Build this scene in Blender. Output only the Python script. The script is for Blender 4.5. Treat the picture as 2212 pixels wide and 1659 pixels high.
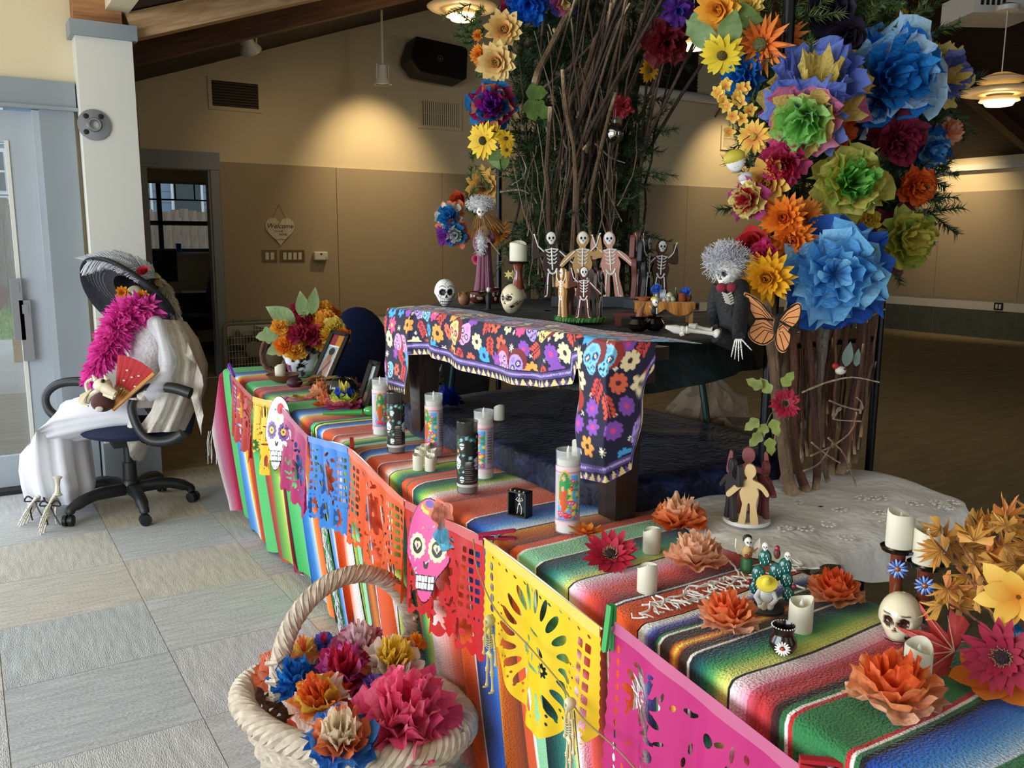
import bpy, bmesh, math, random
import numpy as np
from mathutils import Vector, Matrix
PI = math.pi; TAU = 2*PI
sin, cos = math.sin, math.cos
rnd = random.Random(7)
for o in list(bpy.data.objects): bpy.data.objects.remove(o)
scn = bpy.context.scene
COL = scn.collection
# ------------------------------------------------------------------ camera
F = 1854.0; CX, CY = 1106.0, 829.5
PIT, ROLL, AZ, H = math.radians(9.48), math.radians(0.3), math.radians(32.5), 1.42
FW = Vector((sin(AZ)*cos(PIT), cos(AZ)*cos(PIT), -sin(PIT)))
R0 = Vector((cos(AZ), -sin(AZ), 0)); U0 = R0.cross(FW)
RT = R0*cos(ROLL)+U0*sin(ROLL); UP = RT.cross(FW); CAM = Vector((0, 0, H))
cd = bpy.data.cameras.new('camera'); cam = bpy.data.objects.new('camera', cd); COL.objects.link(cam)
m = Matrix((RT, UP, -FW)).transposed().to_4x4(); m.translation = CAM; cam.matrix_world = m
cd.sensor_width = 36; cd.lens = F/2212*36; cd.clip_start = .02; cd.clip_end = 200
scn.camera = cam
def ray(x, y): return FW+RT*((x-CX)/F)-UP*((y-CY)/F)
def P(x, y, z): d = ray(x, y); return CAM+d*((z-H)/d.z)          # a spot of the survey photo on the level z
def PY(x, y, Y): d = ray(x, y); return CAM+d*(Y/d.y)              # ... on the plane y = Y
def PX(x, y, X): d = ray(x, y); return CAM+d*(X/d.x)
def PD(x, y, t): return CAM+ray(x, y)*t
# ------------------------------------------------------------------ world, exposure, big lights
w = bpy.data.worlds.new('sky'); scn.world = w; w.use_nodes = True
bg = w.node_tree.nodes['Background']; bg.inputs[0].default_value = (.80, .90, 1, 1); bg.inputs[1].default_value = 1.25
scn.view_settings.view_transform = 'Standard'; scn.view_settings.look = 'None'
scn.view_settings.exposure = 0.0; scn.view_settings.gamma = 1; scn.view_settings.use_curve_mapping = False
def light(name, kind, loc, energy, color=(1, 1, 1), size=.1, sizey=None, aim=None, spot=None, blend=.6):
    l = bpy.data.lights.new(name, kind); l.energy = energy; l.color = color
    if kind == 'AREA':
        l.shape = 'RECTANGLE'; l.size = size; l.size_y = sizey or size
    elif kind in ('POINT', 'SPOT'): l.shadow_soft_size = size
    if kind == 'SPOT': l.spot_size = math.radians(spot); l.spot_blend = blend
    o = bpy.data.objects.new(name, l); COL.objects.link(o); o.location = loc
    if aim is not None:
        o.rotation_euler = (Vector(aim)-Vector(loc)).to_track_quat('-Z', 'Y').to_euler()
    return o
DAY = (.86, .93, 1.0)
# daylight entering by the glazed front of the foyer (left of and behind the photographer)
light('window_daylight_left', 'AREA', (-3.42, 1.3, 1.35), 250, DAY, 4.0, 2.3, aim=(1.0, 1.6, .5))
light('door_daylight', 'AREA', (-1.75, 5.40, 1.15), 110, DAY, 3.3, 2.0, aim=(-1.2, 2.0, .6))
light('window_daylight_rear', 'AREA', (1.2, -3.42, 1.7), 12, DAY, 5.0, 2.2, aim=(.6, 2, .1))
scn.cycles.max_bounces = 5; scn.cycles.diffuse_bounces = 3; scn.cycles.glossy_bounces = 2; scn.cycles.transmission_bounces = 4; scn.cycles.transparent_max_bounces = 10; scn.cycles.adaptive_threshold = .06; scn.cycles.caustics_reflective = False; scn.cycles.caustics_refractive = False; scn.cycles.sample_clamp_indirect = 4
# warm wall-washing track heads of the hall
WARM = (1.0, .74, .42)
# ------------------------------------------------------------------ helpers
def hexc(h):
    h = h.lstrip('#'); c = [int(h[i:i+2], 16)/255 for i in (0, 2, 4)]
    return tuple(x/12.92 if x <= .04045 else ((x+.055)/1.055)**2.4 for x in c)
def mixc(a, b, t): return tuple(a[i]*(1-t)+b[i]*t for i in range(3))
MATS = {}
def mat(key, col=None, rough=.6, metal=0, noise=None, bump=None, emit=0, alpha=1, transm=0, ior=1.45, sheen=0, transl=0, coat=0, wood=None, coord='Object', spec=.5):
    """procedural material; col=None reads the painted colour attribute Col"""
    if key in MATS: return MATS[key]
    m = bpy.data.materials.new(key); m.use_nodes = True; nt = m.node_tree; N = nt.nodes; L = nt.links
    b = N['Principled BSDF']; b.inputs['Roughness'].default_value = rough; b.inputs['Metallic'].default_value = metal
    b.inputs['Specular IOR Level'].default_value = spec
    if transm: b.inputs['Transmission Weight'].default_value = transm; b.inputs['IOR'].default_value = ior
    if sheen: b.inputs['Sheen Weight'].default_value = sheen; b.inputs['Sheen Roughness'].default_value = .35
    if coat: b.inputs['Coat Weight'].default_value = coat; b.inputs['Coat Roughness'].default_value = .08
    tc = N.new('ShaderNodeTexCoord')
    src = None
    if col is None:
        a = N.new('ShaderNodeAttribute'); a.attribute_name = 'Col'; src = a.outputs['Color']
    else:
        c = hexc(col) if isinstance(col, str) else col
        r = N.new('ShaderNodeRGB'); r.outputs[0].default_value = (*c, 1); src = r.outputs[0]
    if noise:
        t = N.new('ShaderNodeTexNoise'); t.inputs['Scale'].default_value = noise[0]; t.inputs['Detail'].default_value = 2
        mp = N.new('ShaderNodeMapping'); L.new(tc.outputs[coord], mp.inputs[0]); L.new(mp.outputs[0], t.inputs[0])
        if len(noise) > 2: mp.inputs['Scale'].default_value = noise[2]
        hs = N.new('ShaderNodeHueSaturation'); mr = N.new('ShaderNodeMapRange')
        mr.inputs['From Min'].default_value = .25; mr.inputs['From Max'].default_value = .75
        mr.inputs['To Min'].default_value = 1-noise[1]; mr.inputs['To Max'].default_value = 1+noise[1]
        L.new(t.outputs[0], mr.inputs[0]); L.new(mr.outputs[0], hs.inputs['Value']); L.new(src, hs.inputs['Color']); src = hs.outputs[0]
    if wood:
        wv = N.new('ShaderNodeTexNoise'); wv.inputs['Scale'].default_value = wood[0]; wv.inputs['Detail'].default_value = 3; wv.inputs['Distortion'].default_value = .8
        mp = N.new('ShaderNodeMapping'); mp.inputs['Scale'].default_value = wood[1]; L.new(tc.outputs[coord], mp.inputs[0]); L.new(mp.outputs[0], wv.inputs[0])
        mx = N.new('ShaderNodeMix'); mx.data_type = 'RGBA'; mr = N.new('ShaderNodeMapRange'); mr.inputs['From Min'].default_value = wood[3] if len(wood) > 3 else .35; mr.inputs['From Max'].default_value = wood[4] if len(wood) > 3 else .65
        L.new(wv.outputs[0], mr.inputs[0]); L.new(mr.outputs[0], mx.inputs[0]); L.new(src, mx.inputs[6]); mx.inputs[7].default_value = (*hexc(wood[2]), 1); src = mx.outputs[2]
    L.new(src, b.inputs['Base Color'])
    if emit:
        L.new(src, b.inputs['Emission Color']); b.inputs['Emission Strength'].default_value = emit
    if bump:
        t = N.new('ShaderNodeTexNoise'); t.inputs['Scale'].default_value = bump[0]; t.inputs['Detail'].default_value = 1
        mp = N.new('ShaderNodeMapping'); L.new(tc.outputs[coord], mp.inputs[0]); L.new(mp.outputs[0], t.inputs[0])
        if len(bump) > 2: mp.inputs['Scale'].default_value = bump[2]
        bp = N.new('ShaderNodeBump'); bp.inputs['Strength'].default_value = bump[1]; bp.inputs['Distance'].default_value = .01
        L.new(t.outputs[0], bp.inputs['Height']); L.new(bp.outputs[0], b.inputs['Normal'])
    if transl:
        tr = N.new('ShaderNodeBsdfTranslucent'); L.new(src, tr.inputs[0]); ms = N.new('ShaderNodeMixShader'); ms.inputs[0].default_value = transl
        L.new(b.outputs[0], ms.inputs[1]); L.new(tr.outputs[0], ms.inputs[2]); L.new(ms.outputs[0], N['Material Output'].inputs[0])
    if alpha < 1:
        tr = N.new('ShaderNodeBsdfTransparent'); ms = N.new('ShaderNodeMixShader'); ms.inputs[0].default_value = alpha
        L.new(tr.outputs[0], ms.inputs[1]); L.new(b.outputs[0], ms.inputs[2]); L.new(ms.outputs[0], N['Material Output'].inputs[0])
    MATS[key] = m
    return m
PAINT = mat('painted_clay', None, .55)
GLOSS = mat('glazed_paint', None, .18, coat=.4)
TISSUE = mat('tissue_paper', None, .7, transl=.42, bump=(90, .5))
PETAL = mat('silk_petal', None, .65, transl=.2)
CLOTH = mat('printed_cloth', None, .8, sheen=.2, bump=(900, .15))
WOOL = mat('woven_wool', None, .9, sheen=.25, bump=(260, .5))
BARK = mat('bark', None, .9, noise=(60, .35, (1, 1, .2)), bump=(120, .7))
LEAF = mat('leaf', None, .55, transl=.2, bump=(60, .3))
BONE = mat('bone_plastic', None, .45, noise=(40, .08))
FUR = mat('fluff', None, .95, transl=.35)
class MB:
    """collects verts/faces with a painted colour per vertex; build() links them as one mesh object"""
    def __init__(s, c='#808080'):
        s.v = []; s.f = []; s.k = []; s.M = None; s.c = hexc(c) if isinstance(c, str) else c
    def col(s, c): s.c = hexc(c) if isinstance(c, str) else c; return s
    def add(s, vs, fs, cs=None):
        b = len(s.v); M = s.M
        s.v.extend([tuple(M @ Vector(p)) for p in vs] if M is not None else [tuple(p) for p in vs])
        s.f.extend([tuple(i+b for i in f) for f in fs])
        s.k.extend(cs if cs is not None else [s.c]*len(vs)); return s
    def box(s, c, d, R=None, taper=1):
        x, y, z = d[0]/2, d[1]/2, d[2]/2; t = taper
        vs = [Vector(p) for p in ((-x*t, -y*t, -z), (x*t, -y*t, -z), (x*t, y*t, -z), (-x*t, y*t, -z), (-x, -y, z), (x, -y, z), (x, y, z), (-x, y, z))]
        if R is not None: vs = [R @ p for p in vs]
        c = Vector(c)
        return s.add([p+c for p in vs], [(3, 2, 1, 0), (4, 5, 6, 7), (0, 1, 5, 4), (1, 2, 6, 5), (2, 3, 7, 6), (3, 0, 4, 7)])
    def tube(s, pts, r, n=6, cap=True, closed=False, cs=None):
        pts = [Vector(p) for p in pts]; k = len(pts); rs = r if isinstance(r, (list, tuple)) else [r]*k
        vs = []; fs = []; cc = []; ref = None
        for i in range(k):
            a = pts[i-1] if (i > 0 or closed) else pts[i]; b = pts[(i+1) % k] if (i < k-1 or closed) else pts[i]
            t = (b-a).normalized() if (b-a).length > 1e-9 else Vector((0, 0, 1))
            if ref is None: ref = Vector((0, 0, 1)) if abs(t.z) < .9 else Vector((1, 0, 0))
            u = (ref-t*ref.dot(t))
            u = u.normalized() if u.length > 1e-6 else t.orthogonal().normalized()
            ref = u; q = t.cross(u)
            for j in range(n):
                an = TAU*j/n; vs.append(pts[i]+(u*cos(an)+q*sin(an))*rs[i]); cc.append(cs[i] if cs else s.c)
        for i in range(k if closed else k-1):
            for j in range(n):
                a, b = i*n+j, i*n+(j+1) % n; c, d = ((i+1) % k)*n+(j+1) % n, ((i+1) % k)*n+j
                fs.append((a, b, c, d))
        if cap and not closed: fs.append(tuple(range(n))[::-1]); fs.append(tuple(range((k-1)*n, k*n)))
        return s.add(vs, fs, cc)
    def lathe(s, prof, n=20, c=(0, 0, 0), cs=None, cap=True):
        vs = []; fs = []; cc = []
        for i, (r, z) in enumerate(prof):
            for j in range(n):
                a = TAU*j/n; vs.append((c[0]+r*cos(a), c[1]+r*sin(a), c[2]+z)); cc.append(cs[i] if cs else s.c)
        for i in range(len(prof)-1):
            for j in range(n): fs.append((i*n+j, i*n+(j+1) % n, (i+1)*n+(j+1) % n, (i+1)*n+j))
        if cap:
            fs.append(tuple(range(n))[::-1]); k = (len(prof)-1)*n; fs.append(tuple(range(k, k+n)))
        return s.add(vs, fs, cc)
    def sph(s, c, r, n=12, m=8, R=None):
        rx, ry, rz = (r, r, r) if not isinstance(r, (list, tuple)) else r
        vs = [Vector((0, 0, -rz))]; c = Vector(c)
        for i in range(1, m):
            t = PI*i/m
            for j in range(n): a = TAU*j/n; vs.append(Vector((rx*sin(t)*cos(a), ry*sin(t)*sin(a), -rz*cos(t))))
        vs.append(Vector((0, 0, rz))); fs = []
        for j in range(n): fs.append((0, 1+(j+1) % n, 1+j))
        for i in range(m-2):
            for j in range(n): a = 1+i*n; fs.append((a+j, a+(j+1) % n, a+n+(j+1) % n, a+n+j))
        k = 1+(m-2)*n
        for j in range(n): fs.append((k+j, k+(j+1) % n, len(vs)-1))
        if R is not None: vs = [R @ p for p in vs]
        return s.add([p+c for p in vs], fs)
    def prism(s, out, t, c2=None):
        """outline in local xy, extruded 0..t in z (concave outlines welcome)"""
        n = len(out); vs = [(x, y, 0) for x, y in out]+[(x, y, t) for x, y in out]
        fs = [tuple(range(n))[::-1], tuple(range(n, 2*n))]+[(i, (i+1) % n, n+(i+1) % n, n+i) for i in range(n)]
        return s.add(vs, fs)
    def grid(s, A, Cc=None, closed=False):
        """A: (nu, nv, 3) array of points"""
        A = np.asarray(A, float); nu, nv = A.shape[:2]
        fs = [(i*nv+j, i*nv+j+1, (i+1)*nv+j+1, (i+1)*nv+j) for i in range(nu-1) for j in range(nv-1)]
        if closed: fs += [((nu-1)*nv+j, (nu-1)*nv+j+1, j+1, j) for j in range(nv-1)]
        cs = [tuple(c) for c in np.asarray(Cc).reshape(-1, 3)] if Cc is not None else None
        return s.add([Vector(p) for p in A.reshape(-1, 3)], fs, cs)
    def build(s, name, material=None, parent=None, loc=None, rz=0, smooth=40, solid=0):
        me = bpy.data.meshes.new(name); me.from_pydata(s.v, [], s.f)
        if len(s.v):
            at = me.color_attributes.new('Col', 'FLOAT_COLOR', 'POINT')
            a = np.ones((len(s.v), 4), np.float32); a[:, :3] = np.asarray(s.k, np.float32); at.data.foreach_set('color', a.ravel())
        if smooth:
            me.polygons.foreach_set('use_smooth', [True]*len(me.polygons)); me.update()
            if smooth < 180: me.set_sharp_from_angle(angle=math.radians(smooth))
        me.materials.append(material or PAINT)
        o = bpy.data.objects.new(name, me); COL.objects.link(o)
        if parent is not None: o.parent = parent
        if loc is not None: o.location = loc
        if rz: o.rotation_euler = (0, 0, rz)
        if solid:
            md = o.modifiers.new('thickness', 'SOLIDIFY'); md.thickness = solid; md.offset = 0
        me.validate(); return o
def tag(o, label=None, cat=None, group=None, kind=None):
    if label: o['label'] = label
    if cat: o['category'] = cat
    if group: o['group'] = group
    if kind: o['kind'] = kind
    return o
def thing(name, label, cat, loc=(0, 0, 0), rz=0, group=None):
    o = bpy.data.objects.new(name, None); COL.objects.link(o); o.empty_display_size = .05
    o.location = loc; o.rotation_euler = (0, 0, rz); return tag(o, label, cat, group)
def dup(root, loc, rz=0, label=None, group=None):
    r = root.copy(); COL.objects.link(r); r.location = loc; r.rotation_euler = (0, 0, rz)
    if label: r['label'] = label
    if group: r['group'] = group
    for ch in list(root.children):
        c = ch.copy(); COL.objects.link(c); c.parent = r
        for g in list(ch.children):
            d = g.copy(); COL.objects.link(d); d.parent = c
    return r
def T3(x=0, y=0, z=0): return Matrix.Translation((x, y, z))
def RX(a): return Matrix.Rotation(a, 4, 'X')
def RY(a): return Matrix.Rotation(a, 4, 'Y')
def RZ(a): return Matrix.Rotation(a, 4, 'Z')
def SC(x, y=None, z=None): y = x if y is None else y; z = x if z is None else z; return Matrix.Diagonal((x, y, z, 1))
def face_to(d):
    """matrix turning local +z to the direction d"""
    return Vector(d).to_track_quat('Z', 'Y').to_matrix().to_4x4()
def bez(p, n=12):
    """smooth curve through points p (Catmull-Rom)"""
    p = [Vector(q) for q in p]; out = []
    for i in range(len(p)-1):
        a, b, c, d = p[max(i-1, 0)], p[i], p[i+1], p[min(i+2, len(p)-1)]
        for k in range(n):
            t = k/n; out.append(.5*((2*b)+(c-a)*t+(2*a-5*b+4*c-d)*t*t+(3*b-a-3*c+d)*t**3))
    out.append(p[-1]); return out
class Canvas:
    """paints flat print onto sample points X, Y (arrays); later strokes cover earlier ones"""
    def __init__(s, X, Y, c): s.X = np.asarray(X, float); s.Y = np.asarray(Y, float); s.C = np.empty(s.X.shape+(3,)); s.C[...] = hexc(c)
    def put(s, m, c): s.C[m] = hexc(c) if isinstance(c, str) else c; return s
    def loc(s, cx, cy, rot=0):
        dx, dy = s.X-cx, s.Y-cy; return dx*cos(rot)+dy*sin(rot), -dx*sin(rot)+dy*cos(rot)
    def ell(s, cx, cy, rx, ry, c, rot=0): x, y = s.loc(cx, cy, rot); return s.put((x/rx)**2+(y/ry)**2 < 1, c)
    def ring(s, cx, cy, r, w, c): d = np.hypot(s.X-cx, s.Y-cy); return s.put(np.abs(d-r) < w/2, c)
    def rect(s, x0, x1, y0, y1, c): return s.put((s.X > x0) & (s.X < x1) & (s.Y > y0) & (s.Y < y1), c)
    def line(s, x0, y0, x1, y1, w, c):
        dx, dy = x1-x0, y1-y0; L = dx*dx+dy*dy+1e-12; t = np.clip(((s.X-x0)*dx+(s.Y-y0)*dy)/L, 0, 1)
        return s.put(np.hypot(s.X-x0-t*dx, s.Y-y0-t*dy) < w/2, c)
    def path(s, pts, w, c):
        for a, b in zip(pts[:-1], pts[1:]): s.line(*a, *b, w, c)
        return s
    def flower(s, cx, cy, r, n, c, cc, rot=0, pw=.55, cr=.28):
        for i in range(n):
            a = rot+TAU*i/n; s.ell(cx+cos(a)*r*.58, cy+sin(a)*r*.58, r*.45, r*pw*.55, c, a)
        return s.ell(cx, cy, r*cr, r*cr, cc)
    def poly(s, pts, c):
        m = np.zeros(s.X.shape, bool); n = len(pts)
        for i in range(n):
            x0, y0 = pts[i]; x1, y1 = pts[(i+1) % n]
            k = ((y0 > s.Y) != (y1 > s.Y)) & (s.X < (x1-x0)*(s.Y-y0)/((y1-y0) or 1e-9)+x0); m ^= k
        return s.put(m, c)
def text_mesh(name, body, size, material, parent, M, shear=0, ext=.0004, align='CENTER'):
    cu = bpy.data.curves.new(name, 'FONT'); cu.body = body; cu.size = size; cu.align_x = align; cu.align_y = 'CENTER'; cu.shear = shear; cu.extrude = ext; cu.resolution_u = 3
    o = bpy.data.objects.new(name, cu); COL.objects.link(o)
    me = bpy.data.meshes.new_from_object(o.evaluated_get(bpy.context.evaluated_depsgraph_get())); bpy.data.objects.remove(o); bpy.data.curves.remove(cu)
    me.transform(M); me.materials.clear(); me.materials.append(material); me.name = name
    o = bpy.data.objects.new(name, me); COL.objects.link(o); o.parent = parent
    return o
# ================================================================== THE SETTING
def struct(o, label=None):
    o['kind'] = 'structure'
    if label: o['label'] = label
    return o
CREAM = mat('cream_wall_paint', '#dbcdab', .8, noise=(3, .03), bump=(180, .06))
BOARD = mat('linen_tackboard', '#a89a80', .9, noise=(140, .05), bump=(500, .2))
TRIM = mat('blue_grey_trim', '#8b949a', .5, noise=(4, .03))
DOORP = mat('door_paint', '#a9b2ba', .45, noise=(4, .03))
WHITEP = mat('white_paint', '#dad9d0', .6, noise=(3, .02))
TILE = mat('slate_tile', '#565b52', .7, noise=(9, .18), bump=(60, .2))
GROUT = mat('grout', '#8c8775', .9, noise=(30, .05))
CARP = [mat('carpet_'+n, c, .95, noise=(55, .20, (1, .12, 1)), bump=(300, .45, (1, .25, 1))) for n, c in (('beige', '#b3afa6'), ('grey', '#adaeae'), ('tan', '#b6ae9c'), ('blue_grey', '#a4a8aa'))]
CARPH = mat('carpet_hall_dimmed', '#978b6e', .95, noise=(5, .22, (.6, 3, 1)), bump=(140, .8))  # same carpet as the tiles, low warm light put into a darker, browner colour
PLANK = mat('dark_ceiling_plank', '#3b2415', .7, wood=(5, (8, .5, 8), '#22130a'))
TIMB = mat('fir_timber', '#a9764a', .6, wood=(4, (.7, 9, 9), '#7d4d2a'))
TIMBL = mat('pale_fir_timber', '#d6b183', .55, wood=(4, (1, 9, 9), '#b98c5c'))
DARKT = mat('brown_rafter', '#6b4527', .6, wood=(4, (.6, 9, 9), '#4a2c17'))
GLASS = mat('clear_glass', '#dfe9ee', .04, alpha=.10, spec=.6)
BLACKP = mat('black_plastic', '#141416', .5, noise=(30, .2))
GREYM = mat('grey_metal', '#8f9294', .35, metal=.6)
WHITEM = mat('white_enamel', '#dedcd4', .35)
BRASS = mat('brass_plate', '#8d7a4f', .3, metal=.8)
# floor with carpet tiles laid quarter-turned near the viewer
fl = struct(MB().box((4.75, 2.8, -.053), (16.6, 12.6, .1)).build('floor', CARPH, smooth=0), 'carpet floor of the hall in a dim warm tone')
tm = [MB().box((0, 0, -.0015), (.497, .497, .003)).build('carpet_tile', c, fl, loc=(0, 0, -10), smooth=0).data for c in CARP]
for o in list(fl.children): bpy.data.objects.remove(o)
for i in range(-4, 3):
    for j in range(2, 11):
        o = bpy.data.objects.new('carpet_tile', tm[rnd.choice((0, 0, 1, 1, 2, 3))]); COL.objects.link(o); o.parent = fl
        o.location = (i*.5+.25, j*.5+.25, rnd.uniform(-.0006, 0)); o.rotation_euler = (0, 0, PI/2*((i+j) % 2)+PI*rnd.choice((0, 1)))
BY, RXW = 9.1, 13.03
def roof(x): return 2.66+.346*(6.1-abs(x-7))
M_XZ = lambda y: T3(0, y, 0) @ RX(PI/2)
mb = MB(); t = .12
for x0, x1, z0, z1 in ((.8, 1.58, 0, 2.1), (2.18, RXW, 0, 2.2), (.8, 2.18, 2.1, 2.2)): mb.box(((x0+x1)/2, BY+t/2, (z0+z1)/2), (x1-x0, t, z1-z0))
mb.M = M_XZ(BY+t); mb.prism([(.8, 2.2), (RXW, 2.2), (RXW, roof(RXW)+.06), (7, roof(7)+.06), (.8, roof(.8)+.06)], t)
wb = struct(mb.build('wall_back', CREAM, smooth=0), 'tall cream gable wall with beige tackboard and tiled base')
mb = MB().box((RXW+.06, 2.8, 1.36), (.12, 12.6, 2.72)); wr = struct(mb.build('wall_right', CREAM, smooth=0), 'cream side wall of the hall behind the flowered trunk')
def dress(wall, along, fix, a0, a1, seam0, sgn, ledge):
    """tackboards, shadow reveal, cream rail and floor tiles of one wall"""
    def bx(a, b, z0, z1, d, name, m, bev=0):
        c = ((a+b)/2, fix-sgn*d/2, (z0+z1)/2) if along == 'x' else (fix-sgn*d/2, (a+b)/2, (z0+z1)/2)
        s = (b-a, d, z1-z0) if along == 'x' else (d, b-a, z1-z0)
        return MB().box(c, s).build(name, m, wall, smooth=0)
    ss = [a0]+[seam0+1.294*k for k in range(-12, 12) if a0+.1 < seam0+1.294*k < a1-.1]+[a1]
    for a, b in zip(ss[:-1], ss[1:]): bx(a+.003, b-.003, .58, 2.19, .022, 'tackboard', BOARD)
    bx(a0, a1, .42, .545, .016, 'rail_board', WHITEP)
    bx(a0, a1, 0, .42, .008, 'grout_bed', GROUT)
    a = a0
    while a < a1-.05:
        b = min(a+.42, a1); bx(a+.004, b-.004, .005, .416, .013, 'base_tile', TILE); a += .42
    if ledge: bx(a0, a1, 2.50, 2.585, .10, 'ledge', WHITEP)
dress(wb, 'x', BY, 2.27, 12.55, 3.51, 1, False)
dress(wr, 'y', RXW, -3.4, 8.82, 7.96-1.294*4, 1, True)
struct(MB().box((.84, 7.36, 1.75), (.12, 3.48, 3.5)).build('wall_left', CREAM, smooth=0), 'cream wall between the entry and the office door')
struct(MB().box((.84, .93, 3.1), (.12, 9.0, .9)).build('wall_fascia', CREAM, smooth=0), 'cream fascia above the foyer opening')
ceil = struct(MB().box((-1.35, 2.8, 3.55), (4.5, 12.6, .1)).build('ceiling', CREAM, smooth=0), 'dark plank ceiling with brown rafters')
pm = MB().box((0, 0, 0), (.147, 12.6, .03)).build('ceiling_plank', PLANK, ceil, smooth=0); sl = math.atan(.346)
for sgn in (-1, 1):
    for k in range(44):
        u = .075+k*.15; o = pm if (sgn < 0 and k == 0) else pm.copy()
        if o is not pm: COL.objects.link(o)
        x = 7+sgn*(6.12-u*cos(sl)); o.location = (x, 2.8, roof(x)+.02+rnd.uniform(0, .003)); o.rotation_euler = (0, sl if sgn > 0 else -sl, 0)
    for y, d, m in ((6.5, .15, DARKT), (4.2, .15, DARKT), (5.45, .14, TIMBL)):
        if y == 5.45 and sgn > 0: continue
        L = 6.45; x = 7+sgn*3.05
        MB().box((0, 0, 0), (L, .12, d)).build('rafter', m, ceil, loc=(x, y, roof(x)-d/2/cos(sl)), smooth=0).rotation_euler = (0, sl if sgn > 0 else -sl, 0)
# entry wall, glazed door and column
mb = MB()
for x0, x1, z0, z1 in ((-3.5, -3.42, 0, 3.5), (.42, .63, 0, 3.5), (-3.42, .42, 2.13, 3.5)): mb.box(((x0+x1)/2, 5.56, (z0+z1)/2), (x1-x0, .12, z1-z0))
we = struct(mb.build('wall_entry', CREAM, smooth=0), 'cream wall above the glazed entry door')
d1 = struct(thing('door_1', 'grey framed glass entry door left of the column', 'door'))
del d1['category']
mb = MB().box((-.44, 5.475, 2.195), (2.1, .05, .14)).box((-.44, 5.46, 2.118), (2.12, .08, .018)); mb.build('head_casing', TRIM, d1, smooth=0)
MB().box((.51, 5.475, 1.05), (.17, .05, 2.12)).build('side_casing', TRIM, d1, smooth=0)
MB().box((.41, 5.50, 1.05), (.035, .06, 2.11)).build('door_jamb', DOORP, d1, smooth=0)
mb = MB()
for x0, x1, z0, z1 in ((.26, .40, .02, 2.1), (-.72, .26, 1.93, 2.1), (-.72, .26, .02, .20), (-.86, -.72, .02, 2.1)): mb.box(((x0+x1)/2, 5.54, (z0+z1)/2), (x1-x0, .045, z1-z0))
st = mb.build('door_leaf', DOORP, d1, smooth=0)
MB().box((-.23, 5.54, 1.065), (.98, .006, 1.73)).build('glass_pane', GLASS, st, smooth=0)
MB().box((.262, 5.525, 1.065), (.02, .03, 1.75)).build('glazing_bead', WHITEP, st, smooth=0)
for x0 in (-2.05, -3.3):
    mb = MB()
    for a, b, z0, z1 in ((0, .12, .02, 2.1), (1.05, 1.17, .02, 2.1), (.12, 1.05, 1.95, 2.1), (.12, 1.05, .02, .2)): mb.box((x0+(a+b)/2, 5.54, (z0+z1)/2), (b-a, .045, z1-z0))
    mb.build('door_leaf', DOORP, d1, smooth=0)
for k, (z0, x) in enumerate(((1.05, .245), (.93, .28))): MB().box((x, 5.50, z0-.02), (.055, .04, .34)).box((x, 5.478, z0+.1), (.03, .006, .05)).build('lock_plate', GREYM, st, smooth=0)
MB().box((-.44, 5.5, .012), (1.7, .16, .024)).build('threshold', BLACKP, d1, smooth=0)
cm = thing('column', 'white square column with grey cap beside the entry door', 'column', (.76, 5.49, 0))
MB().box((0, 0, 1.37), (.285, .285, 2.25)).build('shaft', WHITEP, cm, smooth=0)
MB().box((0, 0, .125), (.31, .31, .25)).build('base_board', TRIM, cm, smooth=0)
MB().box((0, 0, 2.535), (.335, .335, .08)).build('cap', TRIM, cm, smooth=0)
MB().box((-.02, 0, 2.79), (.24, .25, .43)).build('timber_block', TIMB, cm, smooth=0)
MB().box((.165, .08, 1.1), (.028, .09, 2.15)).build('wood_edge_strip', TIMB, cm, smooth=0)
q = PY(203, 270, 5.345)
fg = thing('pipe_flange', 'round grey metal pipe flange screwed to the white column', 'flange', (q.x, 5.347, q.z))
mb = MB(); mb.M = RX(PI/2); mb.lathe([(.083, 0), (.083, .012), (.04, .016), (.034, .03), (.026, .03), (.024, .004)], 28, cap=False); mb.build('plate', GREYM, fg)
for a in (.9, 2.3, 3.9):
    mb = MB(); mb.M = RX(PI/2) @ T3(.058*cos(a), .058*sin(a), .012); mb.lathe([(.0145, 0), (.0145, .006), (.004, .008)], 10); mb.build('screw', BLACKP, fg)
# unseen back of the foyer: windows through which the daylight comes
FRAME = mat('window_frame', '#c9cdd0', .5)
for i, (c, s, ax) in enumerate((((-3.5, 2.3, 1.75), 6.2, 'y'), ((1.2, -3.5, 1.75), 5.2, 'x'))):
    wn = struct(thing('window_%d' % (i+2), 'foyer window', 'window', c)); del wn['category']
    for k in range(5):
        u = -s/2+s*k/4; MB().box((0, u, 0) if ax == 'y' else (u, 0, 0), (.06, .06, 2.8)).build('mullion', FRAME, wn, smooth=0)
    for z in (-1.4, 1.4): MB().box((0, 0, z), (.06, s, .06) if ax == 'y' else (s, .06, .06)).build('rail', FRAME, wn, smooth=0)
mb = MB().box((-3.56, 2.8, .17), (.12, 12.6, .34)).box((-3.56, 2.8, 3.33), (.12, 12.6, .34)).box((-3.56, 7.3, 1.75), (.12, 3.8, 2.9)).box((-3.56, -2.15, 1.75), (.12, 2.7, 2.9))
struct(mb.build('wall_foyer', CREAM, smooth=0), 'foyer wall with windows')
mb = MB().box((4.75, -3.56, .17), (16.6, .12, .34)).box((4.75, -3.56, 3.9), (16.6, .12, 1.5)).box((-2.5, -3.56, 1.75), (2.2, .12, 2.9)).box((8.4, -3.56, 1.75), (9.2, .12, 2.9))
struct(mb.build('wall_rear', CREAM, smooth=0), 'rear foyer wall with windows')
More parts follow.
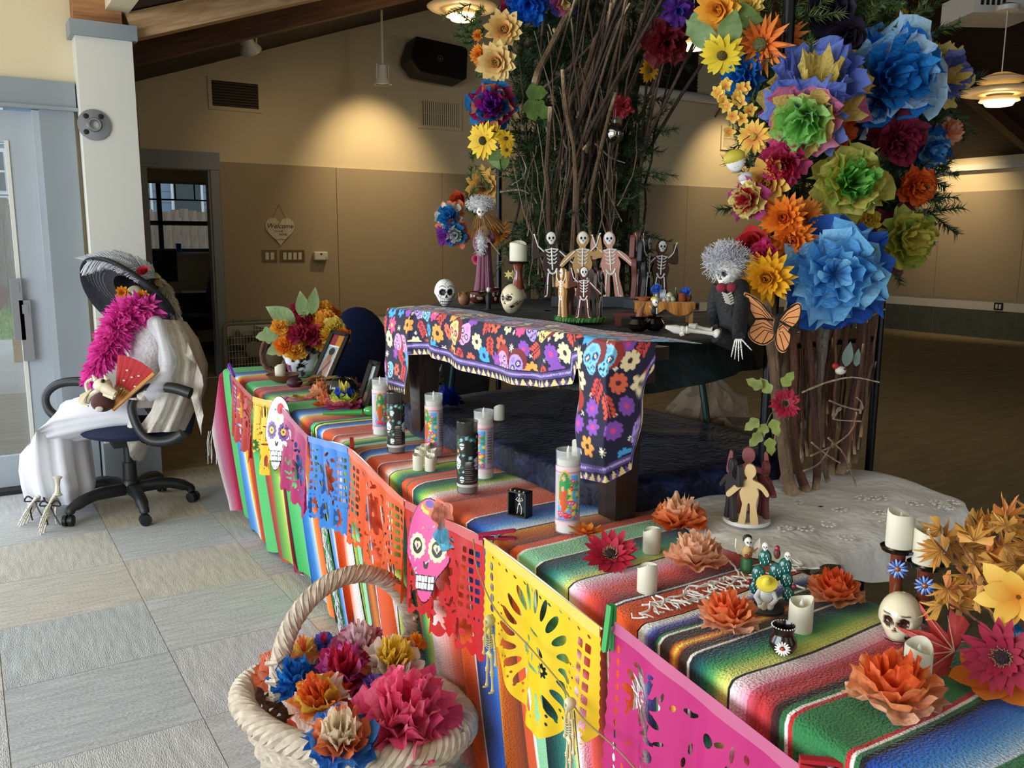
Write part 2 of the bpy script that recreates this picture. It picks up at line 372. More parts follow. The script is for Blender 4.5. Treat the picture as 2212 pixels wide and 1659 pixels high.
# doorway to the office in the back wall
d2 = struct(thing('door_2', 'open office doorway with grey casing', 'door')); del d2['category']
MB().box((1.88, BY-.012, 2.19), (.80, .05, .17)).build('head_casing', TRIM, d2, smooth=0)
for x in (1.54, 2.225): MB().box((x, BY-.012, 1.05), (.085, .05, 2.1)).build('side_casing', TRIM, d2, smooth=0)
for x in (1.587, 2.173): MB().box((x, BY+.06, 1.05), (.015, .12, 2.1)).build('jamb', TRIM, d2, smooth=0)
# reddish door at the far right corner
d3 = struct(thing('door_3', 'dark red wooden door in the far right corner', 'door')); del d3['category']
REDW = mat('red_door_wood', '#7a2f17', .45, wood=(4, (9, 9, .6), '#5c2010'))
MB().box((12.1, BY-.02, 1.03), (.86, .045, 2.06)).build('door_leaf', REDW, d3, smooth=0)
for x in (11.62, 12.58): MB().box((x, BY-.02, 1.06), (.09, .06, 2.12)).build('side_casing', TRIM, d3, smooth=0)
MB().box((12.1, BY-.02, 2.17), (1.05, .06, .1)).build('head_casing', TRIM, d3, smooth=0)
MB().box((RXW-.03, 8.95, 1.06), (.06, .12, 2.12)).build('corner_casing', TRIM, d3, smooth=0)
# ------------------------------------------------------------------ the office behind the doorway
OY = 12.4
mb = MB().box((.95, 10.8, 1.35), (.1, 3.2, 2.7)).box((4.6, 10.8, 1.35), (.1, 3.2, 2.7)).box((2.75, OY+.05, .62), (3.8, .1, 1.24)).box((2.75, OY+.05, 2.5), (3.8, .1, .6)).box((3.95, OY+.05, 1.7), (1.4, .1, 1.2)).box((1.15, OY+.05, 1.7), (.5, .1, 1.2))
struct(mb.build('wall_office', CREAM, smooth=0), 'cream office walls seen through the doorway')
struct(MB().box((2.75, 10.8, 2.75), (3.8, 3.3, .1)).build('ceiling_office', CREAM, smooth=0), 'office ceiling')
struct(MB().box((2.75, 10.8, -.05), (3.8, 3.3, .1)).build('floor_office', CARPH, smooth=0), 'office carpet floor')
w1 = struct(thing('window_1', 'office window with dark muntins', 'window')); del w1['category']
DKF = mat('dark_window_frame', '#22272b', .5)
for x0, x1, z0, z1 in ((1.4, 3.2, 1.24, 1.29), (1.4, 3.2, 1.60, 1.66), (1.4, 3.2, 2.15, 2.2), (1.4, 1.47, 1.24, 2.2), (3.13, 3.2, 1.24, 2.2), (2.27, 2.33, 1.24, 2.2), (1.4, 3.2, 1.93, 1.95), (1.84, 1.86, 1.66, 2.15), (2.5, 2.52, 1.93, 2.15), (2.75, 2.77, 1.93, 2.15), (2.05, 2.07, 1.93, 2.15)):
    MB().box(((x0+x1)/2, OY+.02, (z0+z1)/2), (x1-x0, .05, z1-z0)).build('muntin' if x1-x0 < .03 else 'sash', DKF, w1, smooth=0)
MB().box((2.3, OY+.05, 1.72), (1.75, .006, .95)).build('glass_pane', GLASS, w1, smooth=0)
MB().box((2.3, OY-.04, 1.225), (1.9, .12, .03)).build('sill', WHITEP, w1, smooth=0)
rs = thing('roller_shade', 'beige roller shade pulled down over the office window', 'shade', (2.3, OY-.06, 2.5))
MB().box((0, 0, -.13), (1.9, .006, .42)).build('shade_cloth', mat('shade_cloth', '#b9ac90', .9), rs, smooth=0)
MB().box((0, 0, -.34), (1.9, .016, .03)).build('hem_bar', mat('shade_cloth2', '#9d9278', .9), rs, smooth=0)
dk = thing('office_desk', 'dark office desk below the monitor', 'desk', (2.2, 11.75, 0))
DKW = mat('desk_wood', '#4a2a18', .4, wood=(4, (1, 8, 8), '#331a0e'))
MB().box((0, 0, .735), (1.5, .75, .03)).build('desk_top', DKW, dk, smooth=0)
for x in (-.7, .7): MB().box((x, 0, .36), (.04, .7, .72)).build('side_panel', DKW, dk, smooth=0)
MB().box((0, .33, .45), (1.36, .02, .5)).build('modesty_panel', DKW, dk, smooth=0)
mo = thing('computer_monitor', 'black computer monitor on the office desk', 'monitor', (2.02, 11.75, .75))
MB().box((0, 0, .33), (.66, .035, .40)).build('housing', BLACKP, mo, smooth=0)
MB().box((0, -.019, .33), (.63, .004, .37)).build('screen', mat('dark_screen', '#0b0d0f', .25), mo, smooth=0)
MB().box((0, .03, .08), (.06, .03, .16)).build('neck', BLACKP, mo, smooth=0)
MB().box((0, 0, .006), (.24, .18, .012)).build('foot', BLACKP, mo, smooth=0)
kb = MB().box((0, 0, .01), (.42, .14, .02)).build('keyboard', mat('tan_keys', '#b9a67c', .6, noise=(60, .3)), loc=(2.1, 11.45, .75), smooth=0); tag(kb, 'beige keyboard in front of the black monitor', 'keyboard')
cf = thing('certificate_frame', 'small black framed certificate on the office window sill', 'picture frame', (1.98, OY-.07, 1.24))
MB().box((0, 0, .09), (.24, .02, .18)).build('frame', BLACKP, cf, smooth=0); MB().box((0, -.011, .09), (.19, .003, .13)).build('print', mat('cream_print', '#cfc9a8', .7, noise=(60, .2)), cf, smooth=0)
cu = MB().lathe([(.032, 0), (.042, .12), (.038, .12), (.03, .01)], 16, cap=False).build('drinking_cup', mat('blue_cup', '#2a3f9a', .4), loc=(2.5, OY-.07, 1.24)); tag(cu, 'blue cup standing on the office window sill', 'cup')
NAVYF = mat('navy_chair_fabric', '#131c3d', .9, noise=(90, .15))
oc = thing('office_chair', 'navy office chair inside the far office', 'chair', (2.38, 11.05, 0))
mb = MB(); mb.M = T3(0, 0, .47); mb.sph((0, 0, 0), (.25, .25, .045), 18, 8); mb.build('seat', NAVYF, oc)
mb = MB(); mb.M = T3(0.23, .0, .78) @ RY(.1); mb.sph((0, 0, 0), (.05, .22, .27), 16, 10); mb.build('backrest', NAVYF, oc)
MB().tube([(0, 0, .08), (0, 0, .45)], .025, 10).build('gas_lift', BLACKP, oc); MB().tube([(.1, 0, .45), (.25, 0, .5), (.27, 0, .7)], .02, 8).build('back_bar', BLACKP, oc)
for k in range(5):
    a = TAU*k/5+.3; MB().tube([(0, 0, .1), (.28*cos(a), .28*sin(a), .07)], [.03, .018], 8).build('base_leg', BLACKP, oc); MB().sph((.28*cos(a), .28*sin(a), .03), .03, 10, 8).build('caster', BLACKP, oc)
# ------------------------------------------------------------------ outside the entry door and office window
CONC = mat('patio_concrete', '#a9aba9', .9, noise=(2, .08), bump=(80, .3)); GRASS = mat('lawn_soil', '#6f8f45', .95, noise=(3, .3))
struct(MB().box((-2.5, 9.9, -.06), (6.6, 8.5, .1)).build('patio', CONC, smooth=0), 'pale concrete patio outside')
struct(MB().box((-1, 27.15, -.06), (30, 26, .08)).build('lawn', GRASS, smooth=0), 'green lawn beyond the patio')
mb = MB()
for k in range(2600):
    x = rnd.uniform(-.6, 2.0); y = rnd.uniform(14.2, 20); h = rnd.uniform(.04, .12); a = rnd.uniform(0, TAU); c = mixc(hexc('#5f8a3a'), hexc('#a3b862'), rnd.random())
    mb.add([(x-.012*cos(a), y-.012*sin(a), -.02), (x+.012*cos(a), y+.012*sin(a), -.02), (x+rnd.uniform(-.04, .04), y, h)], [(0, 1, 2)], [c]*3)
tag(mb.build('grass_blades', LEAF, smooth=0), 'short green grass blades of the lawn', 'grass', kind='stuff')
FENCE = mat('weathered_fence', '#8a7a6c', .9, wood=(4, (8, 8, .6), '#66584d'))
def fence(x0, x1, y, h, label):
    f = thing('plank_fence', label, 'fence', (x0, y, -.02)); n = int((x1-x0)/.15)
    b = MB().box((0, 0, h/2), (.142, .025, h)).build('fence_plank', FENCE, f, smooth=0)
    for k in range(n):
        o = b if k == 0 else b.copy()
        if k: COL.objects.link(o)
        o.location = (.075+k*.15, rnd.uniform(-.006, .006), 0); o.scale = (1, 1, rnd.uniform(.98, 1.02))
    for z in (.4, h-.4): MB().box(((x1-x0)/2, .04, z), (x1-x0, .04, .09)).build('fence_rail', FENCE, f, smooth=0)
fence(-.6, 2.6, 20.2, 2.25, 'weathered plank fence behind the lawn outside the entry door')
fence(2.2, 6.0, 16.5, 1.95, 'grey plank fence outside the office window')
HB = mat('blue_siding', '#7f93ad', .7, noise=(3, .05)); HW = mat('house_trim', '#eef3fa', .5); HG = mat('house_window', '#3c4c55', .2)
def house(x, y, w, h, label):
    t = thing('neighbour_house', label, 'house', (x, y, -.02)); MB().box((w/2, .5, h/2), (w, 1, h)).build('siding_wall', HB, t, smooth=0)
    n = int(h/.25)
    for k in range(0, n): MB().box((w/2, -.012, .12+k*.25), (w, .02, .235)).build('siding_board', HB, t, smooth=0)
    return t
ht = house(-1.4, 25, 3.4, 7.0, 'blue sided neighbour house with white framed windows')
for z0 in (2.55, 3.75):
    f = MB().box((2.1, -.04, z0+.5), (.95, .06, 1.1)).build('window_frame', HW, ht, smooth=0); MB().box((2.1, -.08, z0+.5), (.78, .02, .92)).build('window_pane', HG, f, smooth=0); MB().box((2.1, -.095, z0+.5), (.78, .02, .05)).build('window_bar', HW, f, smooth=0)
MB().box((1.7, -.05, 2.35), (3.4, .08, .22)).build('band_board', HW, ht, smooth=0)
h2 = house(2.4, 21, 5, 5.5, 'blue house roof line outside the office window')
for k in range(4): MB().box((1+k*1.1, -.05, 2.3), (.7, .06, .9)).build('window_frame', HW, h2, smooth=0)
for k in range(4): MB().box((1+k*1.1, -.09, 2.3), (.58, .03, .78)).build('window_pane', HG, h2, smooth=0)
# brown cut-out silhouettes strung on a pole outside
rp = thing('garden_totem', 'brown cut-out discs on a dark garden pole outside the door', 'garden ornament', (.17, 9.6, 0))
MB().tube([(0, 0, -.02), (0, 0, 2.3)], .018, 8).build('pole', BLACKP, rp)
BRN = mat('rusty_brown', '#8a5c3c', .7, noise=(8, .15))
for z, r in ((2.1, .09), (1.95, .15), (1.72, .11), (1.5, .16), (1.3, .12), (1.08, .13), (.86, .19)):
    mb = MB(); mb.M = T3(0, -.02, z) @ RX(PI/2); mb.prism([(r*(1+.12*sin(3*a*TAU/24))*cos(a*TAU/24), r*.85*sin(a*TAU/24)) for a in range(24)], .015); mb.build('cutout_disc', BRN, rp, smooth=0)
br = thing('garden_broom', 'wooden broom leaning outside the entry door', 'broom', (.55, 11.5, -.01)); MB().tube([(.05, 0, .3), (.25, .6, 2.0)], .018, 8).build('handle', TIMB, br); MB().box((.03, 0, .15), (.3, .06, .3)).build('bristles', mat('straw', '#b8924f', .9, noise=(90, .3)), br, smooth=0)
mb = MB('#7a3d22')
for a in range(7): an = a*.9; mb.add([(0, 0, .01), (.05*cos(an-.25), .05*sin(an-.25), .03), (.11*cos(an), .11*sin(an), .02), (.05*cos(an+.25), .05*sin(an+.25), .035)], [(0, 1, 2, 3)])
tag(mb.build('fallen_leaf', LEAF, loc=(.12, 6.35, -.01)), 'brown dry leaf lying on the patio', 'leaf')
# ------------------------------------------------------------------ things on the walls of the hall
def vent(px0, py0, px1, py1, label, vert=False):
    a, b = PY(px0, py0, BY), PY(px1, py1, BY); x0, x1, z1, z0 = a.x, b.x, a.z, b.z
    v = thing('wall_vent', label, 'vent', (x0, BY, z0)); W, Hh = x1-x0, z1-z0
    DG = mat('vent_dark', '#1d1a16', .8)
    MB().box((W/2, -.004, Hh/2), (W, .008, Hh)).build('backing', DG, v, smooth=0)
    f = .035; mb = MB()
    for c, s in (((W/2, -.012, -f/2), (W+2*f, .024, f)), ((W/2, -.012, Hh+f/2), (W+2*f, .024, f)), ((-f/2, -.012, Hh/2), (f, .024, Hh)), ((W+f/2, -.012, Hh/2), (f, .024, Hh))): mb.box(c, s)
    mb.build('frame', CREAM, v, smooth=0)
    n = int((W if vert else Hh)/.026); R = Matrix.Rotation(.6, 3, 'Z' if vert else 'X')
    sm = (MB().box((0, 0, 0), (.005, .018, Hh), R) if vert else MB().box((0, 0, 0), (W, .018, .005), R)).build('slat', CREAM if vert else mat('vent_slat', '#6d6149', .7), v, smooth=0)
    for k in range(n):
        o = sm if k == 0 else sm.copy()
        if k: COL.objects.link(o)
        u = (k+.5)/n; o.location = (W*u, -.014, Hh/2) if vert else (W/2, -.014, Hh*u)
    if vert: MB().box((W/2, -.022, Hh*.5), (W, .004, .006)).build('cross_bar', CREAM, v, smooth=0)
vent(455, 173, 558, 237, 'wide louvred vent above the office doorway')
vent(908, 217, 990, 277, 'grilled vent below the black loudspeaker', True)
vent(1561, 277, 1604, 322, 'grilled vent left of the flowered trunk', True)
# louvred opening with shelf bracket high on the back wall
lv = thing('louvre_panel', 'large dark louvred panel high on the back wall', 'vent', (7.6, BY, 3.46))
MB().box((.6, -.006, .29), (1.2, .012, .58)).build('backing', mat('vent_dark'), lv, smooth=0)
sm = MB().box((0, 0, 0), (1.2, .03, .006), Matrix.Rotation(.5, 3, 'X')).build('slat', mat('louvre_slat', '#2b2017', .6), lv, smooth=0)
for k in range(14):
    o = sm if k == 0 else sm.copy()
    if k: COL.objects.link(o)
    o.location = (.6, -.02, .02+k*.042)
for x in (.3, .62, .9): MB().box((x, -.035, .29), (.02, .02, .58)).build('post', mat('louvre_slat'), lv, smooth=0)
sc = thing('projection_screen_case', 'long white screen case on brackets under the dark louvres', 'screen', (8.4, BY-.16, 3.36))
mb = MB(); mb.M = RY(PI/2) @ T3(0, 0, -1.0); mb.lathe([(.055, 0), (.06, .01), (.06, 1.99), (.055, 2.0)], 16); mb.build('case', WHITEM, sc)
for x in (-.8, .75): MB().tube([(x, .13, -.2), (x, .0, -.05)], .012, 6).tube([(x, .13, .05), (x, 0, 0)], .012, 6).build('bracket', DARKT, sc)
# loudspeaker
sp = thing('loudspeaker', 'black loudspeaker tilted on the cream gable wall', 'speaker', (4.60, BY-.24, 3.36))
mb = MB(); mb.M = RY(math.radians(3)) @ RX(-.12); out = [(-.35, .0), (-.28, .19), (.32, .18), (.35, .15), (.33, -.16), (.29, -.19), (-.24, -.18), (-.35, -.06)]
mb.M = mb.M @ RX(PI/2) @ T3(0, 0, -.12); mb.prism(out, .26); sb = mb.build('cabinet', BLACKP, sp, smooth=30)
mb = MB('#0e0e0f'); mb.M = RY(math.radians(3)) @ RX(-.12) @ RX(PI/2) @ T3(0, 0, .141); mb.prism([(x*.93, y*.9) for x, y in out], .006); mb.build('grille', mat('speaker_grille', '#0d0d0e', .6, bump=(900, .8)), sp, smooth=0)
mb = MB(); mb.M = RY(math.radians(3)) @ RX(-.12) @ RX(PI/2) @ T3(0, 0, .148); mb.lathe([(.034, 0), (.034, .003), (.027, .003), (.027, 0)], 20, cap=False).tube([(.005, -.015, .001), (-.006, 0, .001), (.005, .016, .001)], .004, 5); mb.build('badge', mat('badge_grey', '#77776f', .4, metal=.5), sb)
MB().tube([(.1, .1, .2), (.1, .22, .26)], .02, 8).build('wall_bracket', GREYM, sp)
# spot heads
def spot_head(name, loc, aim, label, lit, top):
    t = thing(name, label, 'spotlight', loc); d = (Vector(aim)-Vector(loc)).normalized(); M = face_to(d)
    mb = MB(); mb.M = M; mb.lathe([(.035, -.14), (.045, -.13), (.05, -.02), (.085, .03), (.088, .045), (.075, .045), (.05, 0)], 20, cap=False); hd = mb.build('lamp_head', WHITEM, t)
    mb = MB(); mb.M = M; mb.lathe([(.074, .036), (.001, .040)], 20, cap=False); mb.build('lens', mat('lit_lens', '#ffdf9a', .3, emit=14) if lit else mat('dull_lens', '#8f8c80', .2), hd)
    MB().tube([(-.06, 0, .0), (-.06, 0, .14), (.06, 0, .14), (.06, 0, 0)], .008, 6).build('yoke', WHITEM, t); MB().tube([(0, 0, .14), (0, 0, top)], .012, 8).build('stem', WHITEM, t)
    return t
q1 = Vector((2.09, 7.22, 2.945))
spot_head('track_spotlight', q1, (2.9, 8.1, 1.6), 'lit white track spotlight under the brown rafters', True, .13)
spot_head('track_spotlight', (3.55, 7.9, 2.93), (3.6, 7.9, 1), 'unlit white spotlight hanging left of the black loudspeaker', False, .63)
light('spot_track_glow', 'SPOT', q1+Vector((.05, .06, -.07)), 22, WARM, .05, aim=(3.6, 9.1, 1.5), spot=95, blend=.9)
for x, z, e in ((3.95, 3.3, 115), (6.3, 3.9, 30), (9.4, 3.6, 125), (11.2, 3.0, 22)):
    light('spot_wall_wash', 'SPOT', (x-.1, BY-1.0, z), e, WARM, .06, aim=(x, BY, 1.95), spot=74, blend=.95)
for y, e in ((7.6, 120), (5.6, 30)): light('spot_side_wash', 'SPOT', (RXW-1.0, y, 3.0), e, WARM, .06, aim=(RXW, y, 1.8), spot=85, blend=.95)
light('spot_trunk', 'SPOT', (3.4, .2, 2.9), 26, (1, .84, .62), .04, aim=(1.90, 1.16, .79), spot=13, blend=.5)
# pendant lamps
def pendant(loc, label, top, power):
    t = thing('pendant_lamp', label, 'lamp', loc); SH = mat('pendant_shade', '#f4e3bd', .4, transl=.3)
    for nm, pr in (('canopy_disc', [(.06, 0), (.15, .03), (.16, .05), (.05, .09)]), ('main_shade', [(.09, -.055), (.25, -.05), (.27, -.035), (.25, -.02), (.05, .0)]), ('lower_ring', [(.13, -.10), (.12, -.075), (.11, -.075), (.12, -.1)])):
        MB().lathe(pr, 28, cap=False).build(nm, SH, t)
    MB().lathe([(.085, -.13), (.1, -.11), (.09, -.075), (.001, -.135)], 20, cap=False).build('glowing_bowl', mat('lit_bowl', '#ffe2a8', .4, emit=6), t)
    MB().tube([(0, 0, .05), (0, 0, top)], .004, 6).build('cord', WHITEM, t); MB().lathe([(.07, top-.05), (.075, top-.02), (.03, top)], 16).build('ceiling_cup', WHITEM, t)
    light('lamp_pendant_bulb', 'POINT', Vector(loc)+Vector((0, 0, -.19)), power, WARM, .07)
pendant((6.23, 3.45, 2.50), 'warm tiered pendant lamp at the right over the dark hall', .55, 7)
pendant((5.2, 5.44, 3.10), 'warm pendant lamp half hidden behind the orange flowers', .9, 9)
pendant((3.37, 6.02, 3.2), 'warm pendant lamp at the top edge near the pine garland', .35, 9)
cb = thing('ceiling_projector', 'white boxy projector hanging from the dark ceiling', 'projector', (6.55, 3.75, 3.12))
mb = MB(); mb.M = RZ(-.5); mb.box((0, 0, 0), (.52, .42, .16)); mb.build('housing', WHITEM, cb, smooth=0)
for k in range(5): mb = MB(); mb.M = RZ(-.5); mb.box((-.2+k*.04, -.213, .02), (.02, .006, .1)); mb.build('vent_slot', BLACKP, cb, smooth=0)
MB().tube([(0, 0, .08), (0, 0, 1.45)], .025, 10).build('mount_pole', BLACKP, cb)
# switches, thermostat, welcome heart, fan, outlets
def switches(px, py, n, label):
    q = PY(px, py, BY-.022); t = thing('light_switch', label, 'switch', (q.x, BY-.022, q.z)); W = .05+.055*n
    MB().box((0, -.004, 0), (W, .008, .125)).build('cover_plate', BRASS, t, smooth=0)
    for k in range(n): MB().box((-W/2+.0525+.055*k, -.010, 0), (.036, .008, .075), Matrix.Rotation(.1, 3, 'X')).build('rocker', WHITEM, t, smooth=0)
switches(582, 553, 2, 'double switch plate below the welcome heart'); switches(631, 553, 4, 'four-gang switch plate beside the thermostat')
q = PY(690, 553, BY-.02); th = thing('thermostat_cover', 'cream thermostat box beside the four-gang switch', 'thermostat', (q.x, BY-.022, q.z))
mb = MB().box((0, -.03, 0), (.155, .06, .095)); bx = mb.build('cover', WHITEM, th, smooth=0); bv = bx.modifiers.new('bevel', 'BEVEL'); bv.width = .015; bv.segments = 3
MB().box((0, -.0605, .022), (.022, .004, .016)).build('window', BLACKP, th, smooth=0); MB().box((.055, -.061, -.02), (.02, .003, .03)).build('button', mat('button_cream', '#c6c1ae', .4), th, smooth=0)
q = PY(604, 500, BY-.022); hs = thing('welcome_heart_sign', 'white wooden heart sign reading Welcome hung on a string', 'sign', (q.x, BY-.03, q.z))
def heart(s): return [(s*.0625*16*sin(a)**3, s*.0625*(13*cos(a)-5*cos(2*a)-2*cos(3*a)-cos(4*a))+s*.1) for a in [TAU*k/48 for k in range(48)]]
WOODW = mat('white_washed_wood', '#d9d2bd', .8, wood=(5, (14, 1, 2), '#c2b99f'))
mb = MB(); mb.M = RX(PI/2); mb.prism([(x, y*1.06) for x, y in heart(.155)], .012); mb.build('heart_board', WOODW, hs, smooth=0)
INK = mat('black_ink', '#1c1a17', .7)
FM = lambda x, z, y: T3(x, y, z) @ RX(PI/2)
text_mesh('lettering_welcome', 'Welcome', .072, INK, hs, FM(0, .055, -.0135), shear=.25)
text_mesh('lettering_line', 'TO OUR', .026, INK, hs, FM(-.02, .002, -.0135)); text_mesh('lettering_line', 'HOME', .028, INK, hs, FM(.03, -.032, -.0135)); text_mesh('lettering_line', 'family & friends', .018, INK, hs, FM(0, -.085, -.0135), shear=.2)
MB().tube([(-.07, .004, .13), (-.004, .008, .275), (.004, .008, .275), (.07, .004, .13)], .003, 5).build('hanging_string', mat('jute', '#8a7350', .9), hs)
MB().tube([(0, -.004, .275), (0, .008, .275)], .005, 6).build('nail', GREYM, hs)
q = P(535, 800, 0); fn = thing('box_fan', 'grey box fan standing by the office doorway', 'fan', (2.5, BY-.12, 0))
FANP = mat('fan_plastic', '#8e8a7e', .5)
mb = MB(); W, Hh = .56, .56
rr = []
for cx, cz, a0 in ((W/2-.06, Hh-.06, 0), (-W/2+.06, Hh-.06, PI/2), (-W/2+.06, .08, PI), (W/2-.06, .08, 1.5*PI)):
    rr += [(cx+.06*cos(a0+k*PI/8), cz+.06*sin(a0+k*PI/8)) for k in range(5)]
mb.tube([(x, 0, z) for x, z in rr], .02, 8, closed=True); mb.build('rim', FANP, fn)
for k in range(17): MB().tube([(-W/2+.03+k*(W-.06)/16, -.035, .03), (-W/2+.03+k*(W-.06)/16, -.035, Hh-.02)], .0022, 4).build('grille_wire', WHITEM, fn)
for k in range(7): MB().tube([(-W/2+.02, -.036, .07+k*.07), (W/2-.02, -.036, .07+k*.07)], .0022, 4).build('grille_wire', WHITEM, fn)
mb = MB(); mb.M = T3(0, -.04, .29) @ RX(PI/2); mb.lathe([(.085, 0), (.085, .006), (.05, .009), (.001, .009)], 20); mb.build('hub_cover', FANP, fn)
for k in range(5):
    a = TAU*k/5; mb = MB(); mb.M = T3(0, 0, .29) @ RY(a) @ RX(.0); mb.add([(.04, .02, -.03), (.24, .03, -.09), (.24, -.03, .07), (.04, -.02, .03)], [(0, 1, 2, 3)]); mb.build('blade', mat('fan_blade', '#6f6a5e', .5), fn, solid=.003)
MB().tube(bez([(-.08, 0, Hh), (-.07, 0, Hh+.03), (.07, 0, Hh+.03), (.08, 0, Hh)], 5), .012, 8).build('handle', FANP, fn); MB().lathe([(.02, Hh+.02), (.022, Hh+.04), (.015, Hh+.05)], 12, c=(-.17, 0, 0)).build('speed_knob', FANP, fn)
for x in (-.2, .2): MB().box((x, 0, .03), (.06, .2, .06)).build('foot', FANP, fn, smooth=0)
def outlet(loc, ax, n, label):
    t = thing('wall_outlet', label, 'outlet', loc); W = .05*n+.03
    MB().box((0, 0, 0), (W, .012, .11) if ax == 'x' else (.012, W, .11)).build('cover_plate', BLACKP if n == 2 else GREYM, t, smooth=0)
    for k in range(n): u = -W/2+.04+.05*k; MB().box((u, -.007, 0) if ax == 'x' else (-.007, u, 0), (.033, .006, .066) if ax == 'x' else (.006, .033, .066)).build('socket', WHITEM if n == 2 else BLACKP, t, smooth=0)
q = PX(2157, 662, RXW-.02); outlet((RXW-.022, q.y, q.z), 'y', 2, 'black double outlet on the cream rail of the right wall')
q = PY(1500, 662, BY-.02); outlet((q.x, BY-.022, q.z), 'x', 3, 'row of grey outlets on the rail behind the small offering table')
# ================================================================== TABLES AND CLOTHS
T = .785                                   # level of the striped cloth
def ex(y): return .87+.044*y               # front edge of the table row
def bxk(y): return ex(y)+.43
LAM = mat('table_laminate', '#b9ae98', .5, noise=(20, .05)); LEGM = mat('table_leg_steel', '#5d5f61', .4, metal=.6)
for y0, y1, lab in ((2.46, 4.30, 'narrow folding table under the green striped blanket'), (.42, 2.44, 'narrow folding table under the orange striped blanket')):
    t = thing('folding_table', lab, 'table', (ex((y0+y1)/2)+.215, (y0+y1)/2, 0), -.044); L = y1-y0
    MB().box((0, 0, .757), (.41, L, .03)).build('table_top', LAM, t, smooth=0)
    for sy in (-1, 1):
        for sx in (-1, 1): MB().tube([(sx*.15, sy*(L/2-.2), 0), (sx*.15, sy*(L/2-.2), .742)], .013, 8).build('leg', LEGM, t)
def multi(w, cols): return [(w/(len(cols)-1), a, b) for a, b in zip(cols[:-1], cols[1:])]
BLU = ['#0a1c58', '#1350bd', '#3f93dc', '#e9f2f8']; FIR = ['#f2cf3a', '#ee8422', '#d5331a', '#55120e']; LIM = ['#0d3836', '#1c7350', '#86bf48', '#e6e66a']
PNK = ['#f4ecee', '#ee82b0', '#cf2058', '#560c1c']; ORG, GRN, MIN, BRO, DGR = '#de500f', '#52c06c', '#8fd0a2', '#3b2a1c', '#2c7a44'
def flat(w, c): return [(w, c, c)]
WL = flat(.006, '#f2ece4'); NL = flat(.004, '#1b1b52'); KL = flat(.005, '#15110e'); RL = flat(.008, '#c3272b')
def rev(c): return c[::-1]
S_FAR = (flat(.14, GRN)+KL+multi(.15, BLU)+multi(.17, FIR)+KL+flat(.16, GRN)+WL+multi(.15, ['#5a120f', '#c52f1d', '#7a1a14', '#d64a22', '#4d100d'])+KL+multi(.14, LIM)+KL+multi(.11, PNK)+KL+flat(.15, GRN)+KL+multi(.13, BLU)+multi(.12, FIR)+KL+flat(.10, GRN)+multi(.08, LIM)+flat(.2, '#f2f0ea'))
S_MID = (flat(.02, '#e6e66a')+multi(.07, BLU)+flat(.10, ORG)+WL+NL+multi(.08, ['#5a1a12', '#c5391d', '#e9723a', '#f5d9d2', '#f3eef0'])+KL+multi(.06, rev(LIM))+flat(.04, MIN)+KL+multi(.05, ['#7a3512', '#d8781f', '#8a3a14', '#e08c2a'])+multi(.07, BLU)+NL+flat(.08, ORG)+WL+multi(.09, ['#5a1a12', '#b83a1b', '#e2713b', '#f2c9c0', '#f4eef0'])+KL+multi(.08, rev(LIM))+flat(.03, ORG)+flat(.008, '#2f6d3a')+flat(.035, ORG)+WL+NL+multi(.08, LIM)+multi(.09, ['#f4eef0', '#f0b9b0', '#d4562a', '#7a2512'])+flat(.13, ORG)+WL+NL+multi(.12, BLU)+KL+multi(.07, ['#e39a2c', '#cf6a1c', '#a3470f', '#5c200b'])+flat(.03, ORG)+WL+flat(.065, MIN)+WL+KL+multi(.11, ['#10181f', '#12484e', '#2b8a77', '#8fd0a2', '#e8dd66'])+KL+multi(.12, ['#f7edf0', '#f09ab8', '#de4a34', '#b02019', '#4a0d10'])+WL+NL+flat(.075, ORG)+WL+NL+multi(.08, BLU)+RL+flat(.4, '#f1eeea'))
S_NEAR = (flat(.016, '#f1eeea')+multi(.03, ['#c9cdea', '#5a5ab0', '#272766', '#15153a'])+flat(.005, '#2f7d45')+WL+flat(.022, BRO)+multi(.024, ['#5a1410', '#e2762a', '#f7d84c', '#e2762a', '#5a1410'])+flat(.018, BRO)+WL+multi(.085, ['#101418', '#124a56', '#1f7a5a', '#5aa958', '#c9d86a', '#eae27c'])+KL+multi(.035, ['#f3e6ea', '#eec3cf', '#e88aa4'])+multi(.045, ['#d65a70', '#b3202a', '#c7323a', '#8a1518'])+multi(.014, ['#4a0d10', '#120c0c'])+flat(.008, '#2c6a3c')+WL+RL+flat(.085, DGR)+RL+WL+flat(.006, '#2c6a3c')+flat(.010, '#101014')+multi(.09, ['#0b2a86', '#1663cf', '#2f86de', '#7db4e6', '#cfdcf0'])+flat(.09, DGR)+multi(.05, ['#e8e07a', '#eec24a', '#e8862e', '#d9471e'])+flat(.06, DGR)+multi(.1, BLU)+flat(.3, DGR))
def stripe(spec, d):
    """colour at distance d (array) along the blanket; the shading of each band runs in yarn steps"""
    ws = np.cumsum([0]+[s[0] for s in spec]); A = np.array([hexc(s[1]) for s in spec]); B = np.array([hexc(s[2]) for s in spec])
    i = np.clip(np.searchsorted(ws, d, side='right')-1, 0, len(spec)-1); f = np.clip((d-ws[i])/np.maximum(ws[i+1]-ws[i], 1e-6), 0, .999)
    f = (np.floor(f*4)+.5)/4*.6+f*.4; g = 1+.10*np.sin(d*TAU/.0075)*(np.abs(A[i]-B[i]).sum(1) > .02)
    return np.clip((A[i]*(1-f[:, None])+B[i]*f[:, None])*g[:, None], 0, 1)
def pleat(y): return .55*np.sin(y*37+1.5*np.sin(y*5.1))+.3*np.sin(y*61+2+np.sin(y*9))+.25*np.sin(y*17+.7)
def front_x(y, z):
    k = np.clip((T-z)/T, 0, 1); A = .062*k**.8
    return ex(y)-.006-A*(.5+.5*pleat(y))+.105*k**1.3
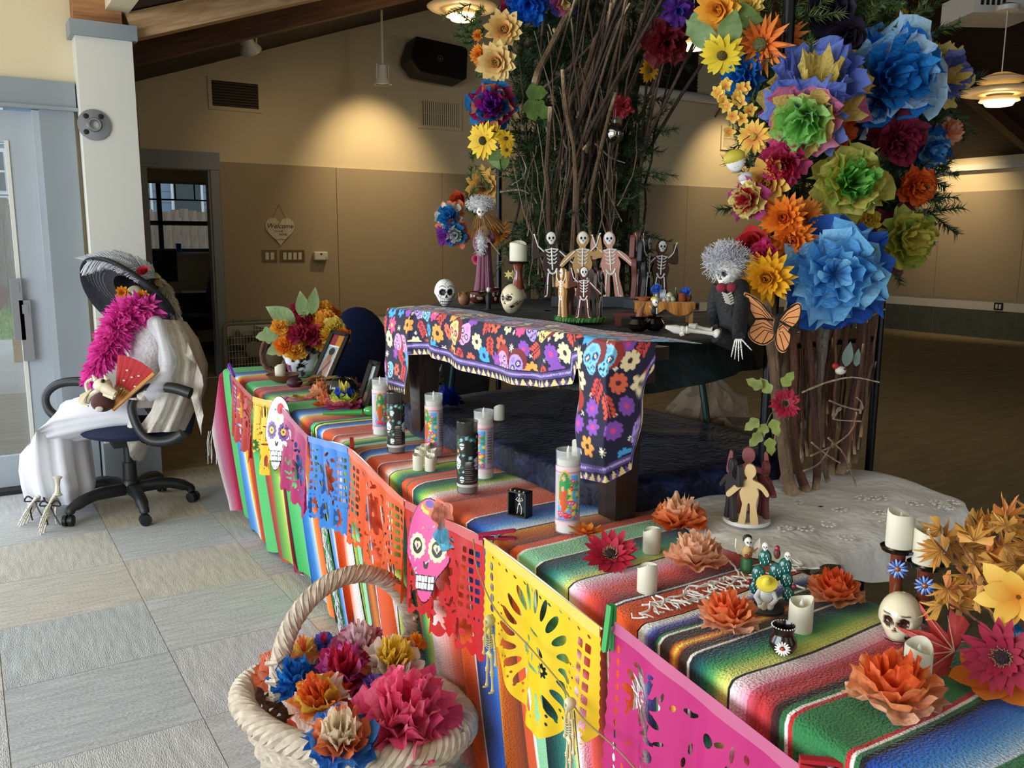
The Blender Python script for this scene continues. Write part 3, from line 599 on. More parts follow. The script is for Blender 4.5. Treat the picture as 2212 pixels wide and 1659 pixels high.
def serape(name, label, y0, y1, spec, dy, hemz, fringe0, fringe1, enddrop=0, group='striped blankets over the table row'):
    ys = np.arange(y0, y1+1e-6, -dy); n = len(ys); col = stripe(spec, y0-ys)
    zs = np.concatenate([[T-.012, T-.03, T-.06], np.linspace(T-.10, 0, 20)])
    rows = []; Y = ys
    wr = .0035*np.sin(Y*23)+.002*np.sin(Y*51+1)
    for x, z in ((.43+.02, T-.10), (.43+.012, T-.03), (.43, T-.006), (.41, T), (.33, T), (.25, T), (.17, T), (.09, T), (.03, T), (.012, T-.001), (.003, T-.004)):
        zz = np.full(n, z)+(wr*(1 if .02 < x < .42 else .3)*np.sin(Y*7+x*9)*.8 if z > T-.01 else 0); rows.append(np.stack([ex(Y)+x, Y+.004*np.sin(x*14+Y*3), zz], 1))
    for z in zs:
        k = (T-z)/T; hz = hemz+.03*np.sin(Y*4.3)+.015*np.sin(Y*31); zz = T-(T-hz)*k
        rows.append(np.stack([front_x(Y, zz), Y+.07*k*np.cos(Y*33+1.5*np.sin(Y*5))*.6-.03*k, zz], 1))
    A = np.stack(rows, 1)
    if enddrop:   # the blanket end hangs over the table end
        ends = []
        for j, (dyy, dz) in enumerate(((.012, -.004), (.022, -.02), (.026, -.12), (.03, -.22), (.034, -.30))):
            e = A[0].copy(); m = np.clip((e[:, 2]-.1)/(T-.1), 0, 1); e[:, 1] += dyy*(1+.5*np.sin(e[:, 0]*40)); e[:, 0] -= .016*j; e[:, 2] = np.maximum(e[:, 2]+dz*m, .01); ends.append(e)
        A = np.concatenate([np.array(ends[::-1]), A]); pc = stripe(multi(.3, rev(PNK)), np.linspace(.28, .02, 5)); col = np.concatenate([pc, col])
    t = thing(name, label, 'blanket', (0, 0, 0), 0, group)
    mb = MB(); mb.grid(A, np.repeat(col[:, None, :], A.shape[1], 1)); mb.build('woven_cloth', WOOL, t, smooth=180)
    def fr(edge, sgn, length, where):
        m2 = MB('#ece9e2'); r2 = random.Random(int(y0*10)+where)
        for p in edge:
            for k in range(2):
                q = Vector(p)+Vector((r2.uniform(-.006, .006), sgn*.002, .004)); L = length*r2.uniform(.6, 1.2); a = r2.uniform(-1.0, 1.0)
                if where == 0: d = [Vector((sin(a)*L*.5*i/3+r2.uniform(-.008, .008), sgn*L*cos(a)*i/3, r2.uniform(0, .006)+(.0 if i else 0))) for i in range(4)]
                else: d = [Vector((-.012-.008*r2.random(), sgn*(.010*i)+r2.uniform(-.007, .007), -L*i/3)) if i else Vector((-.01, 0, 0)) for i in range(4)]
                m2.tube([q+v for v in d], .0016, 4, cap=False)
        return m2
    if fringe0 is not None:
        e = A[0] if not enddrop else A[0]; s = 1
        top = [e[k] for k in range(3, 10)]; top = [Vector(top[0]).lerp(Vector(top[-1]), u/22) for u in range(23)]
        if enddrop: m2 = fr([Vector(e[0]).lerp(Vector(e[12]), u/26) for u in range(27)], 1, .16, 2)
        else: m2 = fr(top, s, .05, 0)
        o = m2.build('fringe', mat('white_yarn', '#eeebe4', .9, sheen=.3), t, smooth=180); o['kind'] = 'stuff'
    if fringe1 is not None:
        e = A[-1]; fall = [Vector(e[k]) for k in range(12, len(e))]; pts = []
        for a, b in zip(fall[:-1], fall[1:]): pts += [a.lerp(b, .0), a.lerp(b, .5)]
        o = fr(pts, -1, .06, 1).build('fringe', mat('white_yarn'), t, smooth=180); o['kind'] = 'stuff'
    return t
serape('serape_blanket', 'green striped wool blanket on the far end of the table', 4.33, 2.83, S_FAR, .004, .035, 1, 1, enddrop=1)
serape('serape_blanket', 'orange striped wool blanket on the middle of the table', 2.825, 1.03, S_MID, .0026, .015, None, 1)
serape('serape_blanket', 'green and brown striped blanket on the nearest table end', 1.028, .28, S_NEAR, .0018, .02, 1, None)
# white yarn loops lying across the seam of the two near blankets
mb = MB('#eeecf2'); r2 = random.Random(3)
for k in range(16):
    x = .93+.40*k/15; y = 1.05+r2.uniform(-.01, .03); pts = [(x, y, T+.006)]
    a = r2.uniform(-.3, .6)
    for i in range(5): a += r2.uniform(-.9, .9); x += .02*cos(a); y += .016*sin(a)*r2.choice((-1, 1)); pts.append((x, y, T+.006+r2.uniform(0, .004)))
    mb.tube(bez(pts, 4), .0021, 5)
o = mb.build('loose_yarn', mat('white_yarn'), smooth=180); tag(o, 'loose white yarn tassels lying across the striped blankets', 'yarn', kind='stuff')
# ---------------------------------------------------------------- draped cloths
def outline(kind, cx, cy, a, b, n, e=2.6):
    out = []
    for i in range(n):
        t = TAU*i/n; c, s = cos(t), sin(t); out.append((cx+a*math.copysign(abs(c)**(2/e), c), cy+b*math.copysign(abs(s)**(2/e), s)))
    return out
def drape(out, cen, ztop, zhem, flare=.03, amp=.012, freq=9, top_wr=.003, rings=9, drops=9, seed=0):
    """cloth over a flat top: rings from the centre to the rim, then the hanging skirt"""
    n = len(out); O = np.array(out); Cn = np.array(cen); ang = np.arange(n)/n*TAU; ph = seed*1.7
    nrm = np.roll(O, -1, 0)-np.roll(O, 1, 0); nrm = np.stack([nrm[:, 1], -nrm[:, 0]], 1); nrm /= np.linalg.norm(nrm, axis=1)[:, None]+1e-9
    zh = zhem(O) if callable(zhem) else np.full(n, zhem); rows = []
    for i in range(rings):
        s = .02+.975*(i/(rings-1)); p = Cn+(O-Cn)*s; z = ztop+top_wr*(np.sin(p[:, 0]*31+ph)*np.sin(p[:, 1]*27+ph*2)+.6*np.sin(p[:, 0]*13-p[:, 1]*19)); rows.append(np.c_[p, z])
    pl = .6*np.sin(ang*freq+ph)+.4*np.sin(ang*freq*1.7+2+ph)
    for i in range(1, drops+1):
        k = i/drops; p = O+nrm*(.006+flare*k+amp*k**.8*(1+pl))[:, None]; z = ztop-.004-(ztop-.004-zh)*(k if i > 1 else .06); rows.append(np.c_[p, z])
    A = np.stack(rows, 0); A = np.concatenate([A, A[:, :1]], 1); return A
GREENV = mat('green_crushed_velvet', '#04110f', .6, spec=.2, sheen=.03, wood=(16, (1, 2.4, 1), '#0f332d', .50, .85), bump=(40, .4))  # paler noise streaks paint the highlights of the crushed pile
NAVYV = mat('navy_crushed_velvet', '#070c26', .55, spec=.25, sheen=.04, wood=(18, (1, 1, 2.2), '#26335f', .50, .76), bump=(60, .5))  # bluish noise streaks are velvet highlights put into the base colour
WHITEC = mat('white_embroidered_cotton', '#e6e2dc', .85, noise=(6, .04), bump=(45, .55), sheen=.2)
# low riser under navy velvet
rt = thing('riser_table', 'low riser standing behind the candles under navy velvet', 'table', (1.60, 2.12, 0))
MB().box((0, 0, .83), (.66, 1.2, .03)).build('table_top', LAM, rt, smooth=0)
for sx in (-1, 1):
    for sy in (-1, 1): MB().tube([(sx*.27+(.12 if sx < 0 else 0), sy*.5, 0), (sx*.27+(.12 if sx < 0 else 0), sy*.5, .815)], .014, 8).build('leg', LEGM, rt)
A = drape(outline('', 1.595, 2.12, .352, .625, 160, 7), (1.6, 2.12), .857, lambda O: np.where(O[:, 0] < 1.45, T+.006, .70)-.03*(O[:, 1] > 2.6), .012, .012, 11, .004, 12, 8)
mb = MB(); mb.grid(A); tag(mb.build('velvet_cover', NAVYV, smooth=180), 'navy crushed velvet cloth over the riser behind the candles', 'cloth')
# dark bench with tapered legs
BEN = mat('black_brown_wood', '#1b110c', .35, wood=(6, (9, 9, 1), '#2f1c12'), bump=(30, .15))
bn = thing('wooden_bench', 'dark wooden bench with two thick tapered legs on the table', 'bench', (1.27, 1.97, T))
MB().box((0, .03, .385), (.14, 1.12, .03)).build('bench_top', BEN, bn, smooth=0)
MB().box((0, 0, .345), (.06, 1.06, .05)).build('apron', BEN, bn, smooth=0)
for sy in (-1, 1): MB().box((-.03, sy*.495+.015, .187), (.08, .085, .365), taper=.74).build('leg', BEN, bn, smooth=0)
# skull print cloth
def skull_print(K, s, t, r, rot, base, acc, eye, hair=None):
    ca, sa = cos(rot), sin(rot)
    def q(x, y): return s+r*(x*ca-y*sa), t+r*(x*sa+y*ca)
    if hair: K.ell(*q(-.25, -.3), r*.95, r*.9, hair, rot)
    K.ell(*q(0, -.15), r*.72, r*.78, base, rot); K.ell(*q(0, .5), r*.46, r*.5, base, rot)
    K.ell(*q(0, -.55), r*.25, r*.2, mixc(hexc(base), hexc(acc), .4), rot)
    for e in (-1, 1):
        K.ell(*q(e*.33, -.05), r*.27, r*.27, acc, rot); K.ell(*q(e*.33, -.05), r*.2, r*.2, '#1d1b33', rot); K.flower(*q(e*.33, -.05), r*.15, 6, eye, '#1d1b33', rot)
    K.poly([q(0, .12), q(-.09, .33), q(.09, .33)], '#1d1b33')
    K.line(*q(-.36, .58), *q(.36, .58), r*.05, '#2a1d33')
    for k in range(-3, 4): K.line(*q(k*.1, .46), *q(k*.1, .7), r*.035, '#2a1d33')
    K.ell(*q(0, .88), r*.1, r*.06, acc, rot)
def sprig(K, s, t, r, rot, c):
    ca, sa = cos(rot), sin(rot)
    K.line(s-r*ca, t-r*sa, s+r*ca, t+r*sa, r*.10, c)
    for k in range(4):
        u = -.7+k*.45
        for e in (-1, 1): K.ell(s+r*(u*ca)-e*r*.38*sa+r*.15*ca, t+r*(u*sa)+e*r*.38*ca+r*.15*sa, r*.36, r*.15, c, rot+e*.7)
def star(K, s, t, r, c):
    for k in range(4): K.line(s-r*cos(k*PI/4), t-r*sin(k*PI/4), s+r*cos(k*PI/4), t+r*sin(k*PI/4), r*.22, c)
def skull_fabric(S, Tt, Hem, seed):
    K = Canvas(S, Tt, '#191636'); r = random.Random(seed); g = .058; row = 0
    t = Tt.min()
    FC = [('#f0a24a', '#3a2230'), ('#f3dfae', '#3a2230'), ('#46a5e0', '#1c2d6a'), ('#8a4fb5', '#e0478c'), ('#e2508f', '#f2c14a'), ('#ea6a4a', '#5a1f30')]
    cnt = 0
    while t < Tt.max()+g:
        s = S.min()-g+(row % 2)*g*.5
        while s < S.max()+g:
            a, b, rot = s+r.uniform(-.010, .010), t+r.uniform(-.010, .010), r.uniform(-1.2, 1.2); k = (cnt*7+row*3) % 11
            if k in (0, 4): skull_print(K, a, b, .037, rot, *r.choice((('#e9a6d8', '#8a5ac0', '#f3ead0'), ('#7fc6e0', '#2f6fb0', '#f3ead0'), ('#f0d58a', '#c8382e', '#f4a7c8'), ('#b59ae6', '#5a3aa0', '#f3ead0'))), r.choice((None, '#a3332c', '#7a2a30')))
            elif k in (1, 6): c = r.choice(('#e2503a', '#d8443c')); sprig(K, a, b, .027, rot+1.5, c)
            elif k == 9: star(K, a, b, .011, '#f3ead0')
            else: c = r.choice(FC); n = r.choice((6, 8, 8, 9)); K.flower(a, b, r.uniform(.020, .029), n, c[0], c[1], rot)
            if r.random() < .4: star(K, a+g*.5, b+g*.3, .006, '#f3ead0')
            s += g; cnt += 1
        t += g*.86; row += 1
    d = Hem
    K.put(d < .040, '#191636'); K.put((d < .036) & (d > .020), '#5b4a8f'); K.put((d < .031) & (d > .026), '#b9a5d6'); K.put((d < .0295) & (d > .0275) & (np.mod(S, .008) < .004), '#5b4a8f')
    f = np.mod(S, .022)/.022; tri = np.abs(f-.5)*2*.018
    K.put((d < .018), '#191636'); K.put((d < .018) & (d < .018-tri), '#e9cf95'); K.put((d < .016) & (d < tri-.003) & (np.mod(S, .044) < .022), '#6b4fa0')
    return K.C
ys = np.arange(2.615, 1.325, -.0028); ny = len(ys)
yk = [2.62, 2.59, 2.45, 2.425, 2.33, 2.12, 1.87, 1.72, 1.61, 1.59, 1.555, 1.54, 1.44, 1.37, 1.355, 1.34, 1.32]
zk = [.95, .93, .935, 1.065, 1.075, 1.055, 1.052, 1.062, 1.088, 1.125, 1.135, .882, .893, .915, 1.02, 1.12, 1.15]
hz = np.interp(-ys, [-v for v in yk], zk)
rows, Tc, Hc = [], [], []
ridge = 1.203+.004*np.sin(ys*9)
wv = .5+.5*np.sin(ys*31+np.sin(ys*11)*1.5)
for i in range(46):           # strip lying on top
    u = i/45; x = 1.335-.150*u+.012*np.sin(ys*14)*(1-u); wr_ = np.clip(1.44-ys, 0, 1)*u; rows.append(np.stack([x+wr_, ys+wr_*.85, 1.2035+.004*np.sin(ys*9)*u+.004*np.sin(x*60+ys*20)*(1-u)*u], 1)); Tc.append(np.full(ny, -.15*(1-u))); Hc.append(.15*u+.0*ys+.004)
for i in range(1, 112):
    k = i/111; d = (ridge-hz)*k; leg = ((ys > 2.42) | (ys < 1.545)).astype(float)
    x = 1.183-.012*np.minimum(1, k*6)-.030*np.sin(np.minimum(k, 1)*PI*.55)*wv*.6*(1-leg*.6)-.006*leg+.02*(1-leg)*k
    wr_ = np.clip(1.44-ys, 0, 1); x = x+wr_*1.0
    rows.append(np.stack([x, ys+wr_*.85+.006*np.sin(d*40+ys*12), ridge-d], 1)); Tc.append(d); Hc.append((ridge-hz)*(1-k))
A = np.stack(rows, 1); Cc = skull_fabric(np.repeat(ys[:, None], A.shape[1], 1), np.stack(Tc, 1), np.stack(Hc, 1), 5)
mb = MB(); mb.grid(A, Cc); tag(mb.build('skull_print_cloth', CLOTH, smooth=180), 'navy cloth printed with colourful skulls and flowers draped over the bench', 'cloth')
# green velvet table
GO = [(1.24, 1.60), (1.32, 1.50), (1.47, 1.465), (1.63, 1.52), (1.86, 1.66), (2.06, 1.84), (2.10, 2.05), (2.05, 2.4), (1.98, 2.75), (1.96, 3.02), (1.89, 3.18), (1.76, 3.17), (1.56, 2.95), (1.37, 2.76), (1.26, 2.63), (1.24, 2.4), (1.235, 2.0)]
GO = [(p.x, p.y) for p in bez([Vector((x, y, 0)) for x, y in GO]+[Vector((*GO[0], 0))], 9)[:-1]]
gt = thing('oval_table', 'oval folding table under the dark green velvet', 'table', (1.74, 2.42, 0))
mb = MB(); mb.M = T3(-1.74, -2.42, 1.15); mb.prism([(1.67+(x-1.67)*.93, 2.4+(y-2.4)*.95) for x, y in GO], .024); mb.build('table_top', LAM, gt, smooth=0)
GML = mat('dark_green_steel', '#12302c', .35, metal=.5)
for sy in (-1, 1):
    for sx in (-1, 1): MB().tube([(.03+sx*.26+.02, sy*.62, 0), (.03+sx*.20, sy*.42, 1.13)], .011, 8).build('leg', GML, gt)
    MB().tube([(-.22, sy*.53, .55), (.28, sy*.53, .55)], .009, 8).build('cross_bar', GML, gt)
A = drape(GO, (1.67, 2.4), 1.186, lambda O: 1.085+.015*np.sin(O[:, 0]*9), .02, .008, 13, .003, 14, 7, 2)
mb = MB(); mb.grid(A); tag(mb.build('velvet_cover', GREENV, smooth=180), 'dark green crushed velvet cloth over the raised oval table', 'cloth')
# white embroidered cloth on a small side table
wt = thing('side_table', 'small side table under the white embroidered cloth', 'table', (1.72, 1.27, 0))
MB().box((0, 0, .752), (.56, .34, .03)).build('table_top', LAM, wt, smooth=0)
for sx in (-1, 1):
    for sy in (-1, 1): MB().tube([(sx*.22, sy*.13, 0), (sx*.22, sy*.13, .74)], .013, 8).build('leg', LEGM, wt)
A = drape([(1.36, 1.07), (1.45, 1.055), (1.58, 1.05), (1.72, 1.06), (1.86, 1.08), (1.98, 1.10), (2.04, 1.14), (2.07, 1.25), (2.08, 1.38), (2.06, 1.47), (1.98, 1.51), (1.8, 1.51), (1.6, 1.50), (1.42, 1.48), (1.37, 1.44), (1.34, 1.3), (1.335, 1.18)], (1.70, 1.27), .797, .69, 0, 0)
O = [Vector((p[0], p[1], 0)) for p in A[8, :-1]]; O = bez(O+[O[0]], 9)[:-1]
A = drape([(p.x, p.y) for p in O[::1]], (1.70, 1.28), T+.011, lambda Q: np.where((Q[:, 0] < 1.45), T+.001, np.where(Q[:, 1] > 1.44, T-.03, .735+.014*np.sin(Q[:, 0]*23))), .012, .014, 17, .006, 16, 8, 1)
mb = MB(); mb.grid(A); wc = tag(mb.build('embroidered_cloth', WHITEC, smooth=180), 'white embroidered cotton cloth under the branch trunk', 'cloth')
mb = MB('#d9d3cb'); r2 = random.Random(9)
for k in range(26):   # raised embroidery sprays
    cx, cy = r2.uniform(1.42, 2.0), r2.uniform(1.09, 1.45); a = r2.uniform(0, TAU)
    for j in range(9):
        b = a+j*.7; q = (cx+.018*cos(b)*(.4+.1*j), cy+.018*sin(b)*(.4+.1*j)); mb.sph((q[0], q[1], T+.017), (.006, .004, .0025), 6, 4)
o = mb.build('embroidery', mat('embroidery_thread', '#d8d2c9', .8), wc); o['kind'] = 'stuff'
# ================================================================== PAPEL PICADO, CLOTHESPINS, MASKS, SKELETON TWINE
def march(fld, h):
    """paper left where fld > 0; returns flat verts (s, t) and faces with smooth cut edges"""
    nu, nv = fld.shape; V = []; F_ = []; idx = {}
    def vert(k, s, t):
        if k not in idx: idx[k] = len(V); V.append((s*h, t*h))
        return idx[k]
    ins = fld > 0
    for i in range(nu-1):
        for j in range(nv-1):
            c = ((i, j), (i+1, j), (i+1, j+1), (i, j+1)); st = [ins[a] for a in c]
            if not any(st): continue
            poly = []
            for k in range(4):
                a, b = c[k], c[(k+1) % 4]
                if st[k]: poly.append(vert(('c', a), *a))
                if st[k] != st[(k+1) % 4]:
                    fa, fb = fld[a], fld[b]; u = fa/(fa-fb); key = ('e', min(a, b), max(a, b)); poly.append(vert(key, a[0]+(b[0]-a[0])*u, a[1]+(b[1]-a[1])*u))
            if len(poly) > 2: F_.append(tuple(poly))
    return V, F_
class Cut:
    def __init__(s, W, Hh, h=.0032):
        s.h = h; s.W, s.H = W, Hh; s.S, s.T = np.meshgrid(np.arange(0, W+h*1.5, h), np.arange(0, Hh+h*1.5, h), indexing='ij'); s.f = np.full(s.S.shape, .05)
    def keep(s, d): s.f = np.minimum(s.f, d)
    def ell(s, cx, cy, rx, ry, rot=0):
        x, y = s.S-cx, s.T-cy; a = x*cos(rot)+y*sin(rot); b = -x*sin(rot)+y*cos(rot); s.f = np.minimum(s.f, (np.hypot(a/rx, b/ry)-1)*min(rx, ry))
    def rect(s, cx, cy, w, h): s.f = np.minimum(s.f, np.maximum(np.abs(s.S-cx)-w/2, np.abs(s.T-cy)-h/2))
    def rose(s, cx, cy, r, n, w=.3, rot=0):
        for k in range(n): a = rot+TAU*k/n; s.ell(cx+r*.6*cos(a), cy+r*.6*sin(a), r*.38, r*w*.38, a)
    def ringdots(s, cx, cy, rx, ry, n, r, a0=0, a1=TAU):
        for k in range(n): a = a0+(a1-a0)*k/max(n-1, 1); s.ell(cx+rx*cos(a), cy+ry*sin(a), r*1.5, r*.8, a)
def scallop(S, T_, Hh, n, W, d=.014): return Hh-d-T_+d*np.abs(np.sin(PI*n*S/W))
def pic_grid(c, seed):
    """side windows, central bloom and lace hem"""
    r = random.Random(seed); W, Hh = c.W, c.H
    c.keep(scallop(c.S, c.T, Hh-.02*np.abs(np.sin(c.S/W*PI*2)), 14, W)); c.keep(np.minimum(c.S-.002*np.abs(np.sin(c.T*160)), W-c.S-.002*np.abs(np.sin(c.T*160)))+.0005)
    for sx in (0, 1):
        for i in range(3):
            for j in range(7):
                if r.random() < .93: c.rect((.028+i*.026) if sx == 0 else W-.028-i*.026, .042+j*.0215, .0185, .0135)
    c.rose(W/2, .12, .06, 10, .5); c.rose(W/2, .12, .032, 8, .5)
    for k in range(10):
        a = TAU*k/10+.3; c.ell(W/2+.085*cos(a), .125+.085*sin(a), .017, .006, a+1.2)
    for x in (.07, W/2, W-.07): c.rose(x, .235, .034, 9, .5)
    for k in range(22): c.ell(.02+k*(W-.04)/21, .195, .003, .0045)
    for k in range(40): a = r.uniform(0, TAU); c.ell(r.uniform(.09, W-.09), r.uniform(.03, .27), .010, .0034, a)
def pic_sun(c, seed):
    """sun face in an oval with rays, windows at one side, three lobes"""
    W, Hh = c.W, c.H; S, T_ = c.S, c.T; cx = W*.5
    lobe = np.maximum.reduce([np.minimum(.10-np.hypot(S-.035, (T_-.12)*.5)*1.0, 1)*0+np.where(S < .085, .235-T_-.03*np.abs(S-.04)/.04, -1), np.where(S > W-.10, .26-T_-.06*np.abs(S-(W-.05))/.05, -1), (1-np.hypot((S-cx)/.155, (T_-.06)/.255))*.155])
    c.keep(np.where(T_ < .035, .03, np.minimum(lobe, .03)))
    c.keep(np.minimum(S, W-S)+.0005-.0025*np.abs(np.sin(T_*170)))
    n = 20
    for k in range(n):
        a = TAU*k/n; r0 = .100; c.ell(cx+r0*cos(a), .148+r0*1.05*sin(a), .026, .0085, math.atan2(sin(a)*1.05, cos(a)))
    c.ringdots(cx, .10, .138, .185, 26, .0032, .05, PI-.05); c.ringdots(cx, .10, .125, .17, 30, .0032, .05, PI-.05)
    for e in (-1, 1):
        c.ell(cx+e*.028, .135, .013, .006, e*.3); c.rose(cx+e*.040, .165, .016, 8, .55)
    c.ell(cx, .182, .026, .004); c.ell(cx, .160, .003, .010); c.ell(cx, .108, .02, .003, .1)
    for i in range(2):
        for j in range(7): c.rect(W-.03-i*.024, .05+j*.024, .016, .016)
    for j in range(7): c.ell(.022, .05+j*.024, .006, .010)
    for x, y in ((.04, .20), (W-.05, .225)): c.rose(x, y, .028, 11, .45)
    for k in range(12): c.ell(.03+k*(W-.06)/11, .028, .006, .0025, .3)
def pic_floral(c, seed):
    """scattered leaves, flowers and scrolls"""
    r = random.Random(seed); W, Hh = c.W, c.H
    c.keep(scallop(c.S, c.T, Hh, 16, W)); c.keep(np.minimum(c.S-.003*np.abs(np.sin(c.T*110)), W-c.S-.003*np.abs(np.sin(c.T*110)))+.0005)
    for x, y, R in ((.085, .095, .055), (W-.10, .16, .06), (W*.5, .235, .05)): c.rose(x, y, R, 9, .42, r.random()); c.ell(x, y, .008, .010)
    for k in range(11): c.ell(.02, .04+k*.022, .0035, .008); c.ell(W-.02, .04+k*.022, .0035, .008)
    for k in range(75): c.ell(r.uniform(.04, W-.04), r.uniform(.035, .28), r.uniform(.007, .015), r.uniform(.0025, .0048), r.uniform(0, PI))
    for k in range(9): c.ell(r.uniform(.08, W-.08), r.uniform(.06, .25), .010, .012, r.uniform(0, PI))
YB = [3.99, 3.59, 3.19, 2.80, 2.39, 1.955, 1.52, 1.09]; ZB = [.800, .762, .800, .752, .800, .752, .785, .757]
YB2 = [1.065, .645, .24]; ZB2 = [.785, .748, .78]
PLAST = mat('coloured_plastic_sheet', None, .35, transl=.22, spec=.6)
def panel(y0, z0, y1, z1, kind, colr, label, seed, length=.30, curl=0):
    W = math.hypot(y1-y0, z1-z0)-.006; c = Cut(W, length); {'grid': pic_grid, 'sun': pic_sun, 'floral': pic_floral}[kind](c, seed)
    V, F_ = march(c.f, c.h); r = random.Random(seed); p1, p2 = r.uniform(0, 6), r.uniform(0, 6); out = []
    def at(s, t):
        u = s/W; y = y0+(y1-y0)*u; z = z0+(z1-z0)*u-t; k = max(t, 0)/length
        x = ex(y)-.036-.012*k-(.014*k**.7)*sin(s*46+p1)-.006*k*sin(s*95+p2)-curl*k*k*(1-u)
        return (x-.03*curl*0, y+.006*k*sin(s*46+p1+1.5), z+.03*k*k*.3)
    mb = MB(colr); mb.add([at(s, t) for s, t in V], [f[::-1] for f in F_]); t = thing('papel_picado', label, 'paper banner', (0, 0, 0), 0, 'cut paper banners along the table front')
    mb.build('cut_sheet', PLAST, t, smooth=180)
    m2 = MB(mixc(hexc(colr), (1, 1, 1), .12)); n = 14
    A = np.array([[Vector(at(W*i/(n-1), tt))+Vector((-.0035, 0, 0)) for tt in (-.006, .004, .016)] for i in range(n)]); m2.grid(A); m2.build('folded_hem', PLAST, t, smooth=180)
COLS = [('#b3241f', 'grid', 'red cut-paper banner nearest the far fringe'), ('#efc61c', 'sun', 'yellow cut-paper sun banner left of the white paper skull'), ('#b01f66', 'floral', 'magenta cut-paper banner behind the white paper skull'), ('#2a7fd6', 'grid', 'blue cut-paper banner hanging on the table front'), ('#e2591d', 'grid', 'orange cut-paper banner beside the blue one'), ('#c81f24', 'grid', 'red cut-paper banner behind the pink paper skull'), ('#f2cc22', 'sun', 'large yellow cut-paper sun banner above the basket side')]
for k, (c, kd, lab) in enumerate(COLS): panel(YB[k]-.004, ZB[k], YB[k+1]+.004, ZB[k+1], kd, c, lab, 11+k*3, .30 if kd != 'sun' else .33)
panel(YB2[0]-.004, ZB2[0], YB2[1]+.004, ZB2[1], 'floral', '#c22a78', 'magenta cut-paper banner at the nearest end of the table', 71, .32)
panel(YB2[1]-.004, ZB2[1], YB2[2]+.004, ZB2[2], 'grid', '#c81f24', 'red cut-paper banner at the bottom right corner', 77, .30)
for ysb, zsb, lab in ((YB, ZB, 'long white string holding the row of paper banners'), (YB2, ZB2, 'short white string holding the nearest paper banners')):
    pts = [(ex(y)-.036, y, z+.002) for y, z in zip(ysb, zsb)]; mb = MB('#e8e6e0'); mb.tube(bez(pts, 8), .0022, 5); tag(mb.build('banner_string', mat('white_yarn'), smooth=180), lab, 'string')
def clothespin(p, d, up, colr, label):
    """two jaws and a spring; p = gripped spot, d = direction of the long axis"""
    t = thing('clothespin', label, 'clothespin', p); d = Vector(d).normalized(); u = Vector(up); u = (u-d*u.dot(d)).normalized(); w = d.cross(u)
    M = Matrix((d, w, u)).transposed().to_4x4(); m_ = mat('pin_'+colr, colr, .45)
    for s in (-1, 1):
        mb = MB(); mb.M = M; mb.prism([(-.012, -.006), (.062, -.006), (.066, 0), (.062, .006), (-.012, .006)], .0045); mb.M = None
        mb2 = MB(); mb2.M = M @ RY(-s*.07) @ T3(0, 0, s*.0045-.002); mb2.prism([(-.016, -.006), (.062, -.006), (.066, 0), (.062, .006), (-.016, .006)], .0055); mb2.build('jaw', m_, t, smooth=0)
    mb = MB(); mb.M = M @ T3(.022, 0, 0) @ RX(PI/2); mb.lathe([(.004, -.0075), (.0045, -.007), (.0045, .007), (.004, .0075)], 10); mb.build('spring', GREYM, t)
clothespin((ex(3.99)-.03, 3.99, .805), (-.03, .35, .25), (0, 0, 1), '#7a45b8', 'purple clothespin on the far end of the banner string')
clothespin((ex(3.19)-.02, 3.20, .80), (.4, .5, .06), (0, 0, 1), '#d76fc0', 'pink clothespin above the white paper skull')
clothespin((ex(2.39)-.02, 2.40, .80), (.3, .8, .05), (0, 0, 1), '#b3261f', 'red clothespin between the blue and orange banners')
clothespin((ex(1.52)-.03, 1.525, .79), (.55, -.30, .03), (0, 0, 1), '#a81848', 'crimson clothespin between the red and yellow banners')
clothespin((ex(1.07)-.042, 1.058, .80), (-.08, -.03, -1), (-1, 0, 0), '#2f9a4c', 'green clothespin holding the nearest magenta banner')
clothespin((ex(.64)-.03, .64, .76), (.5, -.45, -.05), (0, 0, 1), '#b32030', 'dark red clothespin at the bottom edge of the picture')
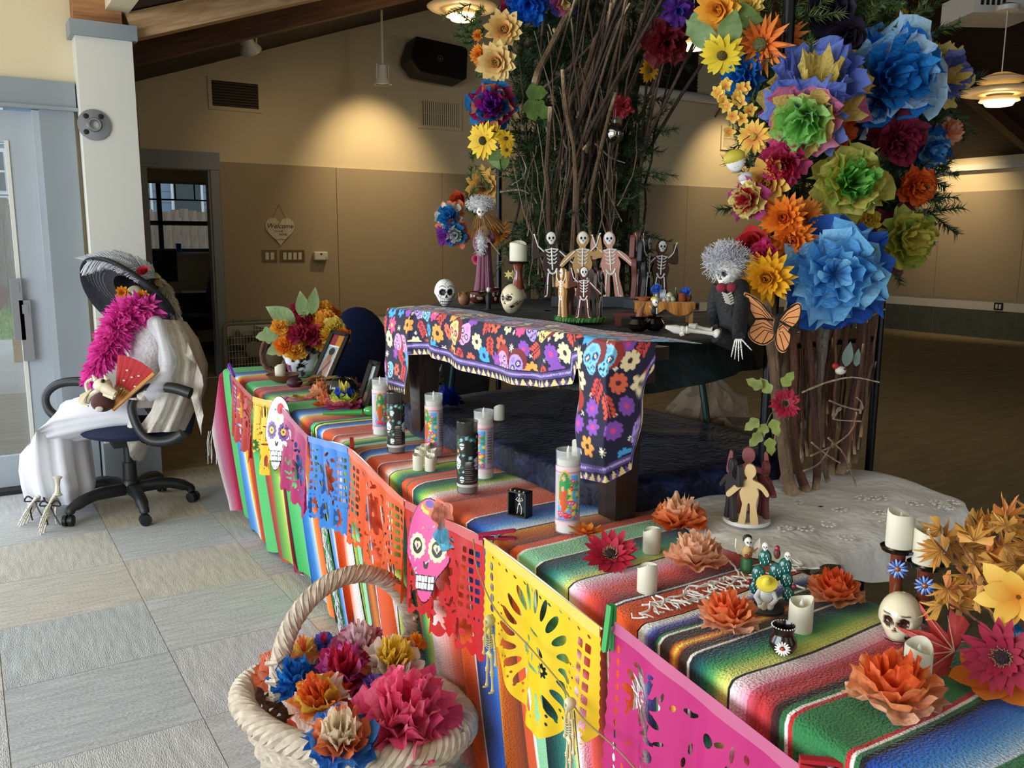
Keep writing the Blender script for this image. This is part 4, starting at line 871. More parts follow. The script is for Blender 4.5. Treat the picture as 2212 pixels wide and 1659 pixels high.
# paper skull masks
def mask_outline(n=60):
    out = []
    for i in range(n):
        a = TAU*i/n; y = cos(a); x = sin(a)
        w = 1.0 if y > -.15 else 1-.42*min(1, (-.15-y)/.35)
        out.append((x*.5*w, y))
    return out
def paper_skull(loc, n, hgt, label, base, eyes, deco):
    t = thing('paper_skull_mask', label, 'paper mask', loc); z = Vector(n).normalized(); up = Vector((0, 0, 1)); up = (up-z*up.dot(z)).normalized(); M = Matrix((up.cross(z), up, z)).transposed().to_4x4(); s = hgt/2
    nu, nv = 96, 150; X, Y = np.meshgrid(np.linspace(-.52, .52, nu), np.linspace(-1.01, 1.01, nv), indexing='ij'); out = mask_outline(); K = Canvas(X, Y, '#141414')
    ins = Canvas(X, Y, '#000000'); ins.poly(out, '#ffffff'); m_in = ins.C[..., 0] > .5
    K.poly([(x*.95, y*.97) for x, y in out], base); deco(K)
    for e in (-1, 1):
        for k in range(11): a = TAU*k/11; K.ell(e*.22+.145*cos(a), .06+.19*sin(a), .05, .06, eyes[0])
        K.ell(e*.22, .06, .15, .20, eyes[0]); K.ell(e*.22, .06, .115, .155, eyes[1]); K.flower(e*.22, .06, .10, 8, eyes[2], eyes[1], 0, .6, .35) if eyes[3] == 'f' else (K.ell(e*.22-.03, .09, .045, .055, eyes[2]), K.ell(e*.22+.03, .09, .045, .055, eyes[2]), K.poly([(e*.22-.07, .08), (e*.22+.07, .08), (e*.22, -.03)], eyes[2]), K.ell(e*.22, .06, .02, .05, eyes[4]))
    for e in (-1, 1): K.ell(e*.03, -.27, .026, .075, '#141414', -e*.25)
    K.poly([(-.23, -.48), (.23, -.44), (.2, -.74), (-.16, -.78)], '#141414')
    for r_ in range(2):
        for k in range(6): K.rect(-.20+k*.068, -.146+k*.068, -.61-r_*.13+.007*k, -.50-r_*.13+.007*k, '#f6f4ee')
    mb = MB(); vs = []; fs = []; id_ = -np.ones((nu, nv), int); cs = []
    for i in range(nu):
        for j in range(nv):
            if m_in[i, j]: id_[i, j] = len(vs); vs.append(M @ Vector((X[i, j]*s*1.02, Y[i, j]*s, .012*(1-X[i, j]**2*4)*.6))); cs.append(tuple(K.C[i, j]))
    for i in range(nu-1):
        for j in range(nv-1):
            q = (id_[i, j], id_[i+1, j], id_[i+1, j+1], id_[i, j+1])
            if min(q) >= 0: fs.append(q)
    mb.add(vs, fs, cs); mb.build('printed_card', mat('glossy_card', None, .3), t, smooth=180, solid=.002); return t, M, s
def deco_white(K):
    K.ell(.06, .66, .13, .15, '#c5333a'); K.ell(.10, .62, .05, .07, '#8f1d2a'); K.ell(-.12, .62, .05, .03, '#3f8a4a', .5)
    for x, y, c in ((-.3, .5, '#e77aa8'), (.32, .42, '#e77aa8'), (-.42, -.2, '#5aa0d0'), (.4, -.25, '#8a5ac0'), (0, .38, '#f0b43a'), (-.05, -.88, '#5aa0d0'), (.08, -.9, '#e77aa8')): K.flower(x, y, .05, 6, c, '#f4f2ec')
def deco_pink(K):
    K.ell(0, .80, .2, .12, '#f3c04a'); K.ell(0, .85, .15, .1, '#e86a3a'); K.ell(0, .88, .1, .07, '#5a3aa0')
    r = random.Random(4)
    for k in range(46): K.ell(r.uniform(-.42, .42), r.uniform(-.95, .8), .03, .012, r.choice(('#f3c04a', '#7ac6d6', '#8ac04a', '#7a3aa0', '#f6e6ee')), r.uniform(0, 3))
    for x in (-.2, .2): K.flower(x, -.86, .06, 5, '#cfd6c4', '#8a9a4a')
q = PX(600, 935, .955); paper_skull((ex(3.15)-.052, 3.135, .70), (-1, -.45, .15), .285, 'white paper skull mask with purple flower eyes', '#f3f1ea', ('#6a3a9a', '#181420', '#f0b43a', 'f', ''), deco_white)
pk, M, s = paper_skull((ex(1.74)-.062, 1.755, .69), (-1, -.5, .15), .255, 'pink paper skull mask with heart eyes and paper roses', '#d8478c', ('#e9e7b0', '#141414', '#e6e69a', 'h', '#6a3a9a'), deco_pink)
for (x, y, c, c2) in ((.30, .74, '#ef8a5a', '#c5552e'), (.42, .36, '#5cbcd8', '#2a7fa6')):
    mb = MB(); mb.M = M @ T3(x*s*1.02, y*s, .010)
    for rr, cc, zz in ((.034, c2, 0), (.030, c, .0012), (.022, c2, .0024), (.019, c, .0036), (.011, c2, .0048), (.008, c, .006)):
        mb.col(cc); mb.prism([(rr*(1+.13*sin(5*a*TAU/30+rr*300))*cos(a*TAU/30), rr*(1+.13*sin(5*a*TAU/30+rr*300))*sin(a*TAU/30)) for a in range(30)], .0012)
    mb.build('paper_rose', mat('glossy_card'), pk, smooth=0)
# ================================================================== FLOWER, SKULL AND BONE BUILDERS
def blossom(mb, M, R, layers, seed=0, n=44, ruf=1.0, torn=.05):
    """tissue-paper bloom: ruffled cups, outermost first; layers = (colour, radius share, cup height share, edge colour)"""
    r = random.Random(seed); nl = len(layers)
    for li, (c, rs, hs, *ec) in enumerate(layers):
        n = 56; c0 = hexc(c) if isinstance(c, str) else c; c1 = hexc(ec[0]) if ec else c0
        k1, k2, k3 = r.choice((4, 5, 6)), r.choice((8, 9, 11)), r.choice((15, 17)); p = [r.uniform(0, TAU) for _ in range(5)]; m = 6
        tear = [r.uniform(-torn, torn)*2 for _ in range(n)]
        A = np.zeros((n, m, 3)); Cc = np.zeros((n, m, 3))
        for i in range(n):
            a = TAU*i/n
            for j in range(m):
                u = j/(m-1); wob = ruf*(.16*sin(k1*a+p[0])+.11*sin(k2*a+p[1]+u*2)+.06*sin(k3*a+p[2]))
                rad = R*rs*(u**.8)*(1+.10*sin(k1*a+p[3])*u+(tear[i] if j == m-1 else 0)); z = R*(hs*u**1.5+wob*u*(.55+.45*(1-rs))+.03*li+.05*sin(13*u+a*3+p[4])*u)
                an = a+.10*ruf*u*sin(k2*a+p[2]); A[i, j] = (rad*cos(an), rad*sin(an), z); t = u*(.7+.3*sin(a*3+p[0])); Cc[i, j] = [c0[q]*(1-t)+c1[q]*t for q in range(3)]
        mb.M = M; mb.grid(A, Cc, closed=True)
    mb.M = None
def petals(mb, M, R, rings, c_in, c_out, seed=0, width=.32, cup=.15, tip=.8, jit=.12, blunt=.55):
    """silk flower; rings = (count, length share, lift angle, curl)"""
    r = random.Random(seed); ci, co = hexc(c_in), hexc(c_out)
    for (cnt, ls, lift, curl) in rings:
        o = r.uniform(0, TAU)
        for k in range(cnt):
            a = o+TAU*k/cnt+r.uniform(-jit, jit); L = R*ls*r.uniform(.9, 1.08); lf = lift+r.uniform(-.12, .12); w = R*width*(.75+.5*ls)*r.uniform(.85, 1.1); nl = 5
            A = np.zeros((3, nl+1, 3)); Cc = np.zeros((3, nl+1, 3)); x = .06*R; z = 0; ang = lf
            for j in range(nl+1):
                u = j/nl; ww = w*(max(0, sin(min(1, u*1.01)**tip*PI))**blunt*.5+.04*(1-u))
                for i in range(3):
                    s = i-1; A[i, j] = (x, s*ww, z+abs(s)*cup*ww*1.2); Cc[i, j] = [ci[q]*(1-u)**1.3+co[q]*(1-(1-u)**1.3) for q in range(3)]
                x += L/nl*cos(ang); z += L/nl*sin(ang); ang += curl/nl
            mb.M = M @ RZ(a); mb.grid(A, Cc)
    mb.M = None
def leaf_shape(mb, M, L, W, c, c2=None, lobes=0, bend=.3, fold=.15):
    """pointed or lobed leaf along local +x"""
    n = 12; A = np.zeros((3, n, 3)); Cc = np.zeros((3, n, 3)); c = hexc(c) if isinstance(c, str) else c; c2 = (hexc(c2) if isinstance(c2, str) else c2) or c
    for j in range(n):
        u = j/(n-1); w = W*.5*sin(PI*u**.75)
        if lobes: w *= .62+.5*abs(sin(u*PI*lobes))
        for i in range(3): A[i, j] = (L*u, (i-1)*w+(.08*W*sin(u*9) if i == 1 else 0)*0, -bend*L*u*u*.5+abs(i-1)*fold*w+.02*L*sin(u*8+i)); t = u*.7+.3*abs(i-1); Cc[i, j] = [c[q]*(1-t)+c2[q]*t for q in range(3)]
    mb.M = M; mb.grid(A, Cc); mb.M = None
def maple(mb, M, R, c, c2, veins='#c9a27a'):
    pts = []; tips = [(-.05, -.55), (.30, -.66), (.20, -.22), (.80, -.58), (.42, -.13), (1.0, 0), (.42, .13), (.80, .58), (.20, .22), (.30, .66), (-.05, .55), (.0, .12)]
    a, b = hexc(c), hexc(c2); vs = [(0, 0, 0)]; cs = [a]
    out = []
    full = [(-.02, -.06)]+tips
    for k in range(len(full)):
        p, q = full[k], full[(k+1) % len(full)]
        for u in (0, .33, .66): x, y = p[0]+(q[0]-p[0])*u, p[1]+(q[1]-p[1])*u; s = 1+(.07 if u == .33 else -.05 if u == .66 else 0); out.append((x*s, y*s))
    for x, y in out: vs.append((x*R, y*R, -.12*R*(x*x+y*y)+.05*R*sin(7*x)+.04*R*cos(9*y))); cs.append(mixc(a, b, min(1, math.hypot(x, y))))
    n = len(out); mb.M = M; mb.add(vs, [(0, 1+k, 1+(k+1) % n) for k in range(n)], cs)
    mb.col(veins)
    for tx, ty in ((1, 0), (.8, .55), (.8, -.55), (.35, .62), (.35, -.62)): mb.tube([(0, 0, .004), (tx*R*.85, ty*R*.85, -.1*R*(tx*tx+ty*ty)*.72+.006)], [R*.014, R*.004], 4, cap=False)
    mb.M = None
def skull(mb, M, R, base='#e8e2d0', dark='#17130f', n=40, m=30, paint=None, jaw=1.0, teeth=True):
    """skull facing local -y, chin down; R = half height"""
    a = np.linspace(-PI, PI, n, endpoint=False); t = np.linspace(.02, PI-.02, m); Aa, Tt = np.meshgrid(a, t, indexing='ij')
    sT = np.where(Tt < PI/2, np.sin(Tt), np.sin(Tt)**.62); x = sT*np.sin(Aa); y = -sT*np.cos(Aa); z = np.cos(Tt); fr = np.clip(-y, 0, 1)
    low = np.clip((-z-.10)/.9, 0, 1); wx = .76-.34*low**.7; X = x*wx; Y = y*np.where(y > 0, .92, .80-.06*low); Z = z*np.where(z > 0, .92, 1.02)
    Y = Y+np.where(y > 0, -.45*low*y, 0); Y = Y-.10*np.exp(-((z+.62)/.25)**2)*fr*jaw
    C_ = np.empty(X.shape+(3,)); C_[...] = hexc(base); dk = hexc(dark)
    for e in (-1, 1):
        d = np.hypot((X-e*.27)/.21, (Z-.02)/.205); g = np.exp(-(d*1.05)**4)*(y < .1); Y = Y+.22*g; C_[(d < .97) & (y < 0)] = dk
        d = np.hypot((X-e*.47)/.17, (Z+.30)/.10); Y = Y-.05*np.exp(-d*d)*(y < .2)
    nose = (np.abs(X) < .11*np.clip((-.12-Z)/.22, 0, 1)) & (Z > -.36) & (Z < -.13) & (y < 0); Y = Y+.08*nose; C_[nose] = dk
    if teeth:
        tb = (np.abs(X) < .30) & (Z < -.47) & (Z > -.80) & (y < 0); C_[tb & (np.abs(Z+.63) < .018)] = dk; C_[tb & (np.mod(X+.3, .1) < .022)] = dk
    if paint: paint(C_, X, Y, Z, y)
    A = np.stack([X, Y, Z], -1)*R; mb.M = M; mb.grid(A, C_, closed=True); mb.M = None
def bone(mb, a, b, r, c='#e2dcc8', k=1.7):
    a, b = Vector(a), Vector(b); d = b-a; mb.col(c); ps = [a, a+d*.06, a+d*.18, a+d*.5, a+d*.82, a+d*.94, b]; mb.tube(ps, [r*k*.6, r*k, r*1.05, r*.85, r*1.05, r*k, r*k*.6], 7)
def hand_bones(mb, M, s, c='#e2dcc8', spread=.28):
    """skeletal hand or foot reaching along local +x, palm down"""
    mb.M = M; mb.col(c)
    for k in range(4): mb.sph((.08*s, (-.12+.08*k)*s, 0), .055*s, 6, 5)
    for k in range(5):
        f = (k-2)/2; an = f*spread; L = s*(.95-.16*abs(f)-(.18 if k == 0 else 0)); p = Vector((.1*s, f*.16*s, 0)); d = Vector((cos(an), sin(an), -.06))
        if k == 0: d = Vector((cos(.75), -sin(.75), -.05))
        for q0, q1, rr in ((0, .42, .040), (.45, .68, .034), (.71, .86, .030), (.88, 1.0, .022)):
            e = d+Vector((0, 0, -.35*q1*q1)); mb.tube([p+d*L*q0+Vector((0, 0, -.16*L*q0*q0)), p+d*L*(q0+q1)/2+Vector((0, 0, -.16*L*((q0+q1)/2)**2)), p+d*L*q1+Vector((0, 0, -.16*L*q1*q1))], [rr*s*1.15, rr*s*.7, rr*s*1.05], 6)
    mb.M = None
def ribcage(mb, M, s, c='#e2dcc8', n=7):
    mb.M = M; mb.col(c); mb.tube([(0, .10*s, -.1*s+i*.12*s) for i in range(10)], [.045*s if i % 2 else .03*s for i in range(10)], 6)
    for k in range(n):
        z = (.15+.115*k)*s; w = (.30+.05*sin(k/ (n-1)*PI)-.05*(k/(n-1)))*s
        for e in (-1, 1): mb.tube([(0, .1*s, z+.05*s), (e*w*.7, .12*s, z+.03*s), (e*w, -.02*s, z-.04*s), (e*w*.7, -.18*s, z-.10*s), (e*.05*s, -.2*s, z-.10*s)], .020*s, 5)
    mb.tube([(0, -.2*s, .12*s), (0, -.2*s, .85*s)], .03*s, 6); mb.M = None
def mini_skeleton(mb, M, s, pose, c='#d9cf9f', dark='#3a3320'):
    """tiny hanging skeleton, s = height; pose = joint offsets in units of s (y left out)"""
    J = lambda k: Vector((pose[k][0]*s, pose[k][2]*s if len(pose[k]) > 2 else 0, pose[k][1]*s))
    skull(mb, M @ T3(*J('head')), .085*s, c, dark, 18, 14)
    ribcage(mb, M @ T3(*(J('neck')-Vector((0, 0, .25*s)))), .26*s, c, 5)
    mb.M = M; mb.col(c)
    mb.tube([J('neck'), J('hip')], .014*s, 6); mb.sph(J('hip'), (.065*s, .03*s, .04*s), 8, 6)
    for e in 'LR':
        bone(mb, J('neck')+Vector(((-.1 if e == 'L' else .1)*s, 0, -.03*s)), J('el'+e), .015*s, c); bone(mb, J('el'+e), J('ha'+e), .014*s, c); mb.sph(J('ha'+e), .026*s, 6, 5)
        bone(mb, J('hip')+Vector(((-.05 if e == 'L' else .05)*s, 0, 0)), J('kn'+e), .018*s, c); bone(mb, J('kn'+e), J('ft'+e), .016*s, c); mb.sph(J('ft'+e)+Vector((0, -.02*s, -.01*s)), (.02*s, .045*s, .014*s), 6, 5)
    mb.M = None
HANG = dict(head=(0, .92), neck=(0, .82), hip=(0, .48), elL=(-.16, .62), haL=(-.17, .42), elR=(.16, .62), haR=(.18, .42), knL=(-.07, .25), ftL=(-.08, .02), knR=(.07, .25), ftR=(.09, .02))
def toward_cam(p): d = CAM-Vector(p); return d.normalized()
# ================================================================== CANDLES
WAXM = mat('ivory_wax', '#e9e4cf', .5, transl=.25, noise=(20, .03))
FLAMEM = mat('plastic_flame', '#f2efe4', .4, transl=.3)
CGLASS = mat('candle_glass', '#e6eeee', .05, alpha=.22, spec=.8)
def glass_candle(px, py, kind, label, rot=0, hh=.187):
    q = P(px, py, T); r = .0268; t = thing('prayer_candle', label, 'candle', (q.x, q.y, T+.002), 0, 'tall glass prayer candles'); n = 56
    face = math.atan2(-q.y, -q.x)+rot; m = 90
    zs = np.linspace(.020, hh-.034, m); an = np.linspace(0, TAU, n, endpoint=False); An, Z = np.meshgrid(an, zs, indexing='ij')
    S = (np.mod(An-face+PI, TAU)-PI)*r; U = (Z-.02)/(hh-.054)
    if kind == 'G':
        K = Canvas(S, Z, '#b9b3c0'); K.put(U > .93, '#e3c3c8'); K.put(U < .07, '#e3c3c8'); K.put((np.abs(U-.905) < .008) | (np.abs(U-.095) < .008), '#c58a96')
        x0, x1 = -.026, .022; K.rect(x0-.0012, x1+.0012, .034, hh-.052, '#3f7fa8'); K.rect(x0, x1, .035, hh-.053, '#4aa9e6')
        K.ell(-.010, .100, .017, .046, '#e8a83c'); K.ell(-.010, .100, .0135, .042, '#2f8f56'); K.ell(-.012, .082, .0075, .034, '#d0552e'); K.ell(-.011, .128, .0052, .0075, '#c98a5a'); K.ell(-.009, .118, .010, .016, '#2f8f56'); K.ell(-.012, .127, .004, .006, '#d9a67c'); K.ell(-.014, .104, .004, .006, '#d9a67c')
        rr = random.Random(5)
        for k in range(26): a, b = rr.uniform(.001, .021), rr.uniform(.037, .125); K.ell(a, b, .0045, .003, '#3f9a4c', rr.uniform(0, 3))
        for k in range(17): a, b = rr.uniform(.000, .020), rr.uniform(.038, .122); K.flower(a, b, .0052, 6, rr.choice(('#d83a8a', '#e9c53a', '#d8354a')), '#f3e0a0', 0, .8, .3)
        for k in range(8): K.flower(rr.uniform(-.024, .002), rr.uniform(.037, .052), .005, 6, rr.choice(('#d83a5a', '#d8354a')), '#f0c0b0', 0, .8, .3)
        K.rect(.029, .046, .045, .140, '#a39fae')
        for k in range(12): K.rect(.031, .044, .050+k*.0072, .0525+k*.0072, '#5d5a66')
        K.rect(.052, .07, .06, .13, '#9a96a4')
    else:
        K = Canvas(S, Z, '#23241f'); rr = random.Random(8)
        for k in range(60): K.ell(rr.uniform(-.08, .08), rr.uniform(.022, .15), .006, .0022, rr.choice(('#3f7d3a', '#2f6a55')), rr.uniform(0, 3))
        for k in range(46): K.flower(rr.uniform(-.08, .08), rr.uniform(.022, .15), rr.uniform(.003, .0055), 6, rr.choice(('#5ba7c6', '#c9833a', '#7fb3c9', '#4a9aa8')), '#f3ead0', 0, .8, .3)
        for sx in (-.060, -.026, .030): skull_print(K, sx, .080, .016, PI, '#dfe4e2', '#4a9aa8', '#f3ead0')
        for sx in (-.043, -.012, .045):
            for z in (.04, .125): skull_print(K, sx, z, .009, PI, '#dfe4e2', '#4a9aa8', '#f3ead0')
        K.rect(-.006, .020, .026, .088, '#2b2b29')
        for k in range(9): K.rect(-.003, .017-.002*(k % 3), .034+k*.0055, .0358+k*.0055, '#7d7d78')
        K.ell(.006, .084, .009, .002, '#a8a8a0'); K.put(U < .05, '#c9c3bd')
    mb = MB(); mb.grid(np.stack([(r+.0004)*np.cos(An), (r+.0004)*np.sin(An), Z], -1), K.C, closed=True); mb.build('printed_sleeve', mat('candle_label', None, .25), t, smooth=180)
    prof = [(r*.85, 0), (r, .003), (r, hh-.006), (r*1.03, hh-.003), (r, hh), (r*.93, hh-.002), (r*.92, .02)]
    mb = MB(); mb.lathe(prof, 28, cap=False); mb.build('glass_jar', CGLASS if kind == 'G' else mat('smoked_glass', '#3a3c3a', .05, alpha=.5, spec=.6), t)
    MB().lathe([(r*.9, .004), (r*.9, .0195)], 24).build('base_band', WHITEM, t)
    if kind == 'G':
        MB().lathe([(r*.9, hh-.036), (r*.9, hh-.022), (r*.82, hh-.020), (.002, hh-.020)], 24).build('wax_top', WAXM, t)
        MB().lathe([(.0005, hh-.004+.012), (.003, hh+.002), (.0042, hh-.008), (.003, hh-.02)], 12).build('led_flame', FLAMEM, t)
glass_candle(823, 940, 'G', 'tall prayer candle with a saintly figure beside the small framed photo', .35)
glass_candle(856, 978, 'B', 'black skull-print glass candle standing left of the purple print', .0)
glass_candle(938, 985, 'G', 'tall prayer candle with a blue label in front of the purple print', -.55)
glass_candle(1045, 1034, 'G', 'tall prayer candle behind the nearer black skull candle', -.75)
glass_candle(1010, 1065, 'B', 'black skull-print glass candle near the middle of the orange blanket', -.1)
glass_candle(1225, 1150, 'G', 'tallest looking prayer candle beside the bench leg with saint in red robe', .1)
def votive(loc, label, r=.0165, h=.046, seed=0, group='small ivory electric candles'):
    t = thing('votive_candle', label, 'candle', loc, 0, group); n = 28; rr = random.Random(seed); ph = rr.uniform(0, TAU)
    A = []
    for i in range(n):
        a = TAU*i/n; top = h*(1+.09*sin(a+ph)+.05*sin(2*a+ph*2)); rx = r*(1+.015*sin(3*a+ph))
        A.append([(rx*.97*cos(a), rx*.97*sin(a), 0), (rx*cos(a), rx*sin(a), h*.06), (rx*cos(a), rx*sin(a), h*.5), (rx*cos(a), rx*sin(a), top-.002), (rx*.93*cos(a), rx*.93*sin(a), top), (rx*.80*cos(a), rx*.80*sin(a), top-.004), (rx*.72*cos(a), rx*.72*sin(a), h*.80), (0, 0, h*.79)])
    mb = MB(); mb.grid(np.array(A), closed=True); mb.build('wax_body', WAXM, t)
    MB().lathe([(.0003, h*1.03), (r*.16, h*.92), (r*.2, h*.85), (r*.12, h*.78)], 10).build('led_flame', FLAMEM, t)
def vot(px, py, label, z=T, **k): q = P(px, py, z); votive((q.x, q.y, z+.002), label, **k)
for k, (px, py, w_) in enumerate(((903, 1016, 'front left'), (929, 1018, 'front right'), (907, 1002, 'back left'), (933, 1004, 'back right'), (919, 992, 'rearmost'))): vot(px, py, 'ivory votive candle, %s of the tight cluster between the black candles' % w_, r=.0145, h=.042, seed=k)
vot(1078, 908, 'ivory votive candle alone at the back of the navy velvet', .862, r=.017, h=.046, seed=9); vot(1249, 990, 'ivory votive candle on the navy velvet left of the printed bench leg', .862, r=.017, h=.047, seed=10)
vot(1407, 1194, 'ivory votive candle between the red flower and the top orange flower', r=.0185, h=.050, seed=11); vot(1397, 1279, 'ivory votive candle on the plain orange band', r=.0185, h=.050, seed=12)
vot(1728, 1364, 'ivory votive candle behind the small black pot', r=.0195, h=.053, seed=13); vot(1979, 1476, 'ivory votive candle leaning against the red maple leaf', r=.0195, h=.058, seed=14)
# ================================================================== TISSUE FLOWERS ON THE NEAR BLANKETS
ORT = ['#f6c3a0', '#f0a070', '#ee7a3a', '#f08a4a', '#ee6f30']
def table_bloom(px, py, R, layers, label, seed, tilt=0, z=T, group='tissue flowers on the table'):
    q = P(px, py, z); mb = MB(); M = RX(tilt*.6) @ RZ(seed); blossom(mb, M, R, layers, seed); o = mb.build('tissue_flower', TISSUE, None, (q.x, q.y, z+R*.22), smooth=60); return tag(o, label, 'paper flower', group)
OF = lambda a, b, c: [(a, 1.0, .20, a), (a, .95, .42, b), (b, .80, .58, b), (b, .62, .72, c), (c, .46, .80, c), (c, .28, .82, c)]
table_bloom(1467, 1146, .060, OF('#f06a2a', '#f79a5c', '#fbc8a0'), 'orange tissue flower lying on the edge of the white cloth', 3)
table_bloom(1503, 1230, .056, OF('#f7b88c', '#fbcaa8', '#f8c29c'), 'pale peach tissue flower beside the blue band', 5)
table_bloom(1572, 1362, .050, OF('#fbc29c', '#f79a60', '#f0703a'), 'orange tissue flower in front of the cactus figure', 8)
table_bloom(1803, 1306, .048, OF('#fabb90', '#f58a4e', '#f0642a'), 'orange tissue flower at the back edge near the skull candlestick', 12)
table_bloom(1930, 1535, .062, OF('#fbc6a0', '#f79a5e', '#f0662c'), 'largest orange tissue flower on the dark green band', 14)
q = P(1268, 1172, T); mb = MB(); petals(mb, T3(0, 0, .016), .042, [(9, 1, .1, .3), (8, .8, .5, .2), (7, .55, .9, .1)], '#e2571e', '#ee8c2e', 4, .26); tag(mb.build('silk_leaf_flower', PETAL, None, (q.x, q.y, T+.004), smooth=180), 'spiky orange silk flower beside the nearest tall candle', 'silk flower')
def gerbera(loc, M, R, label, c_in='#7a0f2a', c_out='#c81e3c', seed=0, parent=None, name='silk_gerbera', cc='#2c1a1c', rim='#b9a07a'):
    t = thing(name, label, 'silk flower', loc) if parent is None else parent
    mb = MB(); petals(mb, M, R, [(14, 1.0, .12, .25), (13, .92, .26, .2), (11, .62, .5, .2)], c_in, c_out, seed, .25, .12, .72); mb.build('petals', PETAL, t, smooth=180)
    mb = MB(cc); mb.M = M @ T3(0, 0, R*.10); mb.sph((0, 0, 0), (R*.20, R*.20, R*.12), 14, 8); mb.M = None; mb.build('flower_centre', mat('seed_centre', None, .9, bump=(300, 1)), t)
    mb = MB(rim); r = random.Random(seed+1)
    for k in range(40): a = TAU*k/40; b = R*r.uniform(.18, .30); mb.M = M; mb.tube([(b*.8*cos(a), b*.8*sin(a), R*.10), (b*1.05*cos(a), b*1.05*sin(a), R*.20)], R*.012, 4)
    mb.M = None; mb.build('stamens', PETAL, t); return t
q = P(1318, 1218, T); gerbera((q.x, q.y, T+.018), face_to(Vector((-.35, -.45, .8))), .056, 'crimson silk gerbera lying beside the spiky orange flower', seed=2)
q = P(1255, 1235, T)
# ================================================================== FIGURES AND POTS ON THE NEAR TABLE
q = P(1690, 1412, T); t = thing('clay_pot', 'tiny glossy black pot with a painted white daisy', 'pot', (q.x, q.y, T+.002), -.23)
mb = MB('#1c0f0d'); mb.lathe([(.011, 0), (.0165, .004), (.0215, .014), (.021, .022), (.016, .030), (.0155, .036), (.0185, .045), (.0175, .046), (.0135, .036), (.0135, .02), (.001, .012)], 28, cap=False, cs=None); mb.build('pot_body', GLOSS, t)
for i in range(26): a = TAU*i/26; mb = MB('#e6e2d8') if i == 0 else mb; mb.sph((.0182*cos(a), .0182*sin(a), .0455), .0013, 5, 4)
mb.build('rim_beads', GLOSS, t)
d = Vector((-.62, -.78, 0)); mb = MB('#f3f1ea'); Mx = T3(d.x*.0214, d.y*.0214, .015) @ face_to(d)
for i in range(15): a = TAU*i/15; mb.M = Mx @ RZ(a); mb.sph((.0072, 0, -.0012), (.0055, .0016, .0012), 7, 5)
mb.col('#c32a2a'); mb.M = Mx; mb.sph((0, 0, .0), (.003, .003, .0016), 8, 6); mb.M = None; mb.build('painted_daisy', GLOSS, t)
mb = MB('#1c0f0d'); mb.tube([(.004, .017, .044), (.006, .024, .040), (.005, .022, .028), (.004, .018, .024)], .0024, 6); mb.build('handle', GLOSS, t)
# skull candle holder with two candles
q = P(1940, 1385, T); sh = thing('skull_candle_holder', 'cream ceramic skull candlestick with two blue flowers', 'candle holder', (q.x, q.y, T+.002), -1.2)
def hold_paint(C_, X, Y, Z, y):
    br = (np.abs(Z-.27-.25*np.abs(X)+.35*X*X) < .02) & (np.abs(X) > .08) & (np.abs(X) < .5) & (y < 0); C_[br] = hexc('#2a1712')
    for k in range(7): C_[(np.abs((X-.50)*1.0-(Y+.05)*.0) < .2) & (np.abs(Z-.05+.09*k*.6-(Y)*.9) < .018) & (y > -.75) & (y < .1) & (X > 0)] = hexc('#1c1a14')
mb = MB(); skull(mb, T3(0, 0, .041) @ RX(.05), .043, '#e6d9b8', '#3a1a12', 64, 48, hold_paint, 1.0, False); mb.col('#2a1712'); mb.M = T3(0, 0, .041); mb.tube([(-.014, -.0355, -.027), (0, -.038, -.029), (.014, -.0355, -.027)], .0009, 5); mb.M = None; mb.build('skull', GLOSS, sh)
for x, y in ((.03, .012), (-.02, .03), (.022, .030)): MB('#e6d9b8').lathe([(.006, 0), (.005, .02)], 10, c=(x, y, 0)).build('foot', GLOSS, sh)
for k, (x, z, fx) in enumerate(((-.016, .140, -.016), (.026, .122, .024))):
    mb = MB('#6b2f1a'); mb.tube([(x*.8, .028, .04), (x, .028, z*.6), (x, .028, z)], [.012, .010, .012], 10); mb.build('candle_arm', GLOSS, sh)
    MB('#14120f').lathe([(.008, z-.004), (.026, z), (.0285, z+.006), (.0265, z+.005), (.002, z+.002)], 26, c=(x, .028, 0)).build('drip_tray', GLOSS, sh)
    mb = MB(); Mx = T3(x+.004, .012, z-.026) @ face_to((.05, -1, .1))
    for i in range(14): a = TAU*i/14; mb.col('#2a4f9a' if i % 2 else '#7f9fd0'); mb.M = Mx @ RZ(a); mb.sph((.0095, 0, 0), (.0075, .0023, .002), 7, 5)
    mb.col('#8a4a2a'); mb.M = Mx; mb.sph((0, 0, .001), (.005, .005, .003), 8, 6); mb.M = None; mb.build('ceramic_flower', GLOSS, sh)
R_ = RZ(-1.2)
for k, (x, z, lab) in enumerate(((-.016, .147, 'ivory candle on the taller arm of the skull candlestick'), (.026, .129, 'ivory candle on the lower arm of the skull candlestick'))):
    p = Vector((q.x, q.y, T+.002))+(R_ @ Vector((x, .028, z))); votive(p, lab, .0212, .056, 20+k)
